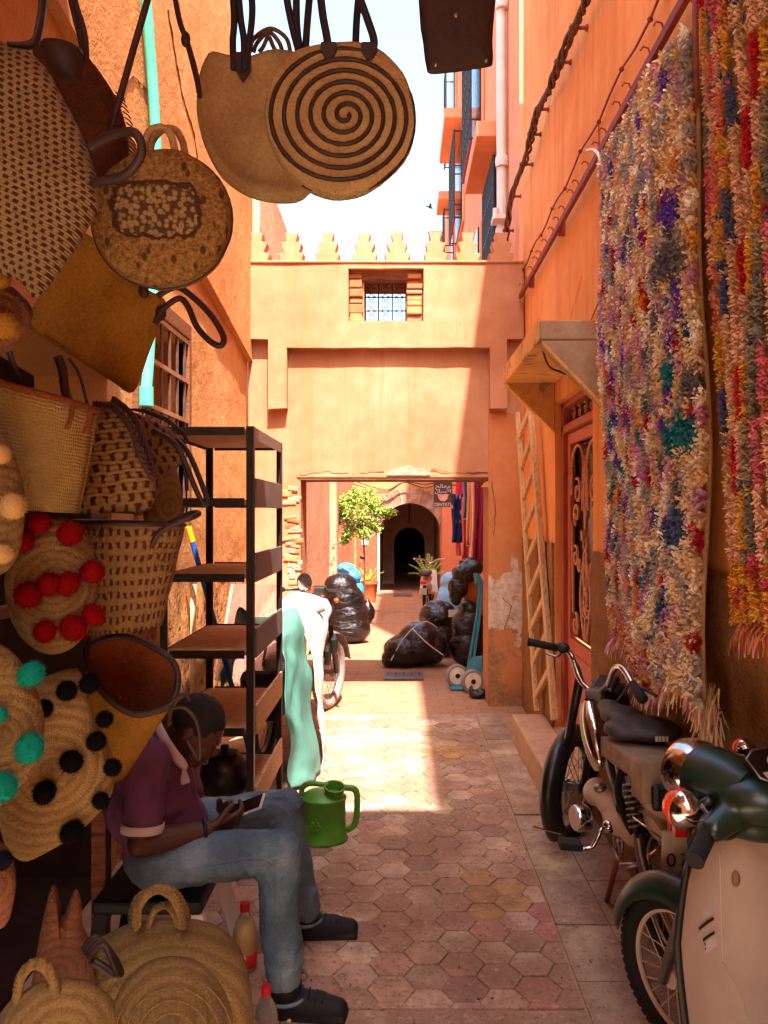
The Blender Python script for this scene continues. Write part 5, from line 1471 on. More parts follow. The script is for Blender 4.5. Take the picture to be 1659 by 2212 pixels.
    # cream cover: a loft of draped sections
    def sheet(name, secs, mat, label, cat, sd, kwob=.02):
        TT = thing(name, label, cat, secs[len(secs)//2][0] - V((0, 0, secs[len(secs)//2][0].z)))
        q = MB(); n = len(secs[0]); ps = [crv(s, 6) for s in secs]; m = len(ps[0])
        cols = [crv([p[i] for p in ps], 8) for i in range(m)]
        nv = len(cols[0])
        def fn(u, v):
            p = cols[min(m-1, int(round(u*(m-1))))][min(nv-1, int(round(v*(nv-1))))]
            fl = abs(math.sin(9*(p.x*.6 + p.z) + 3*nz(p, 2.5, sd))) + .7*abs(math.sin(13*(p.z*.5 - p.x - p.y*.4) + 4*nz(p, 2, sd+9))) - .8
            return p + V((1, -.6, .2))*(fl*kwob*.9) + V((nz(p, 5, sd), nz(p, 5, sd+4), nz(p, 4, sd+8)))*kwob*1.0 + V((abs(nz(p, 9, sd)) - .2, abs(nz(p, 8, sd+3)) - .2, abs(nz(p, 11, sd+1)) - .2))*kwob*.8
        q.grid(fn, m-1, nv-1); q.build('cloth', mat, TT, True, solid=.004); return TT
    globals()['sheet'] = sheet
    sheet('cream_cover', [
        [F(560, 1450, 5.0), F(590, 1345, 4.9), F(645, 1335, 5.0), F(672, 1420, 4.95), F(690, 1560, 4.9), F(697, 1668, 4.78)],
        [F(575, 1400, 5.4), F(605, 1300, 5.3), F(650, 1305, 5.35), F(672, 1400, 5.3), F(692, 1540, 5.2), F(700, 1640, 5.0)],
        [F(600, 1370, 5.8), F(625, 1288, 5.75), F(670, 1296, 5.75), F(690, 1380, 5.6), F(694, 1480, 5.5), F(698, 1560, 5.4)],
        [F(640, 1340, 6.2), F(660, 1288, 6.1), F(705, 1290, 6.05), F(712, 1325, 6.0), F(700, 1380, 5.9), F(690, 1440, 5.8)]], M['canvas'], 'sunlit cream cloth cover draped over the motorcycle', 'cover', 3, .018)
    sheet('green_tarp', [
        [F(470, 1500, 4.75), F(490, 1400, 4.7), F(515, 1312, 4.75), F(560, 1365, 4.6), F(608, 1395, 4.5), F(616, 1520, 4.42), F(624, 1650, 4.38), F(630, 1705, 4.4)],
        [F(480, 1480, 4.95), F(505, 1390, 4.9), F(530, 1330, 4.9), F(580, 1345, 4.8), F(630, 1358, 4.72), F(642, 1480, 4.64), F(660, 1610, 4.57), F(670, 1690, 4.5)],
        [F(500, 1460, 5.1), F(525, 1390, 5.1), F(560, 1345, 5.05), F(610, 1322, 5.0), F(648, 1326, 4.95), F(664, 1450, 4.88), F(683, 1580, 4.80), F(696, 1672, 4.72)]], M['tarpgreen'], 'green tarpaulin draped over the rear of the motorcycle', 'tarp', 7, .022)
tarp_bike()

# ---------------------------------------------------------------- beyond the gate
def gp(fx, fy, iters=12):
    """ground point seen at fx, fy"""
    Y = 8.0
    for _ in range(iters): Y = (CH - gz(Y))*FF/(fy - VY)
    return V(((fx-VX)/FF*Y, Y, gz(Y)))

def lumpy(shapes, name, mat, parent, voxel=.02, amp=.02, sc=7, sd=1, smooth=4):
    mb = MB()
    for c, r in shapes: mb.ball(c, r, 16, 11)
    return blob(mb, name, mat, parent, voxel*.75, smooth, lambda p, n: amp*.7*nz(p, sc*.8, sd) - amp*.6*abs(nz((p.x, p.y, p.z*1.6), sc*1.4, sd+5)) - amp*.2*abs(nz((p.x, p.y, p.z*2.4), sc*3.2, sd+2)) + amp*.3)

def rubbish():
    g = gp(755, 1388); w = lambda px: px/FF*g.y
    T = thing('tall_black_sack', 'tall bulging black plastic sack standing in the sun on the left', 'sack', g)
    x = g.x
    lumpy([(g+V((0,.0,.2)), (.29,.25,.22)), (g+V((-.03,.0,.38)), (.285,.25,.24)), (g+V((-.07,.0,.58)), (.27,.23,.24)), (g+V((-.12,0,.76)), (.23,.2,.17))], 'film', M['bin'], T, .018, .022, 8, 2)
    for k in range(9):
        q = MB(); z = .1 + k*.075; q.tube(crv([g + V((-.03-.09*z+.29*math.cos(a), -.0+.262*math.sin(a), z+.02*math.sin(a*3+k))) for a in [-2.6, -2.1, -1.6, -1.1, -.6]], 4), .006, 5); q.build('crease', M['bin'], T, True)
    g2 = gp(793, 1347)
    T = thing('small_black_sack', 'small round black sack behind the tall one', 'sack', g2)
    lumpy([(g2+V((0,0,.18)), (.13,.14,.19)), (g2+V((0,0,.36)), (.05,.05,.06))], 'film', M['bin'], T, .02, .02, 9, 4)
    g = gp(895, 1440)
    T = thing('slumped_black_sack', 'large black sack tied with cord slumped on the paving', 'sack', g)
    lumpy([(g+V((-.12,0,.17)), (.22,.22,.17)), (g+V((.06,.05,.24)), (.24,.24,.24)), (g+V((.2,.05,.2)), (.16,.2,.19)), (g+V((-.26,-.02,.10)), (.1,.14,.10))], 'film', M['bin'], T, .018, .024, 8, 6)
    q = MB(); q.tube(crv([g+V((-.25,-.17,.10)), g+V((-.1,-.2,.36)), g+V((.1,-.1,.50)), g+V((.25,0,.42))], 6), .006, 5); q.tube(crv([g+V((-.02,-.2,.44)), g+V((.12,-.22,.30)), g+V((.3,-.18,.16))], 6), .006, 5); q.build('cord', M['white'], T)
    g = gp(945, 1418)
    T = thing('upper_black_sack', 'rounded shiny black sack heaped on the slumped one', 'sack', g)
    lumpy([(g+V((0,.02,.24)), (.25,.24,.26)), (g+V((.0,.02,.46)), (.22,.22,.20)), (g+V((.08,.0,.55)), (.12,.1,.1))], 'film', M['bin'], T, .018, .026, 8, 9)
    q = MB(); q.cbox(F(980, 1325, g.y-.24), (.12, .012, .08), MX.Rotation(.2, 4, 'Z')); q.build('paper_tag', M['white'], T)
    g = gp(1005, 1438)
    T = thing('brown_black_sack', 'thin film black sack leaning inside the gate pier', 'sack', g)
    lumpy([(g+V((.02,0,.2)), (.19,.19,.21)), (g+V((.03,.02,.42)), (.18,.17,.22)), (g+V((.04,.02,.6)), (.12,.12,.1))], 'film', M['bin'], T, .018, .028, 7, 12)
    g = gp(1005, 1420); p = F(1020, 1290, 8.6)
    T = thing('cardboard_box', 'brown cardboard box above the black sacks', 'box', V((p.x, p.y, gz(8.6))))
    z = F(1000, 1315, 8.6).z; q = MB(); q.box((p.x-.10, 8.45, gz(8.6)), (p.x+.18, 8.8, z+.33)); q.build('box', M['cardboard'], T, bevel=.008)
    q = MB(); q.box((p.x-.105, 8.6, z+.18), (p.x+.185, 8.65, z+.337)); q.build('tape', M['canvas'], T)
    p = F(1000, 1252, 8.35)
    T = thing('wrinkled_black_sack', 'wrinkled black sack lying on top of the cardboard box', 'sack', p)
    lumpy([(p+V((.02,0,.06)), (.15,.14,.12)), (p+V((.10,0,.14)), (.12,.1,.1)), (p+V((-.05,-.02,-.08)), (.12,.11,.13)), (p+V((-.08,-.03,-.19)), (.07,.07,.09))], 'film', M['bin'], T, .018, .03, 9, 15)
    p = F(980, 1282, 9.6); T = thing('pale_blue_sack', 'pale blue woven sack with a white top beside the red crate', 'sack', V((p.x, p.y, gz(9.6))))
    zz = gz(9.6); lumpy([(V((p.x, 9.6, zz+.3)), (.24,.2,.3)), (V((p.x, 9.6, zz+.6)), (.22,.19,.28)), (V((p.x-.02, 9.6, zz+.86)), (.15,.14,.12))], 'sack', M['bluesack'], T, .02, .015, 8, 18)
    p = F(938, 1300, 10.6); T = thing('red_crate', 'small red plastic crate behind the pale blue sack', 'crate', V((p.x, p.y, gz(10.6))))
    z0 = gz(10.6); q = MB()
    for a, b in (((-.14,-.1,.0),(.14,-.085,.42)), ((-.14,.085,.0),(.14,.1,.42)), ((-.14,-.085,.0),(-.125,.085,.42)), ((.125,-.085,.0),(.14,.085,.42)), ((-.125,-.085,.0),(.125,.085,.02))): q.box(V((p.x, p.y, z0))+V(a), V((p.x, p.y, z0))+V(b))
    q.build('crate_body', M['redplastic'], T, bevel=.004)
    q = MB(); q.box((p.x-.15, p.y-.11, z0+.39), (p.x+.15, p.y+.11, z0+.43)); q.build('crate_rim', M['redplastic'], T, bevel=.006)
    g = gp(1030, 1508); T = thing('knotted_bag', 'little knotted black bag by the hand truck wheel', 'bag', g)
    lumpy([(g+V((0,0,.035)), (.07,.06,.04)), (g+V((-.05,0,.07)), (.018,.02,.04)), (g+V((.04,0,.05)), (.05,.05,.03))], 'film', M['bin'], T, .008, .008, 20, 3)
rubbish()

def hand_truck():
    g = gp(1010, 1492); T = thing('hand_truck', 'blue hand truck with cream wheels leaning inside the gate', 'hand truck', g)
    Y = g.y
    wz = .105
    for fx, dy in ((986, .16), (1020, -.08)):
        x = (fx-VX)/FF*(Y+dy); m = MX.Translation((x, Y+dy, g.z+wz)) @ MX.Rotation(rad(18), 4, 'Z') @ MX.Rotation(rad(90), 4, 'X')
        q = MB(); q.lathe([(.07,-.02),(.095,-.024),(.105,-.012),(.105,.012),(.095,.024),(.07,.02)], 28, m); W = q.build('tyre', M['rubberdust'], T, True, auto=50)
        q = MB(); q.lathe([(.001,-.027),(.078,-.027),(.078,.027),(.001,.027)], 24, m); q.build('wheel_disc', M['tyreface'], W, True, auto=40)
        q = MB(); q.lathe([(.001,-.036),(.022,-.036),(.022,.036),(.001,.036)], 14, m); q.build('hub', M['black'], W, True, auto=40)
    a = V(((1002-VX)/FF*Y, Y, g.z+.10))
    q = MB(); P = [F(1008, 1462, Y), F(1030, 1452, Y-.1), F(1042, 1395, Y-.1), F(1018, 1402, Y)]
    P = [F(1004, 1478, Y), F(1042, 1466, Y-.06), F(1042, 1418, Y-.06), F(1012, 1422, Y)]
    q.add(P + [p + V((.0, .05, 0)) for p in P], [(0,1,2,3),(7,6,5,4),(0,4,5,1),(1,5,6,2),(2,6,7,3),(3,7,4,0)]); q.build('axle_plate', M['handblue'], T, bevel=.006)
    for d in (0, .03):
        q = MB(); q.tube(crv([F(1014+d*300, 1425, Y), F(1030+d*200, 1330, Y+.02), F(1036+d*150, 1262, Y+.03), F(1030+d*60, 1240, Y+.04)], 6), .013, 8); q.build('upright', M['handblue'], T, True)
    q = MB(); q.tube([F(1030, 1262, Y+.03), F(1026, 1238, Y+.04)], .018, 10); q.build('grip', M['tarpgreen'], T, True)
    q = MB(); q.box((a.x-.12, Y-.02, g.z+.01), (a.x+.1, Y+.2, g.z+.02)); q.build('toe_plate', M['handblue'], T)
hand_truck()

def textiles():
    defs = [('crimson_cloth', 'plain crimson cloth hanging farthest left in the row', 'CC2440', 985, 1010, 1030, 1105, 9.9), ('navy_print_cloth', 'navy cloth with golden motifs hanging in the row', 'dots', 976, 1000, 1098, 1172, 9.7),
            ('rose_cloth', 'dusty rose cloth hanging below the teal one', 'D05660', 998, 1012, 1105, 1208, 9.5), ('teal_cloth', 'teal cloth with a pale border hanging in the row', '5E7E8A', 1000, 1012, 1030, 1122, 9.3),
            ('orange_cloth', 'pale orange cloth hanging in the middle of the row', 'E89A68', 1008, 1022, 1030, 1180, 9.1), ('peach_cloth', 'long peach cloth hanging right of the orange one', 'ECBE9A', 1018, 1034, 1030, 1213, 8.9),
            ('maroon_cloth', 'dark maroon cloth hanging nearest the gate pier', '8E1436', 1024, 1046, 1030, 1232, 8.6), ('scarlet_fringe_cloth', 'scarlet patterned cloth below the navy print', 'D06A62', 984, 996, 1170, 1200, 9.8)]
    for nm, lb, c, x0, x1, y0, y1, Y in defs:
        T = thing(nm, lb, 'cloth', F((x0+x1)/2, y1, Y), 'cloths hanging along the right wall')
        m = M['dots'] if c == 'dots' else M['cloth'][c]
        q = MB(); sd = len(nm)
        q.grid(lambda u, v: F(lerp(x0, x1, u), lerp(y0-30, y1, v), Y + .04*math.sin(u*7+sd) + .03*math.sin(u*13+v*3)) + V((.008*math.sin(v*6+sd), 0, .01*math.sin(u*9))), 10, 14); q.build('cloth', m, T, True, solid=.004)
        q = MB(); q.tube([F(x0, y1-1, Y-.03), F(x1, y1-1, Y-.03)], .008, 5); q.build('hem', M['canvas'] if nm in ('teal_cloth', 'peach_cloth') else m, T, True)
    q = MB(); T = thing('cloth_pole', 'wooden pole carrying the hanging cloths', 'pole', (1.0, 9.3, 2.2)); q.tube([F(975, 998, 10.2), F(1062, 985, 8.3)], .02, 8); q.build('pole', M['ladder'], T, True)
    T = thing('black_roll', 'upright black wrapped roll under the hanging cloths', 'roll', (F(1004, 1215, 9.6).x, 9.6, gz(9.6)))
    x = F(1004, 1215, 9.6).x; q = MB(); q.lathe([(.001, 0), (.075, 0), (.08, .3), (.072, .8), (.078, 1.12), (.001, 1.13)], 16, MX.Translation((x, 9.6, gz(9.6)))); q.build('roll', M['bin'], T, True, auto=50)
    T = thing('dentist_sign', 'black dentist sign with white Arabic and French lettering', 'sign', F(955, 1090, 12))
    Y = 12.0; A, B = F(937, 1041, Y), F(977, 1095, Y)
    q = MB(); q.box((A.x, Y, B.z), (B.x, Y+.03, A.z)); q.build('board', M['greytaupe'], T, bevel=.004)
    def text(s, x, z, h, wmax, name):
        cu = bpy.data.curves.new(name, 'FONT'); cu.body = s; cu.size = h; cu.extrude = .002; cu.align_x = 'CENTER'
        o = bpy.data.objects.new('t', cu); COL.objects.link(o); dg = bpy.context.evaluated_depsgraph_get(); dg.update()
        me = bpy.data.meshes.new_from_object(o.evaluated_get(dg)); bpy.data.objects.remove(o)
        xs = [v.co.x for v in me.vertices]
        sx = wmax/(max(xs)-min(xs)) if xs else 1
        mm = MX.Translation((x, Y-.006, z)) @ MX.Rotation(rad(90), 4, 'X') @ MX.Diagonal((sx, 1, 1, 1))
        link(me, name, M['white'], T, False, mm)
    cx = (A.x+B.x)/2
    try:
        text('DENTISTE', cx, B.z+.012, .075, (B.x-A.x)*.92, 'lettering')
        text('\uFEA2\uFEDF\uFE8E\uFECC\uFEE3'[::1], cx, A.z-.095, .085, (B.x-A.x)*.8, 'arabic_lettering')
        text('\uFEE5\uFE8E\uFEE8\uFEB3\uFEF7\uFE8D', cx, A.z-.17, .085, (B.x-A.x)*.85, 'arabic_lettering')
    except Exception as e: print('text', e)
    q = MB(); mmx = MX(((1,0,0,0),(0,0,1,0),(0,1,0,0),(0,0,0,1)))
    q.prism([(cx-.085, A.z-.20), (cx-.05, A.z-.185), (cx, A.z-.195), (cx+.05, A.z-.185), (cx+.085, A.z-.20), (cx+.07, A.z-.26), (cx+.03, A.z-.30), (cx-.03, A.z-.30), (cx-.07, A.z-.26)], Y-.008, Y+.001, mmx); q.build('painted_mouth', plain('D8A494', .6), T)
    q = MB(); q.tube([(B.x, Y+.015, A.z-.05), (1.07, Y+.015, A.z-.05)], .01, 6); q.build('bracket', M['iron'], T)
textiles()

def plants():
    def leafball(mb, c, rx, rz, n, r, L):
        for k in range(n):
            while True:
                d = V((r.uniform(-1,1), r.uniform(-1,1), r.uniform(-1,1)))
                if .3 < d.length < 1: break
            p = c + V((d.x*rx, d.y*rx, d.z*rz)); a = V((r.uniform(-1,1), r.uniform(-1,1), r.uniform(-.9,.5))).normalized(); s = a.cross(V((r.uniform(-1,1), r.uniform(-1,1), r.uniform(-1,1)))).normalized()*(L*.24)
            mb.add([p, p + a*L*.5 + s, p + a*L, p + a*L*.5 - s], [(0,1,2,3)])
    r = random.Random(4); Y = 12.2
    base = gp(785, 1330); Y = base.y
    T = thing('potted_tree', 'small bright green tree in the sun beyond the gate', 'tree', base)
    top = F(785, 1150, Y)
    q = MB(); q.tube(crv([base, base.lerp(top, .5) + V((.02, 0, 0)), top], 5), [.022-.0008*k for k in range(11)], 8); 
    cl = [(750,1085,22),(778,1075,26),(805,1090,24),(770,1108,28),(740,1112,18),(822,1106,16),(800,1128,20),(762,1138,20),(842,1103,9),(788,1152,16),(733,1090,10),(815,1140,12),(750,1155,12),(834,1114,8),(850,1106,6),(727,1128,9),(742,1168,8),(800,1062,10),(765,1060,9)]
    for x, y, rr in cl: q.tube([top, top.lerp(F(x, y, Y), .6) + V((0, 0, -.02)), F(x, y, Y)], [.012, .008, .004], 6)
    q.build('trunk', M['bark'], T, True)
    mb = MB()
    for x, y, rr in cl: leafball(mb, F(x, y, Y + r.uniform(-.15, .15)), rr/FF*Y*1.05, rr/FF*Y*.85, int(rr*17), r, .065)
    mb.build('crown', M['leaf'], T)
    g = gp(797, 1302)
    T = thing('planter', 'terracotta planter with a small palm beside the blue covered scooter', 'planter', g)
    q = MB(); q.lathe([(.001, .0), (.15, .0), (.2, .42), (.22, .44), (.22, .5), (.19, .5), (.18, .44), (.001, .44)], 20, MX.Translation(g)); q.build('pot', M['terracotta'], T, True, auto=40)
    def palm(TT, c, n, L, sd):
        rr = random.Random(sd); mb = MB()
        for k in range(n):
            a = rr.uniform(0, 6.283); el = rr.uniform(.5, 1.3); d = V((math.cos(a)*math.cos(el), math.sin(a)*math.cos(el), math.sin(el)))
            pts = [c + d*(L*t) - V((0, 0, L*.5*t*t*math.cos(el))) for t in [j/10 for j in range(11)]]
            for j in range(1, 10):
                t = (pts[j+1]-pts[j-1]).normalized(); sd_ = t.cross(V((0, 0, 1))).normalized()
                for s in (-1, 1):
                    e = pts[j] + (sd_*s*.8 + t*.7).normalized()*(L*.22*(1-j/13)) - V((0, 0, .02)); w = t*.014
                    mb.add([pts[j]-w, pts[j]+w, e], [(0,1,2)])
            mb.tube(pts, .004, 4)
        mb.build('fronds', M['palm'], TT)
    palm(T, g + V((0, 0, .46)), 13, .55, 3)
    p = F(925, 1240, 19.0); T = thing('far_palm', 'small potted palm in front of the far arch pier', 'palm', V((p.x, p.y, gz(19))))
    q = MB(); q.lathe([(.001, 0), (.14, 0), (.2, .4), (.2, .46), (.001, .46)], 16, MX.Translation((p.x, p.y, gz(19)))); q.build('pot', M['terracotta'], T, True, auto=40)
    palm(T, V((p.x, p.y, gz(19)+.45)), 15, .8, 8)
    # blue covered scooter
    g = gp(762, 1335); T = thing('blue_covered_scooter', 'scooter under a bright blue and purple cover behind the tall sack', 'scooter', g)
    s = g.y/FF
    lumpy([(F(748, 1228, g.y), (.16,.2,.10)), (F(765, 1245, g.y), (.13,.25,.14)), (F(772, 1280, g.y), (.12,.3,.2)), (F(770, 1310, g.y), (.11,.3,.15))], 'cover', M['bluecloth'], T, .02, .014, 9, 3)
    q = MB(); q.tube(crv([F(738, 1222, g.y-.2), F(752, 1232, g.y-.26), F(764, 1243, g.y-.28)], 5), .018, 6, flat=.4); q.build('purple_band', plain('A070B8', .6), T, True)
    q = MB(); q.ball(F(783, 1204, g.y), (.05, .02, .035), 12, 8); q.tube([F(780, 1210, g.y), F(774, 1232, g.y)], .007, 6); q.build('mirror', M['bikeblack'], T, True)
    q = MB(); q.ball(F(728, 1222, g.y), (.035, .02, .03), 12, 8); q.build('mirror', M['rust'], T, True)
    wheel(V((g.x, g.y-.3, g.z+.2)), .2, T, (.1, 1, 0)); wheel(V((g.x, g.y+.7, g.z+.2)), .2, T, (.1, 1, 0))
    # far moped
    g = gp(918, 1318); T = thing('far_moped', 'moped with grey leg shield parked facing away before the far arch', 'moped', g)
    hd = V((.15, 1, 0)).normalized(); sd_ = V((hd.y, -hd.x, 0))
    wheel(g + hd*.05 + V((0, 0, .26)), .26, T, hd); wheel(g + hd*1.15 + V((0, 0, .26)), .26, T, hd)
    lumpy([(g+hd*.3+V((0,0,.62)), (.12,.22,.10)), (g+hd*.15+V((0,0,.52)), (.1,.2,.12)), (g+hd*.6+V((0,0,.42)), (.08,.25,.1))], 'body', M['whitepipe'], T, .02, .004, 6, 1)
    q = MB(); q.grid(lambda u, v: g + hd*(.78 + .12*v) - sd_*.0 + sd_*((u-.5)*.40*(1-.25*v)) - hd*(.10*abs(u-.5)*2) + V((0, 0, .25 + .5*v)), 10, 8); q.build('leg_shield', M['whitepipe'], T, True, solid=.01)
    q = MB(); q.tube(crv([g+hd*.85-sd_*.34+V((0,0,.98)), g+hd*.95-sd_*.15+V((0,0,.96)), g+hd*.98+V((0,0,.88)), g+hd*.95+sd_*.15+V((0,0,.96)), g+hd*.85+sd_*.34+V((0,0,.98))], 6), .02, 8); q.build('handlebar', M['chrome'], T, True)
    q = MB(); q.cbox(g+hd*.1+V((0,0,.74)), (.22,.5,.09), MX.Rotation(math.atan2(-hd.x, hd.y), 4, 'Z')); q.build('saddle', M['saddle'], T, bevel=.03)
    q = MB(); q.cbox(g-hd*.22+V((0,0,.58)), (.12,.05,.07)); q.build('tail_light', M['redlens'], T, bevel=.01)
    q = MB(); q.cbox(g-hd*.24+V((0,0,.40)), (.13,.012,.13)); q.build('number_plate', M['plate'], T)
    # drain covers
    for nm, lb, a, b in (('drain_cover', 'dark rectangular drain cover set in the sunny paving', (830, 1456), (916, 1470)), ('far_drain_cover', 'narrow dark drain cover near the far arch', (850, 1283), (890, 1289))):
        p, q2 = gp(*a), gp(*b); T = thing(nm, lb, 'drain cover', p)
        q = MB(); q.add([(p.x, p.y, gz(p.y)+.012), (q2.x, p.y, gz(p.y)+.012), (q2.x, q2.y, gz(q2.y)+.012), (p.x, q2.y, gz(q2.y)+.012)], [(0,1,2,3)]); q.build('plate', M['rackpanel'], T, solid=.012)
        q = MB()
        for k in range(5): x = lerp(p.x, q2.x, (k+.5)/5); q.box((x-.006, min(p.y, q2.y)+.02, gz(p.y)+.015), (x+.006, max(p.y, q2.y)-.02, gz(p.y)+.026))
        q.build('ridge', M['rackmetal'], T)
plants()
# ---------------------------------------------------------------- near moped by the rugs
def near_moped():
    T = thing('cream_moped', 'cream and black moped with two saddles parked along the rug wall', 'moped', (.88, 3.2, 0))
    fw = V((.845, 3.78, .262)); h1 = V((.60, .80, 0)).normalized(); n1 = V((h1.y, -h1.x, 0))
    wheel(fw, .262, T, h1, .06, M['steel'], M['rubber'], 28)
    q = MB(); q.grid(lambda u, v: fw + h1*(-.295*math.cos(-.75 + u*3.1)) + V((0, 0, .295*math.sin(-.75 + u*3.1))) + n1*((v-.5)*.11) - (h1*(-math.cos(-.75+u*3.1)) + V((0, 0, math.sin(-.75+u*3.1))))*(.06*(abs(v-.5)*2)**2.2), 26, 8)
    q.build('front_fender', M['bikeblack'], T, True, solid=.004)
    q = MB(); q.tube(crv([fw + h1*(-.30*math.cos(-.45)) + V((0,0,.30*math.sin(-.45))) + n1*s for s in (-.07, -.035, 0, .035, .07)], 4), .004, 5); q.build('fender_wire', M['chrome'], T)
    head = V((.835, 3.40, .86))
    for s in (-.06, .06):
        q = MB(); q.tube([fw + n1*s, fw.lerp(head, .45) + n1*s*.9, head + n1*s*.7], [.014, .02, .022], 10); q.build('fork_leg', M['bikeblack'], T, True)
    # chrome flank and black spine of the frame
    a, b = F(1272, 1512, 3.26), F(1297, 1652, 3.10); d = (b-a).normalized()
    def capsule_panel(p, r, w, flat, name, mat):
        mb = MB(); mb.grid(lambda u, v: p.lerp(r, v) + V((math.cos(u*6.283)*w*math.sin(math.pi*min(1, max(0, .06+v*.92)))**.45, math.sin(u*6.283)*w*flat*math.sin(math.pi*min(1, max(0, .06+v*.92)))**.45, 0)), 18, 16, True); return mb.build(name, mat, T, True)
    capsule_panel(a, b, .044, 1.1, 'chrome_tank', M['chrome'])
    capsule_panel(F(1264, 1518, 3.30), F(1290, 1664, 3.15), .040, .9, 'tank_edge', M['cream'])
    q = MB(); q.tube(crv([F(1302, 1505, 3.40), F(1318, 1580, 3.28), F(1338, 1680, 3.12), F(1356, 1745, 3.0)], 6), [.045]*19, 12, flat=1.1); q.build('frame_spine', M['bikeblack'], T, True)
    for dx in (0, 12):
        q = MB(); q.tube(crv([F(1300+dx, 1515, 3.33), F(1315+dx, 1590, 3.21), F(1335+dx, 1680, 3.05)], 6), .003, 5); q.build('pinstripe', M['cream'], T)
    # handlebar, grips, levers, meter, headlight
    L0, L1, C0, R0, R1 = F(1140, 1386, 3.50), F(1205, 1400, 3.47), F(1292, 1492, 3.32), F(1338, 1440, 2.88), F(1366, 1478, 2.78)
    q = MB(); q.tube(crv([L1, F(1232, 1412, 3.45), F(1250, 1462, 3.38), F(1268, 1485, 3.35), C0, F(1312, 1480, 3.14), F(1325, 1448, 2.98), R0, F(1352, 1452, 2.83), R1], 6), .012, 10); q.build('handlebar', M['chrome'], T, True)
    q = MB(); q.tube([L0, L0.lerp(L1, .15), L1], [.0195, .0175, .0175], 12); q.build('grip', M['rubber'], T, True)
    q = MB(); q.tube([R1, F(1383, 1502, 2.72), F(1390, 1512, 2.70)], [.018, .0195, .019], 12); q.build('grip', M['rubber'], T, True)
    q = MB(); q.tube(crv([F(1208, 1402, 3.46), F(1216, 1398, 3.45), F(1224, 1405, 3.45)], 4), [.02, .026, .026, .024, .024, .024, .024, .022, .02], 10); q.build('switch_block', M['black'], T, True)
    q = MB(); q.tube(crv([F(1212, 1408, 3.45), F(1205, 1418, 3.4), F(1180, 1412, 3.42)], 5), .005, 6); q.build('brake_lever', M['steel'], T, True)
    q = MB(); q.tube(crv([F(1380, 1488, 2.74), F(1395, 1490, 2.7), F(1418, 1504, 2.64)], 5), .006, 6); q.build('brake_lever', M['black'], T, True)
    q = MB(); q.cbox(F(1285, 1502, 3.30), (.075, .06, .055), MX.Rotation(-.5, 4, 'Z')); q.build('handlebar_clamp', M['rackpanel'], T, bevel=.01)
    q = MB(); q.cbox(F(1308, 1478, 3.36), (.10, .12, .03), MX.Rotation(-.6, 4, 'Z') @ MX.Rotation(.35, 4, 'X')); q.build('speedometer', M['bikeblack'], T, bevel=.012)
    q = MB(); m = MX.Translation(F(1325, 1515, 3.45)) @ MX.Rotation(rad(-40), 4, 'Z') @ MX.Rotation(rad(-90), 4, 'X'); q.lathe([(.001, -.05), (.05, -.045), (.078, 0), (.08, .05), (.075, .055), (.001, .06)], 22, m); q.build('headlight', M['bikeblack'], T, True, auto=50)
    for pts in ([F(1225, 1408, 3.45), F(1250, 1440, 3.4), F(1262, 1480, 3.36), F(1280, 1530, 3.34)], [F(1360, 1470, 2.8), F(1345, 1500, 3.0), F(1318, 1530, 3.22), F(1300, 1560, 3.3)]):
        q = MB(); q.tube(crv(pts, 6), .0045, 6); q.build('control_cable', M['black'], T, True)
    # saddle and rear seat
    s = F(1370, 1566, 2.82)
    mb = MB(); mb.ball(s + V((.03, -.05, .0)), (.125, .12, .04), 16, 10); mb.ball(s + V((-.02, .08, .012)), (.085, .11, .035), 14, 10); mb.ball(s + V((-.045, .17, .022)), (.045, .08, .028), 12, 8); mb.ball(s + V((-.06, -.06, .0)), (.07, .08, .035), 12, 8)
    blob(mb, 'saddle', M['saddle'], T, .008, 6)
    q = MB()
    for k in range(4): q.box((s.x+.02+k*.012, s.y-.176, s.z-.01), (s.x+.028+k*.012, s.y-.172, s.z+.008))
    q.build('saddle_badge', M['whitepipe'], T)
    q = MB(); q.tube([s - V((0, 0, .03)), s - V((-.0, -.03, .22))], .016, 8); q.build('seat_post', M['steel'], T, True)
    s2 = F(1412, 1652, 2.6)
    mb = MB(); mm = MX.Rotation(.08, 4, 'Z') @ MX.Rotation(-.06, 4, 'X'); mb.cbox(s2 + V((0, .06, .0)), (.20, .40, .075), mm); mb.cbox(s2 + V((0, -.10, -.03)), (.19, .10, .10), mm)
    blob(mb, 'rear_seat', M['saddledust'], T, .009, 5)
    q = MB(); q.cbox(s2 + V((.01, -.175, -.045)), (.155, .03, .085), mm); q.build('seat_end', M['black'], T, bevel=.02)
    # rack loops, rear fender, lamp, plate
    rw = V((.955, 2.72, .262)); h0 = V((-.085, 1, 0)).normalized(); n0 = V((h0.y, -h0.x, 0))
    wheel(rw, .262, T, h0, .065, M['steel'], M['rubber'], 28)
    q = MB(); q.grid(lambda u, v: rw + h0*(-.30*math.cos(-.35 + u*2.4)) + V((0, 0, .30*math.sin(-.35 + u*2.4))) + n0*((v-.5)*.13) - V((0, 0, .04*(abs(v-.5)*2)**2)), 22, 8); q.build('rear_fender', M['creamdark'], T, True, solid=.004)
    mb = MB(); mb.ball(F(1415, 1740, 2.80), (.035, .16, .12), 16, 10); mb.ball(F(1392, 1712, 2.92), (.03, .1, .07), 14, 10); blob(mb, 'side_panel', M['cream'], T, .01, 6)
    q = MB(); q.tube([F(1372+14*math.cos(a), 1700+30*math.sin(a), 2.90) for a in [6.283*k/20 for k in range(20)]], .004, 5, closed=True); q.build('panel_trim', M['black'], T)
    q = MB(); q.cbox(F(1470, 1775, 2.44), (.075, .05, .10)); q.build('tail_light', M['redlens'], T, bevel=.012)
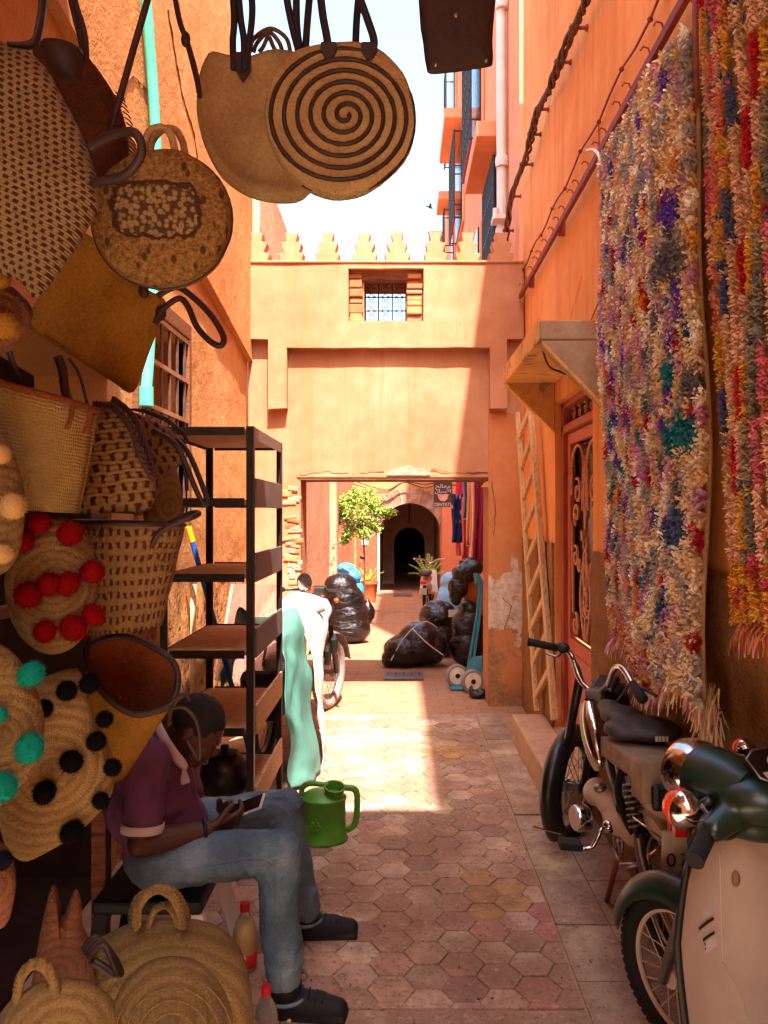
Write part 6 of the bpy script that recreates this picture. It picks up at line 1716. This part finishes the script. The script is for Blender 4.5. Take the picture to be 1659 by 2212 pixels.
    q = MB(); q.cbox(F(1437, 1735, 2.5), (.02, .05, .06)); q.build('reflector', M['amberlens'], T, bevel=.004)
    q = MB(); q.cbox(F(1470, 1838, 2.42), (.12, .008, .13)); P = q.build('number_plate', M['plate'], T, bevel=.004)
    q = MB(); c = F(1450, 1858, 2.413)
    q.tube([c + V((.012*math.cos(a), 0, .018*math.sin(a))) for a in [6.283*k/14 for k in range(14)]], .003, 5, closed=True); q.tube([c + V((.03, 0, .018)), c + V((.046, 0, .018)), c + V((.034, 0, -.018))], .003, 5); q.build('plate_digits', M['black'], P)
    # engine, crank, pedal, exhaust, shock, stand
    e0, e1 = F(1290, 1705, 3.20), F(1372, 1800, 3.0)
    mb = MB(); mb.capsule(e0, e1, .05, .055); mb.ball(F(1285, 1712, 3.22), (.05, .06, .055)); mb.ball(F(1335, 1770, 3.08), (.06, .1, .06)); blob(mb, 'engine_cover', M['cream'], T, .009, 5)
    q = MB(); q.ball(F(1296, 1702, 3.16), (.03, .035, .022), 12, 8); q.build('filler_cap', M['steel'], T, True)
    m = MX.Translation(F(1268, 1765, 3.12)) @ MX.Rotation(rad(-90), 4, 'Y') @ MX.Rotation(rad(14), 4, 'X'); q = MB(); q.lathe([(.001, 0), (.05, 0), (.054, .01), (.054, .045), (.05, .055), (.001, .055)], 26, m); q.build('flywheel_drum', M['chrome'], T, True, auto=40)
    m2 = m @ MX.Translation((0, 0, .0555)); q = MB(); q.lathe([(.001, .0), (.046, .0), (.046, .003), (.001, .003)], 24, m2); q.build('drum_face', M['cream'], T, True, auto=40)
    q = MB(); q.tube(crv([F(1322, 1788, 3.06), F(1302, 1790, 3.02), F(1290, 1812, 3.0), F(1278, 1830, 3.0), F(1258, 1834, 3.0)], 5), .009, 8); q.build('crank', M['chrome'], T, True)
    q = MB(); q.ball(F(1315, 1785, 3.04), (.028, .03, .028), 12, 8); q.build('crank_boss', M['chrome'], T, True)
    q = MB(); q.cbox(F(1231, 1823, 3.02), (.088, .07, .03), MX.Rotation(.08, 4, 'Y')); q.build('pedal', M['rubber'], T, bevel=.006)
    m = MX.Translation(F(1335, 1818, 3.08)) @ MX.Rotation(rad(-90), 4, 'Y'); q = MB(); q.tube([m @ V((.062*math.cos(a), .062*math.sin(a), 0)) for a in [6.283*k/30 for k in range(30)]], .006, 6, closed=True); 
    for k in range(5): q.tube([m @ V((.012, 0, 0)), m @ V((.062*math.cos(k*1.257), .062*math.sin(k*1.257), 0))], .005, 5)
    q.build('chainring', M['steel'], T, True)
    q = MB(); q.tube(crv([F(1375, 1615, 3.0), F(1348, 1650, 3.0), F(1335, 1710, 2.98), F(1350, 1765, 2.94), F(1368, 1800, 2.9)], 6), .014, 10); q.build('hose', M['rubber'], T, True)
    a, b = F(1360, 1690, 2.9), F(1375, 1790, 2.85); q = MB(); t = (b-a); pts = []
    x = t.normalized().cross(V((0, 1, 0))).normalized(); y = t.normalized().cross(x)
    for k in range(90): an = k*.55; pts.append(a + t*(k/89) + x*(.024*math.cos(an)) + y*(.024*math.sin(an)))
    q.tube(pts, .005, 5); q.build('spring', M['steel'], T, True)
    q = MB(); q.tube([a - t*.15, b + t*.25], .014, 8); q.build('damper', M['bikeblack'], T, True)
    q = MB(); q.tube(crv([F(1378, 1800, 2.85), F(1385, 1850, 2.82), F(1395, 1890, 2.78)], 5), .02, 8); q.tube([F(1340, 1872, 2.85), F(1390, 1868, 2.82)], .014, 8); q.build('exhaust', M['steel'], T, True)
    q = MB(); f = gp(1311, 1950); q.tube([F(1332, 1862, 2.95), f + V((0, 0, .005))], .011, 8); q.build('kickstand', M['rust'], T, True)
    q = MB(); q.tube(crv([F(1368, 1765, 2.72), F(1440, 1820, 2.55)], 2), .004, 5); q.tube([F(1440, 1822, 2.52), F(1398, 1850, 2.5), F(1402, 1862, 2.5), F(1460, 1895, 2.46)], .004, 5); q.tube([F(1440, 1822, 2.52), F(1478, 1842, 2.46)], .004, 5); q.build('rack_wire', M['chrome'], T, True)
    for k in range(10):
        p = F(1385 + 6*k % 40, 1730 + (k*17) % 90, 2.88); q = MB(); q.ball(p, (.016, .03, .018), 8, 6); q.build('engine_fitting', M['bikeblack'] if k % 2 else M['steel'], T, True)
near_moped()

# ---------------------------------------------------------------- front moped with leg shield
def front_moped():
    h = V((-.454, .891, 0)); r = V((.891, .454, 0)); up = V((0, 0, 1))
    T = thing('leg_shield_moped', 'moped with cream leg shield and dark green headlight in the right foreground', 'moped', (1.0, 1.8, 0))
    w = V((.835, 2.28, .235)); wheel(w, .235, T, h, .06, M['whitepipe'], M['rubber'], 24)
    q = MB(); q.grid(lambda u, v: w + h*(-.275*math.cos(.75 + u*2.2)) + up*(.275*math.sin(.75 + u*2.2) + .01) + r*((v-.5)*.12) - (h*(-math.cos(.75+u*2.2)) + up*math.sin(.75+u*2.2))*(.07*(abs(v-.5)*2)**2), 22, 9); q.build('front_fender', M['bikegreen'], T, True, solid=.004)
    for s in (-.075, .075):
        q = MB(); q.tube([w + r*s, w + r*s - h*.12 + up*.38], .016, 10); q.build('fork_leg', M['steel'], T, True)
    C = F(1575, 1705, 2.0)                                # centre of the headlight unit
    # headlight: drum pointing along h
    m = MX.Identity(4)
    for i in range(3): m[i][0] = r[i]; m[i][1] = up[i]; m[i][2] = h[i]; m[i][3] = C[i]
    hl = m @ MX.Translation((.0, .015, .02))
    q = MB(); q.lathe([(.001, -.10), (.06, -.09), (.085, -.03), (.09, .03), (.088, .10), (.001, .10)], 30, hl, 1, .9); q.build('headlight_shell', M['bikegreen'], T, True, auto=50)
    q = MB(); q.lathe([(.0885, .062), (.094, .075), (.095, .11), (.09, .128), (.08, .13), (.078, .12)], 30, hl, 1, .9); q.build('headlight_rim', M['chrome'], T, True, auto=50)
    q = MB(); q.lathe([(.001, .135), (.05, .13), (.078, .12)], 24, hl, 1, .9); q.build('headlight_lens', M['glassdark'], T, True)
    mb = MB(); mb.ball(m @ V((.02, -.0, -.08)), (.11, .09, .062), 18, 12); mb.capsule(m @ V((-.03, -.02, -.06)), m @ V((-.14, -.055, -.07)), .045, .030); mb.capsule(m @ V((.05, .0, -.07)), m @ V((.24, -.01, -.12)), .055, .04); mb.ball(m @ V((.06, -.075, -.06)), (.13, .08, .045), 16, 10)
    blob(mb, 'handlebar_cowl', M['bikegreen'], T, .008, 7)
    dm = m @ MX.Translation((.06, .068, -.085)) @ MX.Rotation(rad(-125), 4, 'X')
    q = MB(); P = [(-.075, -.035), (-.03, -.055), (.05, -.055), (.075, -.03), (.08, .03), (.03, .06), (-.04, .055), (-.08, .02)]
    q.prism(P, 0, .012, dm); D = q.build('instrument_panel', M['bikeblack'], T, bevel=.004)
    q = MB(); q.tube([dm @ V((x, y, .013)) for x, y in P], .003, 5, closed=True); q.build('panel_bezel', M['steel'], D, True)
    q = MB(); q.tube([dm @ V((.03*math.cos(a)+.01, .03*math.sin(a), .014)) for a in [6.283*k/20 for k in range(20)]], .0015, 4, closed=True); 
    for k in range(6): a = .5 + k*.5; q.bar(dm @ V((.01+.022*math.cos(a), .022*math.sin(a), .014)), dm @ V((.01+.028*math.cos(a), .028*math.sin(a), .014)), .002, .002)
    q.box((-.06, .01, .0125), (-.035, .03, .0145), dm); q.box((-.02, .032, .0125), (.0, .04, .0145), dm); q.build('dial_marks', M['whitepipe'], D)
    # indicators
    for p, nm, d in ((F(1480, 1748, 1.98), 'indicator', -1), (F(1608, 1617, 2.16), 'indicator', 1)):
        q = MB(); mm = MX.Identity(4)
        for i in range(3): mm[i][0] = r[i]; mm[i][1] = up[i]; mm[i][2] = h[i]; mm[i][3] = p[i]
        sc = .052 if d < 0 else .03
        q.lathe([(sc, 0), (sc*.98, sc*.3), (sc*.8, sc*.75), (sc*.4, sc*1.0), (.001, sc*1.05)], 20, mm); q.build('indicator_lens', M['amberlens'], T, True)
        q = MB(); q.lathe([(.001, -sc*1.0), (sc*.5, -sc*.9), (sc*.95, -sc*.35), (sc*1.02, 0), (sc*1.02, sc*.05)], 20, mm); q.build('indicator_shell', M['chrome'], T, True)
        q = MB(); q.tube([p + h*-.02, (m @ V((-.10 if d < 0 else .12, 0, -.03)))], .013, 8); q.build('indicator_stalk', M['bikeblack'], T, True)
    # left grip
    a, b = F(1548, 1762, 1.93), F(1500, 1860, 1.80)
    q = MB(); q.tube([a, a.lerp(b, .35)], [.03, .03], 14); q.build('grip_collar', M['bikeblack'], T, True, auto=40)
    q = MB(); q.tube([a.lerp(b, .2), a.lerp(b, .9), b], [.0215, .0215, .023], 14); q.build('grip', M['rubber'], T, True, auto=40)
    q = MB(); q.tube([a - (b-a)*.25, a.lerp(b, .2)], .026, 12); q.ball(a + V((.02, .0, -.02)), (.04, .04, .04), 12, 8); q.build('switch_block', M['bikeblack'], T, True)
    q = MB(); q.tube(crv([F(1535, 1765, 1.9), F(1518, 1742, 1.93), F(1522, 1728, 1.95)], 4), .006, 6); q.build('lever', M['steel'], T, True)
    for pts in ([m @ V((-.10, -.03, -.05)), m @ V((-.12, -.12, .02)), m @ V((-.06, -.22, .05)), w - h*.1 + up*.30], [m @ V((-.04, -.06, .06)), m @ V((-.05, -.16, .09)), m @ V((-.03, -.26, .06))], [a + V((0, 0, .01)), a + V((-.03, .08, -.04)), m @ V((-.08, -.10, .06)), m @ V((-.05, -.2, .07))]):
        q = MB(); q.tube(crv(pts, 6), .004, 6); q.build('control_cable', M['black'], T, True)
    # leg shield
    base = V((.838, 1.97, 0))
    def S(u, v):
        s = (u-.5)*2; z = .13 + .66*v
        wdt = .255*(1 - .12*max(0, v-.75)*4) 
        return base + r*(s*wdt) - h*(.07*s*s) - h*(.10*(1-v)**2) + up*(z - .05*abs(s)**3*(v > .5)*(v-.5)*2) - h*(.010*math.exp(-((s-.25)/.35)**2))
    q = MB(); q.grid(S, 30, 26); L = q.build('leg_shield', M['shield'], T, True, solid=.008)
    q = MB(); q.tube([S(0, v/20) for v in range(21)] + [S(u/20, 1) for u in range(1, 21)] + [S(1, 1 - v/20) for v in range(1, 21)], .009, 8); q.build('shield_trim', M['black'], L, True)
    n_ = -h
    def decal(u0, u1, v0, v1, mat, name, lift=.006):
        q = MB(); q.grid(lambda a, b: S(lerp(u0, u1, a), lerp(v0, v1, b)) + n_*lift, 4, 3); q.build(name, mat, L, True)
    def inv(fx, fy):
        best = (9e9, 0, 0)
        for a in range(81):
            for b in range(61):
                p = S(a/80, b/60); e = (VX + p.x/p.y*FF - fx)**2 + (VY - (p.z-CH)/p.y*FF - fy)**2
                if e < best[0]: best = (e, a/80, b/60)
        return best[1], best[2]
    def dec(x0, y0, x1, y1, mat, name, lift=.006):
        u, v = inv((x0+x1)/2, (y0+y1)/2); Y = S(u, v).y; du = (x1-x0)/FF*Y/.51/2; dv = (y1-y0)/FF*Y/.66/2
        decal(u-du, u+du, v-dv, v+dv, mat, name, lift)
    dec(1500, 1955, 1557, 1978, M['whitepipe'], 'sticker'); dec(1490, 1990, 1550, 1997, M['black'], 'sticker_bar', .008); dec(1504, 2019, 1550, 2025, M['black'], 'sticker_bar', .008)
    dec(1508, 2028, 1556, 2052, M['whitepipe'], 'sticker'); dec(1516, 2032, 1521, 2039, M['black'], 'sticker_mark', .009); dec(1516, 2044, 1521, 2049, M['black'], 'sticker_mark', .009)
    bu, bv = inv(1585, 1900)
    q = MB(); q.ball(S(bu, bv) + n_*.006, (.012, .012, .02), 12, 8); q.build('shield_bolt', M['creamdark'], L, True)
    q = MB(); q.tube(crv([S(*inv(1555, 2080)) + n_*.006, S(*inv(1590, 2130)) + n_*.006, S(*inv(1610, 2200)) + n_*.006], 6), .0035, 6); q.build('shield_rib', M['shield'], L, True)
    q = MB(); q.tube(crv([S(*inv(1553, 1840)) + n_*.003, S(*inv(1556, 1960)) + n_*.003, S(*inv(1558, 2080)) + n_*.003], 6), .0022, 6); q.build('shield_crease', M['shield'], L, True)
    # frame, engine and saddle behind, mostly out of view
    q = MB(); q.tube(crv([base + up*.30 - h*.09, base - h*.2 + up*.26, base - h*.45 + up*.28, base - h*.8 + up*.45], 6), .035, 12); q.build('frame', M['shield'], T, True)
    rw = base - h*.95 + up*.235; wheel(rw, .235, T, h, .06, M['steel'], M['rubber'], 24)
    mb = MB(); mb.ball(base - h*.62 + up*.70, (.12, .18, .05), 16, 10); mb.ball(base - h*.85 + up*.70, (.13, .2, .05), 16, 10); blob(mb, 'saddle', M['saddle'], T, .012, 5)
    mb = MB(); mb.ball(base - h*.55 + up*.28, (.12, .2, .12), 16, 10); blob(mb, 'engine', M['steel'], T, .015, 3, lambda p, n: .012*nz(p, 25, 2))
    for s in (-.08, .08):
        q = MB(); q.tube([rw + r*s, base - h*.8 + r*s + up*.6], .018, 8); q.build('shock', M['steel'], T, True)
front_moped()
# ---------------------------------------------------------------- the seated man
def seated_man():
    T = thing('person', 'man in purple polo and jeans seated on a stool, bent over a phone', 'person', (-.7, 2.66, 0))
    nY, fY = 2.49, 2.84                                   # near and far side of the body
    hipn, hipf = V((-.80, 2.55, .45)), V((-.80, 2.80, .45))
    shn, shf = F(322, 1640, 2.48), F(380, 1625, 2.86)
    eln, elf = F(305, 1822, 2.44), F(410, 1772, 2.93)
    wrn, wrf = F(452, 1790, 2.52), F(470, 1765, 2.78)
    neck = F(358, 1615, 2.66); skull = F(428, 1568, 2.64)
    # jeans
    kn, kf = V((-.385, 2.47, .515)), V((-.425, 2.86, .515))
    ann, anf = V((-.365, 2.45, .115)), V((-.36, 2.90, .12))
    mb = MB()
    for hp, k, a in ((hipn, kn, ann), (hipf, kf, anf)):
        mb.capsule(hp, hp.lerp(k, .55), .098, .082); mb.capsule(hp.lerp(k, .5), k, .084, .070)
        mb.capsule(k, k.lerp(a, .4) + V((-.012, 0, 0)), .068, .067); mb.capsule(k.lerp(a, .4) + V((-.012, 0, 0)), a, .067, .062)
    mb.ball((hipn + hipf)/2 + V((-.02, 0, 0)), (.13, .20, .11))
    def fold(p, n):
        q = V((p.x*1.1 + p.z*.5, p.y, p.z*.9 - p.x*.4))
        d = .007*nz(p, 6, 3) - .011*abs(nz(q, 9, 5)) - .006*abs(nz(q, 19, 2)) + .004
        for k in (kn, kf):
            t = (p - k).length
            if t < .2: d -= .010*abs(math.sin((p.x*.8 - p.z + .3*nz(p, 8, 1))*38))*(1 - t/.2)
        if p.z < .22: d -= .010*abs(nz((p.x, p.y, p.z*3), 8, 8))
        return d
    J = blob(mb, 'jeans', M['denim'], T, .0085, 5, fold)
    for k, a in ((kn, ann), (kf, anf)):
        q = MB(); q.tube([a + V((.067*math.cos(t), .067*math.sin(t), -.045)) for t in [6.283*j/24 for j in range(24)]], .006, 6, closed=True); q.build('hem', M['denim'], J, True)
    q = MB(); q.tube(crv([hipn + V((.05, -.10, .0)), hipn.lerp(kn, .5) + V((0, -.088, .01)), kn + V((-.02, -.072, .0)), kn.lerp(ann, .4) + V((-.012, -.073, 0)), ann + V((0, -.066, 0))], 8), .0022, 5); q.build('seam', M['denim'], J, True)
    # body: head, neck, arms, hands - one skin
    mb = MB()
    ax = (V((.55, 0, .62))).normalized()                  # crown direction, head bowed forward
    fwd = V((.75, -.0, -.66)).normalized()                # face direction
    rot = MX.Identity(4); sd = ax.cross(fwd).normalized()
    for i in range(3): rot[i][0] = fwd[i]; rot[i][1] = sd[i]; rot[i][2] = ax[i]
    hd = lambda x, y, z: skull + fwd*x + sd*y + ax*z
    mb.ball(skull, (.092, .074, .088), 20, 14, rot); mb.ball(hd(.045, 0, -.05), (.058, .054, .07), 16, 12, rot); mb.ball(hd(.06, 0, -.095), (.035, .034, .03), 12, 8, rot)
    mb.ball(hd(.10, 0, -.035), (.016, .013, .02), 10, 8, rot); mb.ball(hd(.098, 0, -.078), (.014, .024, .009), 10, 8, rot); mb.ball(hd(.086, 0, .005), (.014, .05, .010), 10, 8, rot)
    for s in (-1, 1): mb.ball(hd(-.008, s*.074, -.015), (.020, .010, .03), 10, 8, rot); mb.ball(hd(.078, s*.03, -.02), (.012, .014, .009), 8, 6, rot)
    mb.capsule(neck - V((.02, 0, .03)), hd(-.02, 0, -.06), .062, .054)
    def hand(w, tip, curl, palm_n, side, sgn):
        """palm plus five fingers from wrist w towards tip"""
        d = (tip - w).normalized(); n = V(palm_n).normalized(); a = d.cross(n).normalized(); n = a.cross(d).normalized()
        pc = w + d*.05
        for k in (-1.5, -.5, .5, 1.5): mb.capsule(w + d*.012 + a*(k*.011), w + d*.085 + a*(k*.019), .0145, .0115)
        for i, (k, L) in enumerate(((-1.5, .058), (-.5, .070), (.5, .075), (1.5, .066))):
            if sgn < 0: L = (.058, .070, .075, .066)[3-i]
            p0 = w + d*.085 + a*(k*.019); c = curl*(1 + .08*i)
            d1 = (d*math.cos(c*.5) + n*math.sin(c*.5)); d2 = (d*math.cos(c*1.25) + n*math.sin(c*1.25)); d3 = (d*math.cos(c*1.8) + n*math.sin(c*1.8))
            p1 = p0 + d1*(L*.45); p2 = p1 + d2*(L*.33); p3 = p2 + d3*(L*.24)
            mb.capsule(p0, p1, .0098, .009); mb.capsule(p1, p2, .009, .0082); mb.capsule(p2, p3, .0082, .0072)
        t0 = w + d*.03 + a*(sgn*.028); t1 = t0 + (d*.7 + a*sgn*.55 + n*.35).normalized()*.038; t2 = t1 + (d*.9 + n*.5).normalized()*.030
        mb.capsule(w + d*.02, t0, .015, .013); mb.capsule(t0, t1, .012, .0105); mb.capsule(t1, t2, .0105, .0085)
    phone_c = F(522, 1752, 2.63)
    mb.capsule(shn + V((.0, .0, -.06)), eln, .05, .042); mb.capsule(eln, eln.lerp(wrn, .45), .044, .04); mb.capsule(eln.lerp(wrn, .45), wrn, .038, .026)
    mb.capsule(shf + V((.0, .0, -.06)), elf, .05, .042); mb.capsule(elf, elf.lerp(wrf, .45), .044, .04); mb.capsule(elf.lerp(wrf, .45), wrf, .038, .026)
    hand(wrn, F(520, 1768, 2.58), .75, (.1, .75, .45), 0, 1); hand(wrf, F(535, 1735, 2.68), .6, (.15, -.8, .3), 0, -1)
    blob(mb, 'body', M['skin'], T, .0042, 3)
    # hair cap
    mb = MB(); mb.ball(hd(-.012, 0, .018), (.094, .080, .088), 20, 14, rot)
    hair = blob(mb, 'hair', M['hair'], T, .007, 3, lambda p, n: .004*nz(p, 90, 2) - (.03 if (p - skull).dot(fwd) > .05 and (p - skull).dot(ax) < .03 else 0) - (.02 if (p - skull).dot(ax) < -.035 and (p-skull).dot(fwd) > -.03 else 0))
    # polo shirt
    mb = MB()
    tor = (hipn + hipf)/2 + V((-.02, 0, .06))
    mb.ball(tor, (.14, .20, .12)); mb.capsule(tor + V((0, 0, .03)), V((-.855, 2.66, .70)), .135, .135)
    mb.ball(V((-.845, 2.66, .73)), (.12, .22, .10), 18, 12); mb.capsule(V((-.86, 2.58, .62)), V((-.86, 2.76, .62)), .13, .13)
    for s_, e_ in ((shn, eln), (shf, elf)):
        mb.capsule(s_ + V((-.01, 0, -.01)), s_.lerp(e_, .42), .078, .066); mb.capsule(s_.lerp(e_, .4), s_.lerp(e_, .70), .066, .064)
    mb.capsule(neck - V((.03, .0, .05)), neck - V((-.0, 0, .01)), .085, .07)
    S = blob(mb, 'polo_shirt', M['shirt'], T, .009, 5, lambda p, n: .007*nz(p, 10, 5) + .006*math.sin((p.x*1.2 + p.z*.8 + p.y*.2)*60 + 3*nz(p, 5, 1))*max(0, min(1, (.72 - p.z)*6)))
    for s_, e_ in ((shn, eln), (shf, elf)):
        c = s_.lerp(e_, .76); d = (e_ - s_).normalized(); x = d.cross(V((0, 1, 0))).normalized(); y = d.cross(x)
        q = MB(); q.grid(lambda u, v: c + d*(v*.026) + (x*math.cos(u*6.283) + y*math.sin(u*6.283))*.064, 24, 3, True); q.build('cuff', M['shirtwhite'], S, True, solid=.006)
    q = MB()
    def colr(u, v):
        a = rad(-150 + 300*u); fw = V((.62, 0, -.45)).normalized(); upn = V((.5, 0, .75)).normalized(); s2 = V((0, 1, 0))
        rr = .078 + .045*v; return neck + V((-.0, 0, -.012)) + (fw*math.cos(a) + s2*math.sin(a))*rr + upn*(.045*(1-v) - .012 - .03*v)
    q.grid(colr, 26, 5); q.build('collar', M['shirtwhite'], S, True, solid=.005)
    ca = crv([F(333, 1560, 2.64), F(342, 1590, 2.575), F(362, 1622, 2.545), F(385, 1650, 2.545), F(402, 1660, 2.57)], 6); cb = crv([F(348, 1553, 2.64), F(366, 1588, 2.565), F(386, 1618, 2.54), F(402, 1638, 2.545), F(408, 1652, 2.57)], 6)
    q = MB(); q.grid(lambda u, v: ca[int(round(u*(len(ca)-1)))].lerp(cb[int(round(u*(len(ca)-1)))], v) + V((0, -.006*math.sin(math.pi*v) - .012, 0)), len(ca)-1, 4); q.build('collar_flap', M['shirtwhite'], S, True, solid=.005)
    q = MB(); q.cbox(F(395, 1672, 2.60), (.03, .012, .07), MX.Rotation(rad(-20), 4, 'Y')); q.build('placket', M['shirtwhite'], S, bevel=.004)
    # shoes
    for a, nm in ((ann, 'n'), (anf, 'f')):
        mb = MB(); g = V((a.x, a.y, 0)); dx = V((1, -.12 if nm == 'n' else .05, 0)).normalized()
        mb.capsule(g + V((0, 0, .10)), g + V((0, 0, .05)), .055, .05); mb.capsule(g - dx*.03 + V((0, 0, .042)), g + dx*.11 + V((0, 0, .04)), .045, .043); mb.capsule(g + dx*.1 + V((0, 0, .036)), g + dx*.17 + V((0, 0, .034)), .044, .034)
        mb.box((-.07, -.042, .001), (.20, .042, .02), MX.Translation(g) @ MX.Rotation(math.atan2(dx.y, dx.x), 4, 'Z'))
        sh = blob(mb, 'shoe', M['shoe'], T, .0065, 4, lambda p, n: max(-n.z*.0, 0))
        q = MB()
        for k in range(4): c = g + dx*(.055 + .022*k) + V((0, 0, .088 - .005*k)); q.tube([c + V((0, -.03, -.006)), c + V((0, 0, .004)), c + V((0, .03, -.006))], .0035, 5)
        q.build('laces', M['black'], sh, True)
    q = MB(); d = (wrn - eln).normalized(); c = eln.lerp(wrn, .93); x = d.cross(V((0, 1, 0))).normalized(); y = d.cross(x); q.tube([c + (x*math.cos(t) + y*math.sin(t))*.031 for t in [6.283*j/20 for j in range(20)]], .006, 6, closed=True); q.build('bracelet', M['black'], T, True)
    P = thing('phone', 'smartphone with pale edge held in both hands of the seated man', 'phone', phone_c)
    mm = MX.Translation(phone_c + V((.012, .0, .012))) @ MX.Rotation(rad(-28), 4, 'Y') @ MX.Rotation(rad(18), 4, 'X') @ MX.Rotation(rad(-12), 4, 'Z')
    q = MB(); q.box((-.072, -.036, -.004), (.072, .036, .004), mm); q.build('case', M['white'], P, bevel=.003)
    q = MB(); q.box((-.066, -.032, .0045), (.066, .032, .0055), mm); q.build('screen', M['glassdark'], P)
    # stool
    T2 = thing('stool', 'low stool with pale legs under the seated man', 'stool', (-.82, 2.67, 0))
    q = MB(); q.box((-1.0, 2.48, .30), (-.64, 2.86, .345)); q.build('seat', M['black'], T2, bevel=.012)
    for x in (-.97, -.67):
        for y in (2.51, 2.83):
            q = MB(); q.bar((x, y, .30), (x + (.09 if x > -.8 else -.05), y, 0), .05, .035, (0, 1, 0)); q.build('leg', M['canvas'] if x > -.8 else M['black'], T2, bevel=.004)
    for nm, lb, p, hgt, rr, liq in (('juice_bottle', 'plastic bottle of yellow drink with red cap under the stool', V((-.545, 2.70, 0)), .235, .042, 'C89A3C'), ('empty_bottle', 'clear plastic bottle with red cap beside the near shoe', V((-.398, 2.28, 0)), .20, .036, None)):
        B = thing(nm, lb, 'bottle', p)
        t = NT('bottle_plastic'); gm = t.done((.9, .85, .75), .12, 0, None, .5, Transmission_Weight=.9, IOR=1.15)
        k = hgt/.235
        q = MB(); q.lathe([(.001, .001), (rr*.95, .002), (rr, .02*k), (rr, .06*k), (rr*.93, .07*k), (rr, .08*k), (rr, .13*k), (rr*.8, .165*k), (rr*.4, .195*k), (rr*.33, .20*k), (rr*.33, .215*k)], 22, MX.Translation(p)); q.build('bottle', gm, B, True)
        if liq:
            q = MB(); q.lathe([(.001, .005), (rr*.9, .006), (rr*.93, .02), (rr*.93, .13*k), (rr*.73, .165*k), (.001, .166*k)], 20, MX.Translation(p)); q.build('drink', plain(liq, .3), B, True)
            q = MB(); q.lathe([(rr*1.01, .02), (rr*1.015, .03), (rr*1.01, .065)], 22, MX.Translation(p)); q.build('label', M['redplastic'], B, True)
        q = MB(); q.lathe([(.001, .205*k), (rr*.42, .205*k), (rr*.42, .234*k), (.001, .235*k)], 16, MX.Translation(p)); q.build('cap', M['redplastic'], B, True, auto=40)
    W = thing('paper_scrap', 'crumpled white paper scrap on the floor by the near shoe', 'litter', F(625, 2205, 2.42))
    g = gp(628, 2208); mb = MB(); mb.ball(g + V((0, 0, .012)), (.02, .015, .012), 8, 6); mb.ball(g + V((.02, 0, .008)), (.012, .012, .008), 8, 6); blob(mb, 'paper', M['white'], W, .004, 1, lambda p, n: .004*nz(p, 90, 1))
seated_man()
# ---------------------------------------------------------------- grit and leaf scraps on the paving
def litter():
    r = random.Random(21); mb = MB()
    for k in range(110):
        x = r.uniform(-.6, .78); y = r.uniform(2.45, 6.0); s = r.uniform(.002, .006); a = r.uniform(0, 6.28)
        mb.cbox((x, y, .008), (s*2.2*r.uniform(.6, 1.6), s, .003), MX.Rotation(a, 4, 'Z') @ MX.Rotation(r.uniform(-.4, .4), 4, 'X'))
    tag(mb.build('grit', M['bark']), 'scattered grit and dry scraps lying on the paving', 'grit', kind='stuff')
litter()

def bird():
    p = F(929, 448, 30.0); T = thing('bird', 'tiny dark bird flying in the pale sky strip', 'bird', p)
    q = MB(); q.ball(p, (.12, .05, .04), 10, 8, MX.Rotation(.4, 4, 'Y')); q.ball(p + V((-.12, 0, .05)), (.04, .035, .035), 8, 6); q.build('body', M['black'], T, True)
    for s_ in (-1, 1):
        q = MB(); q.add([p + V((-.05, 0, .02)), p + V((.06, 0, .0)), p + V((.05, s_*.22, .07)), p + V((-.02, s_*.2, .08))], [(0, 1, 2, 3)]); q.build('wing', M['black'], T, solid=.01)
bird()
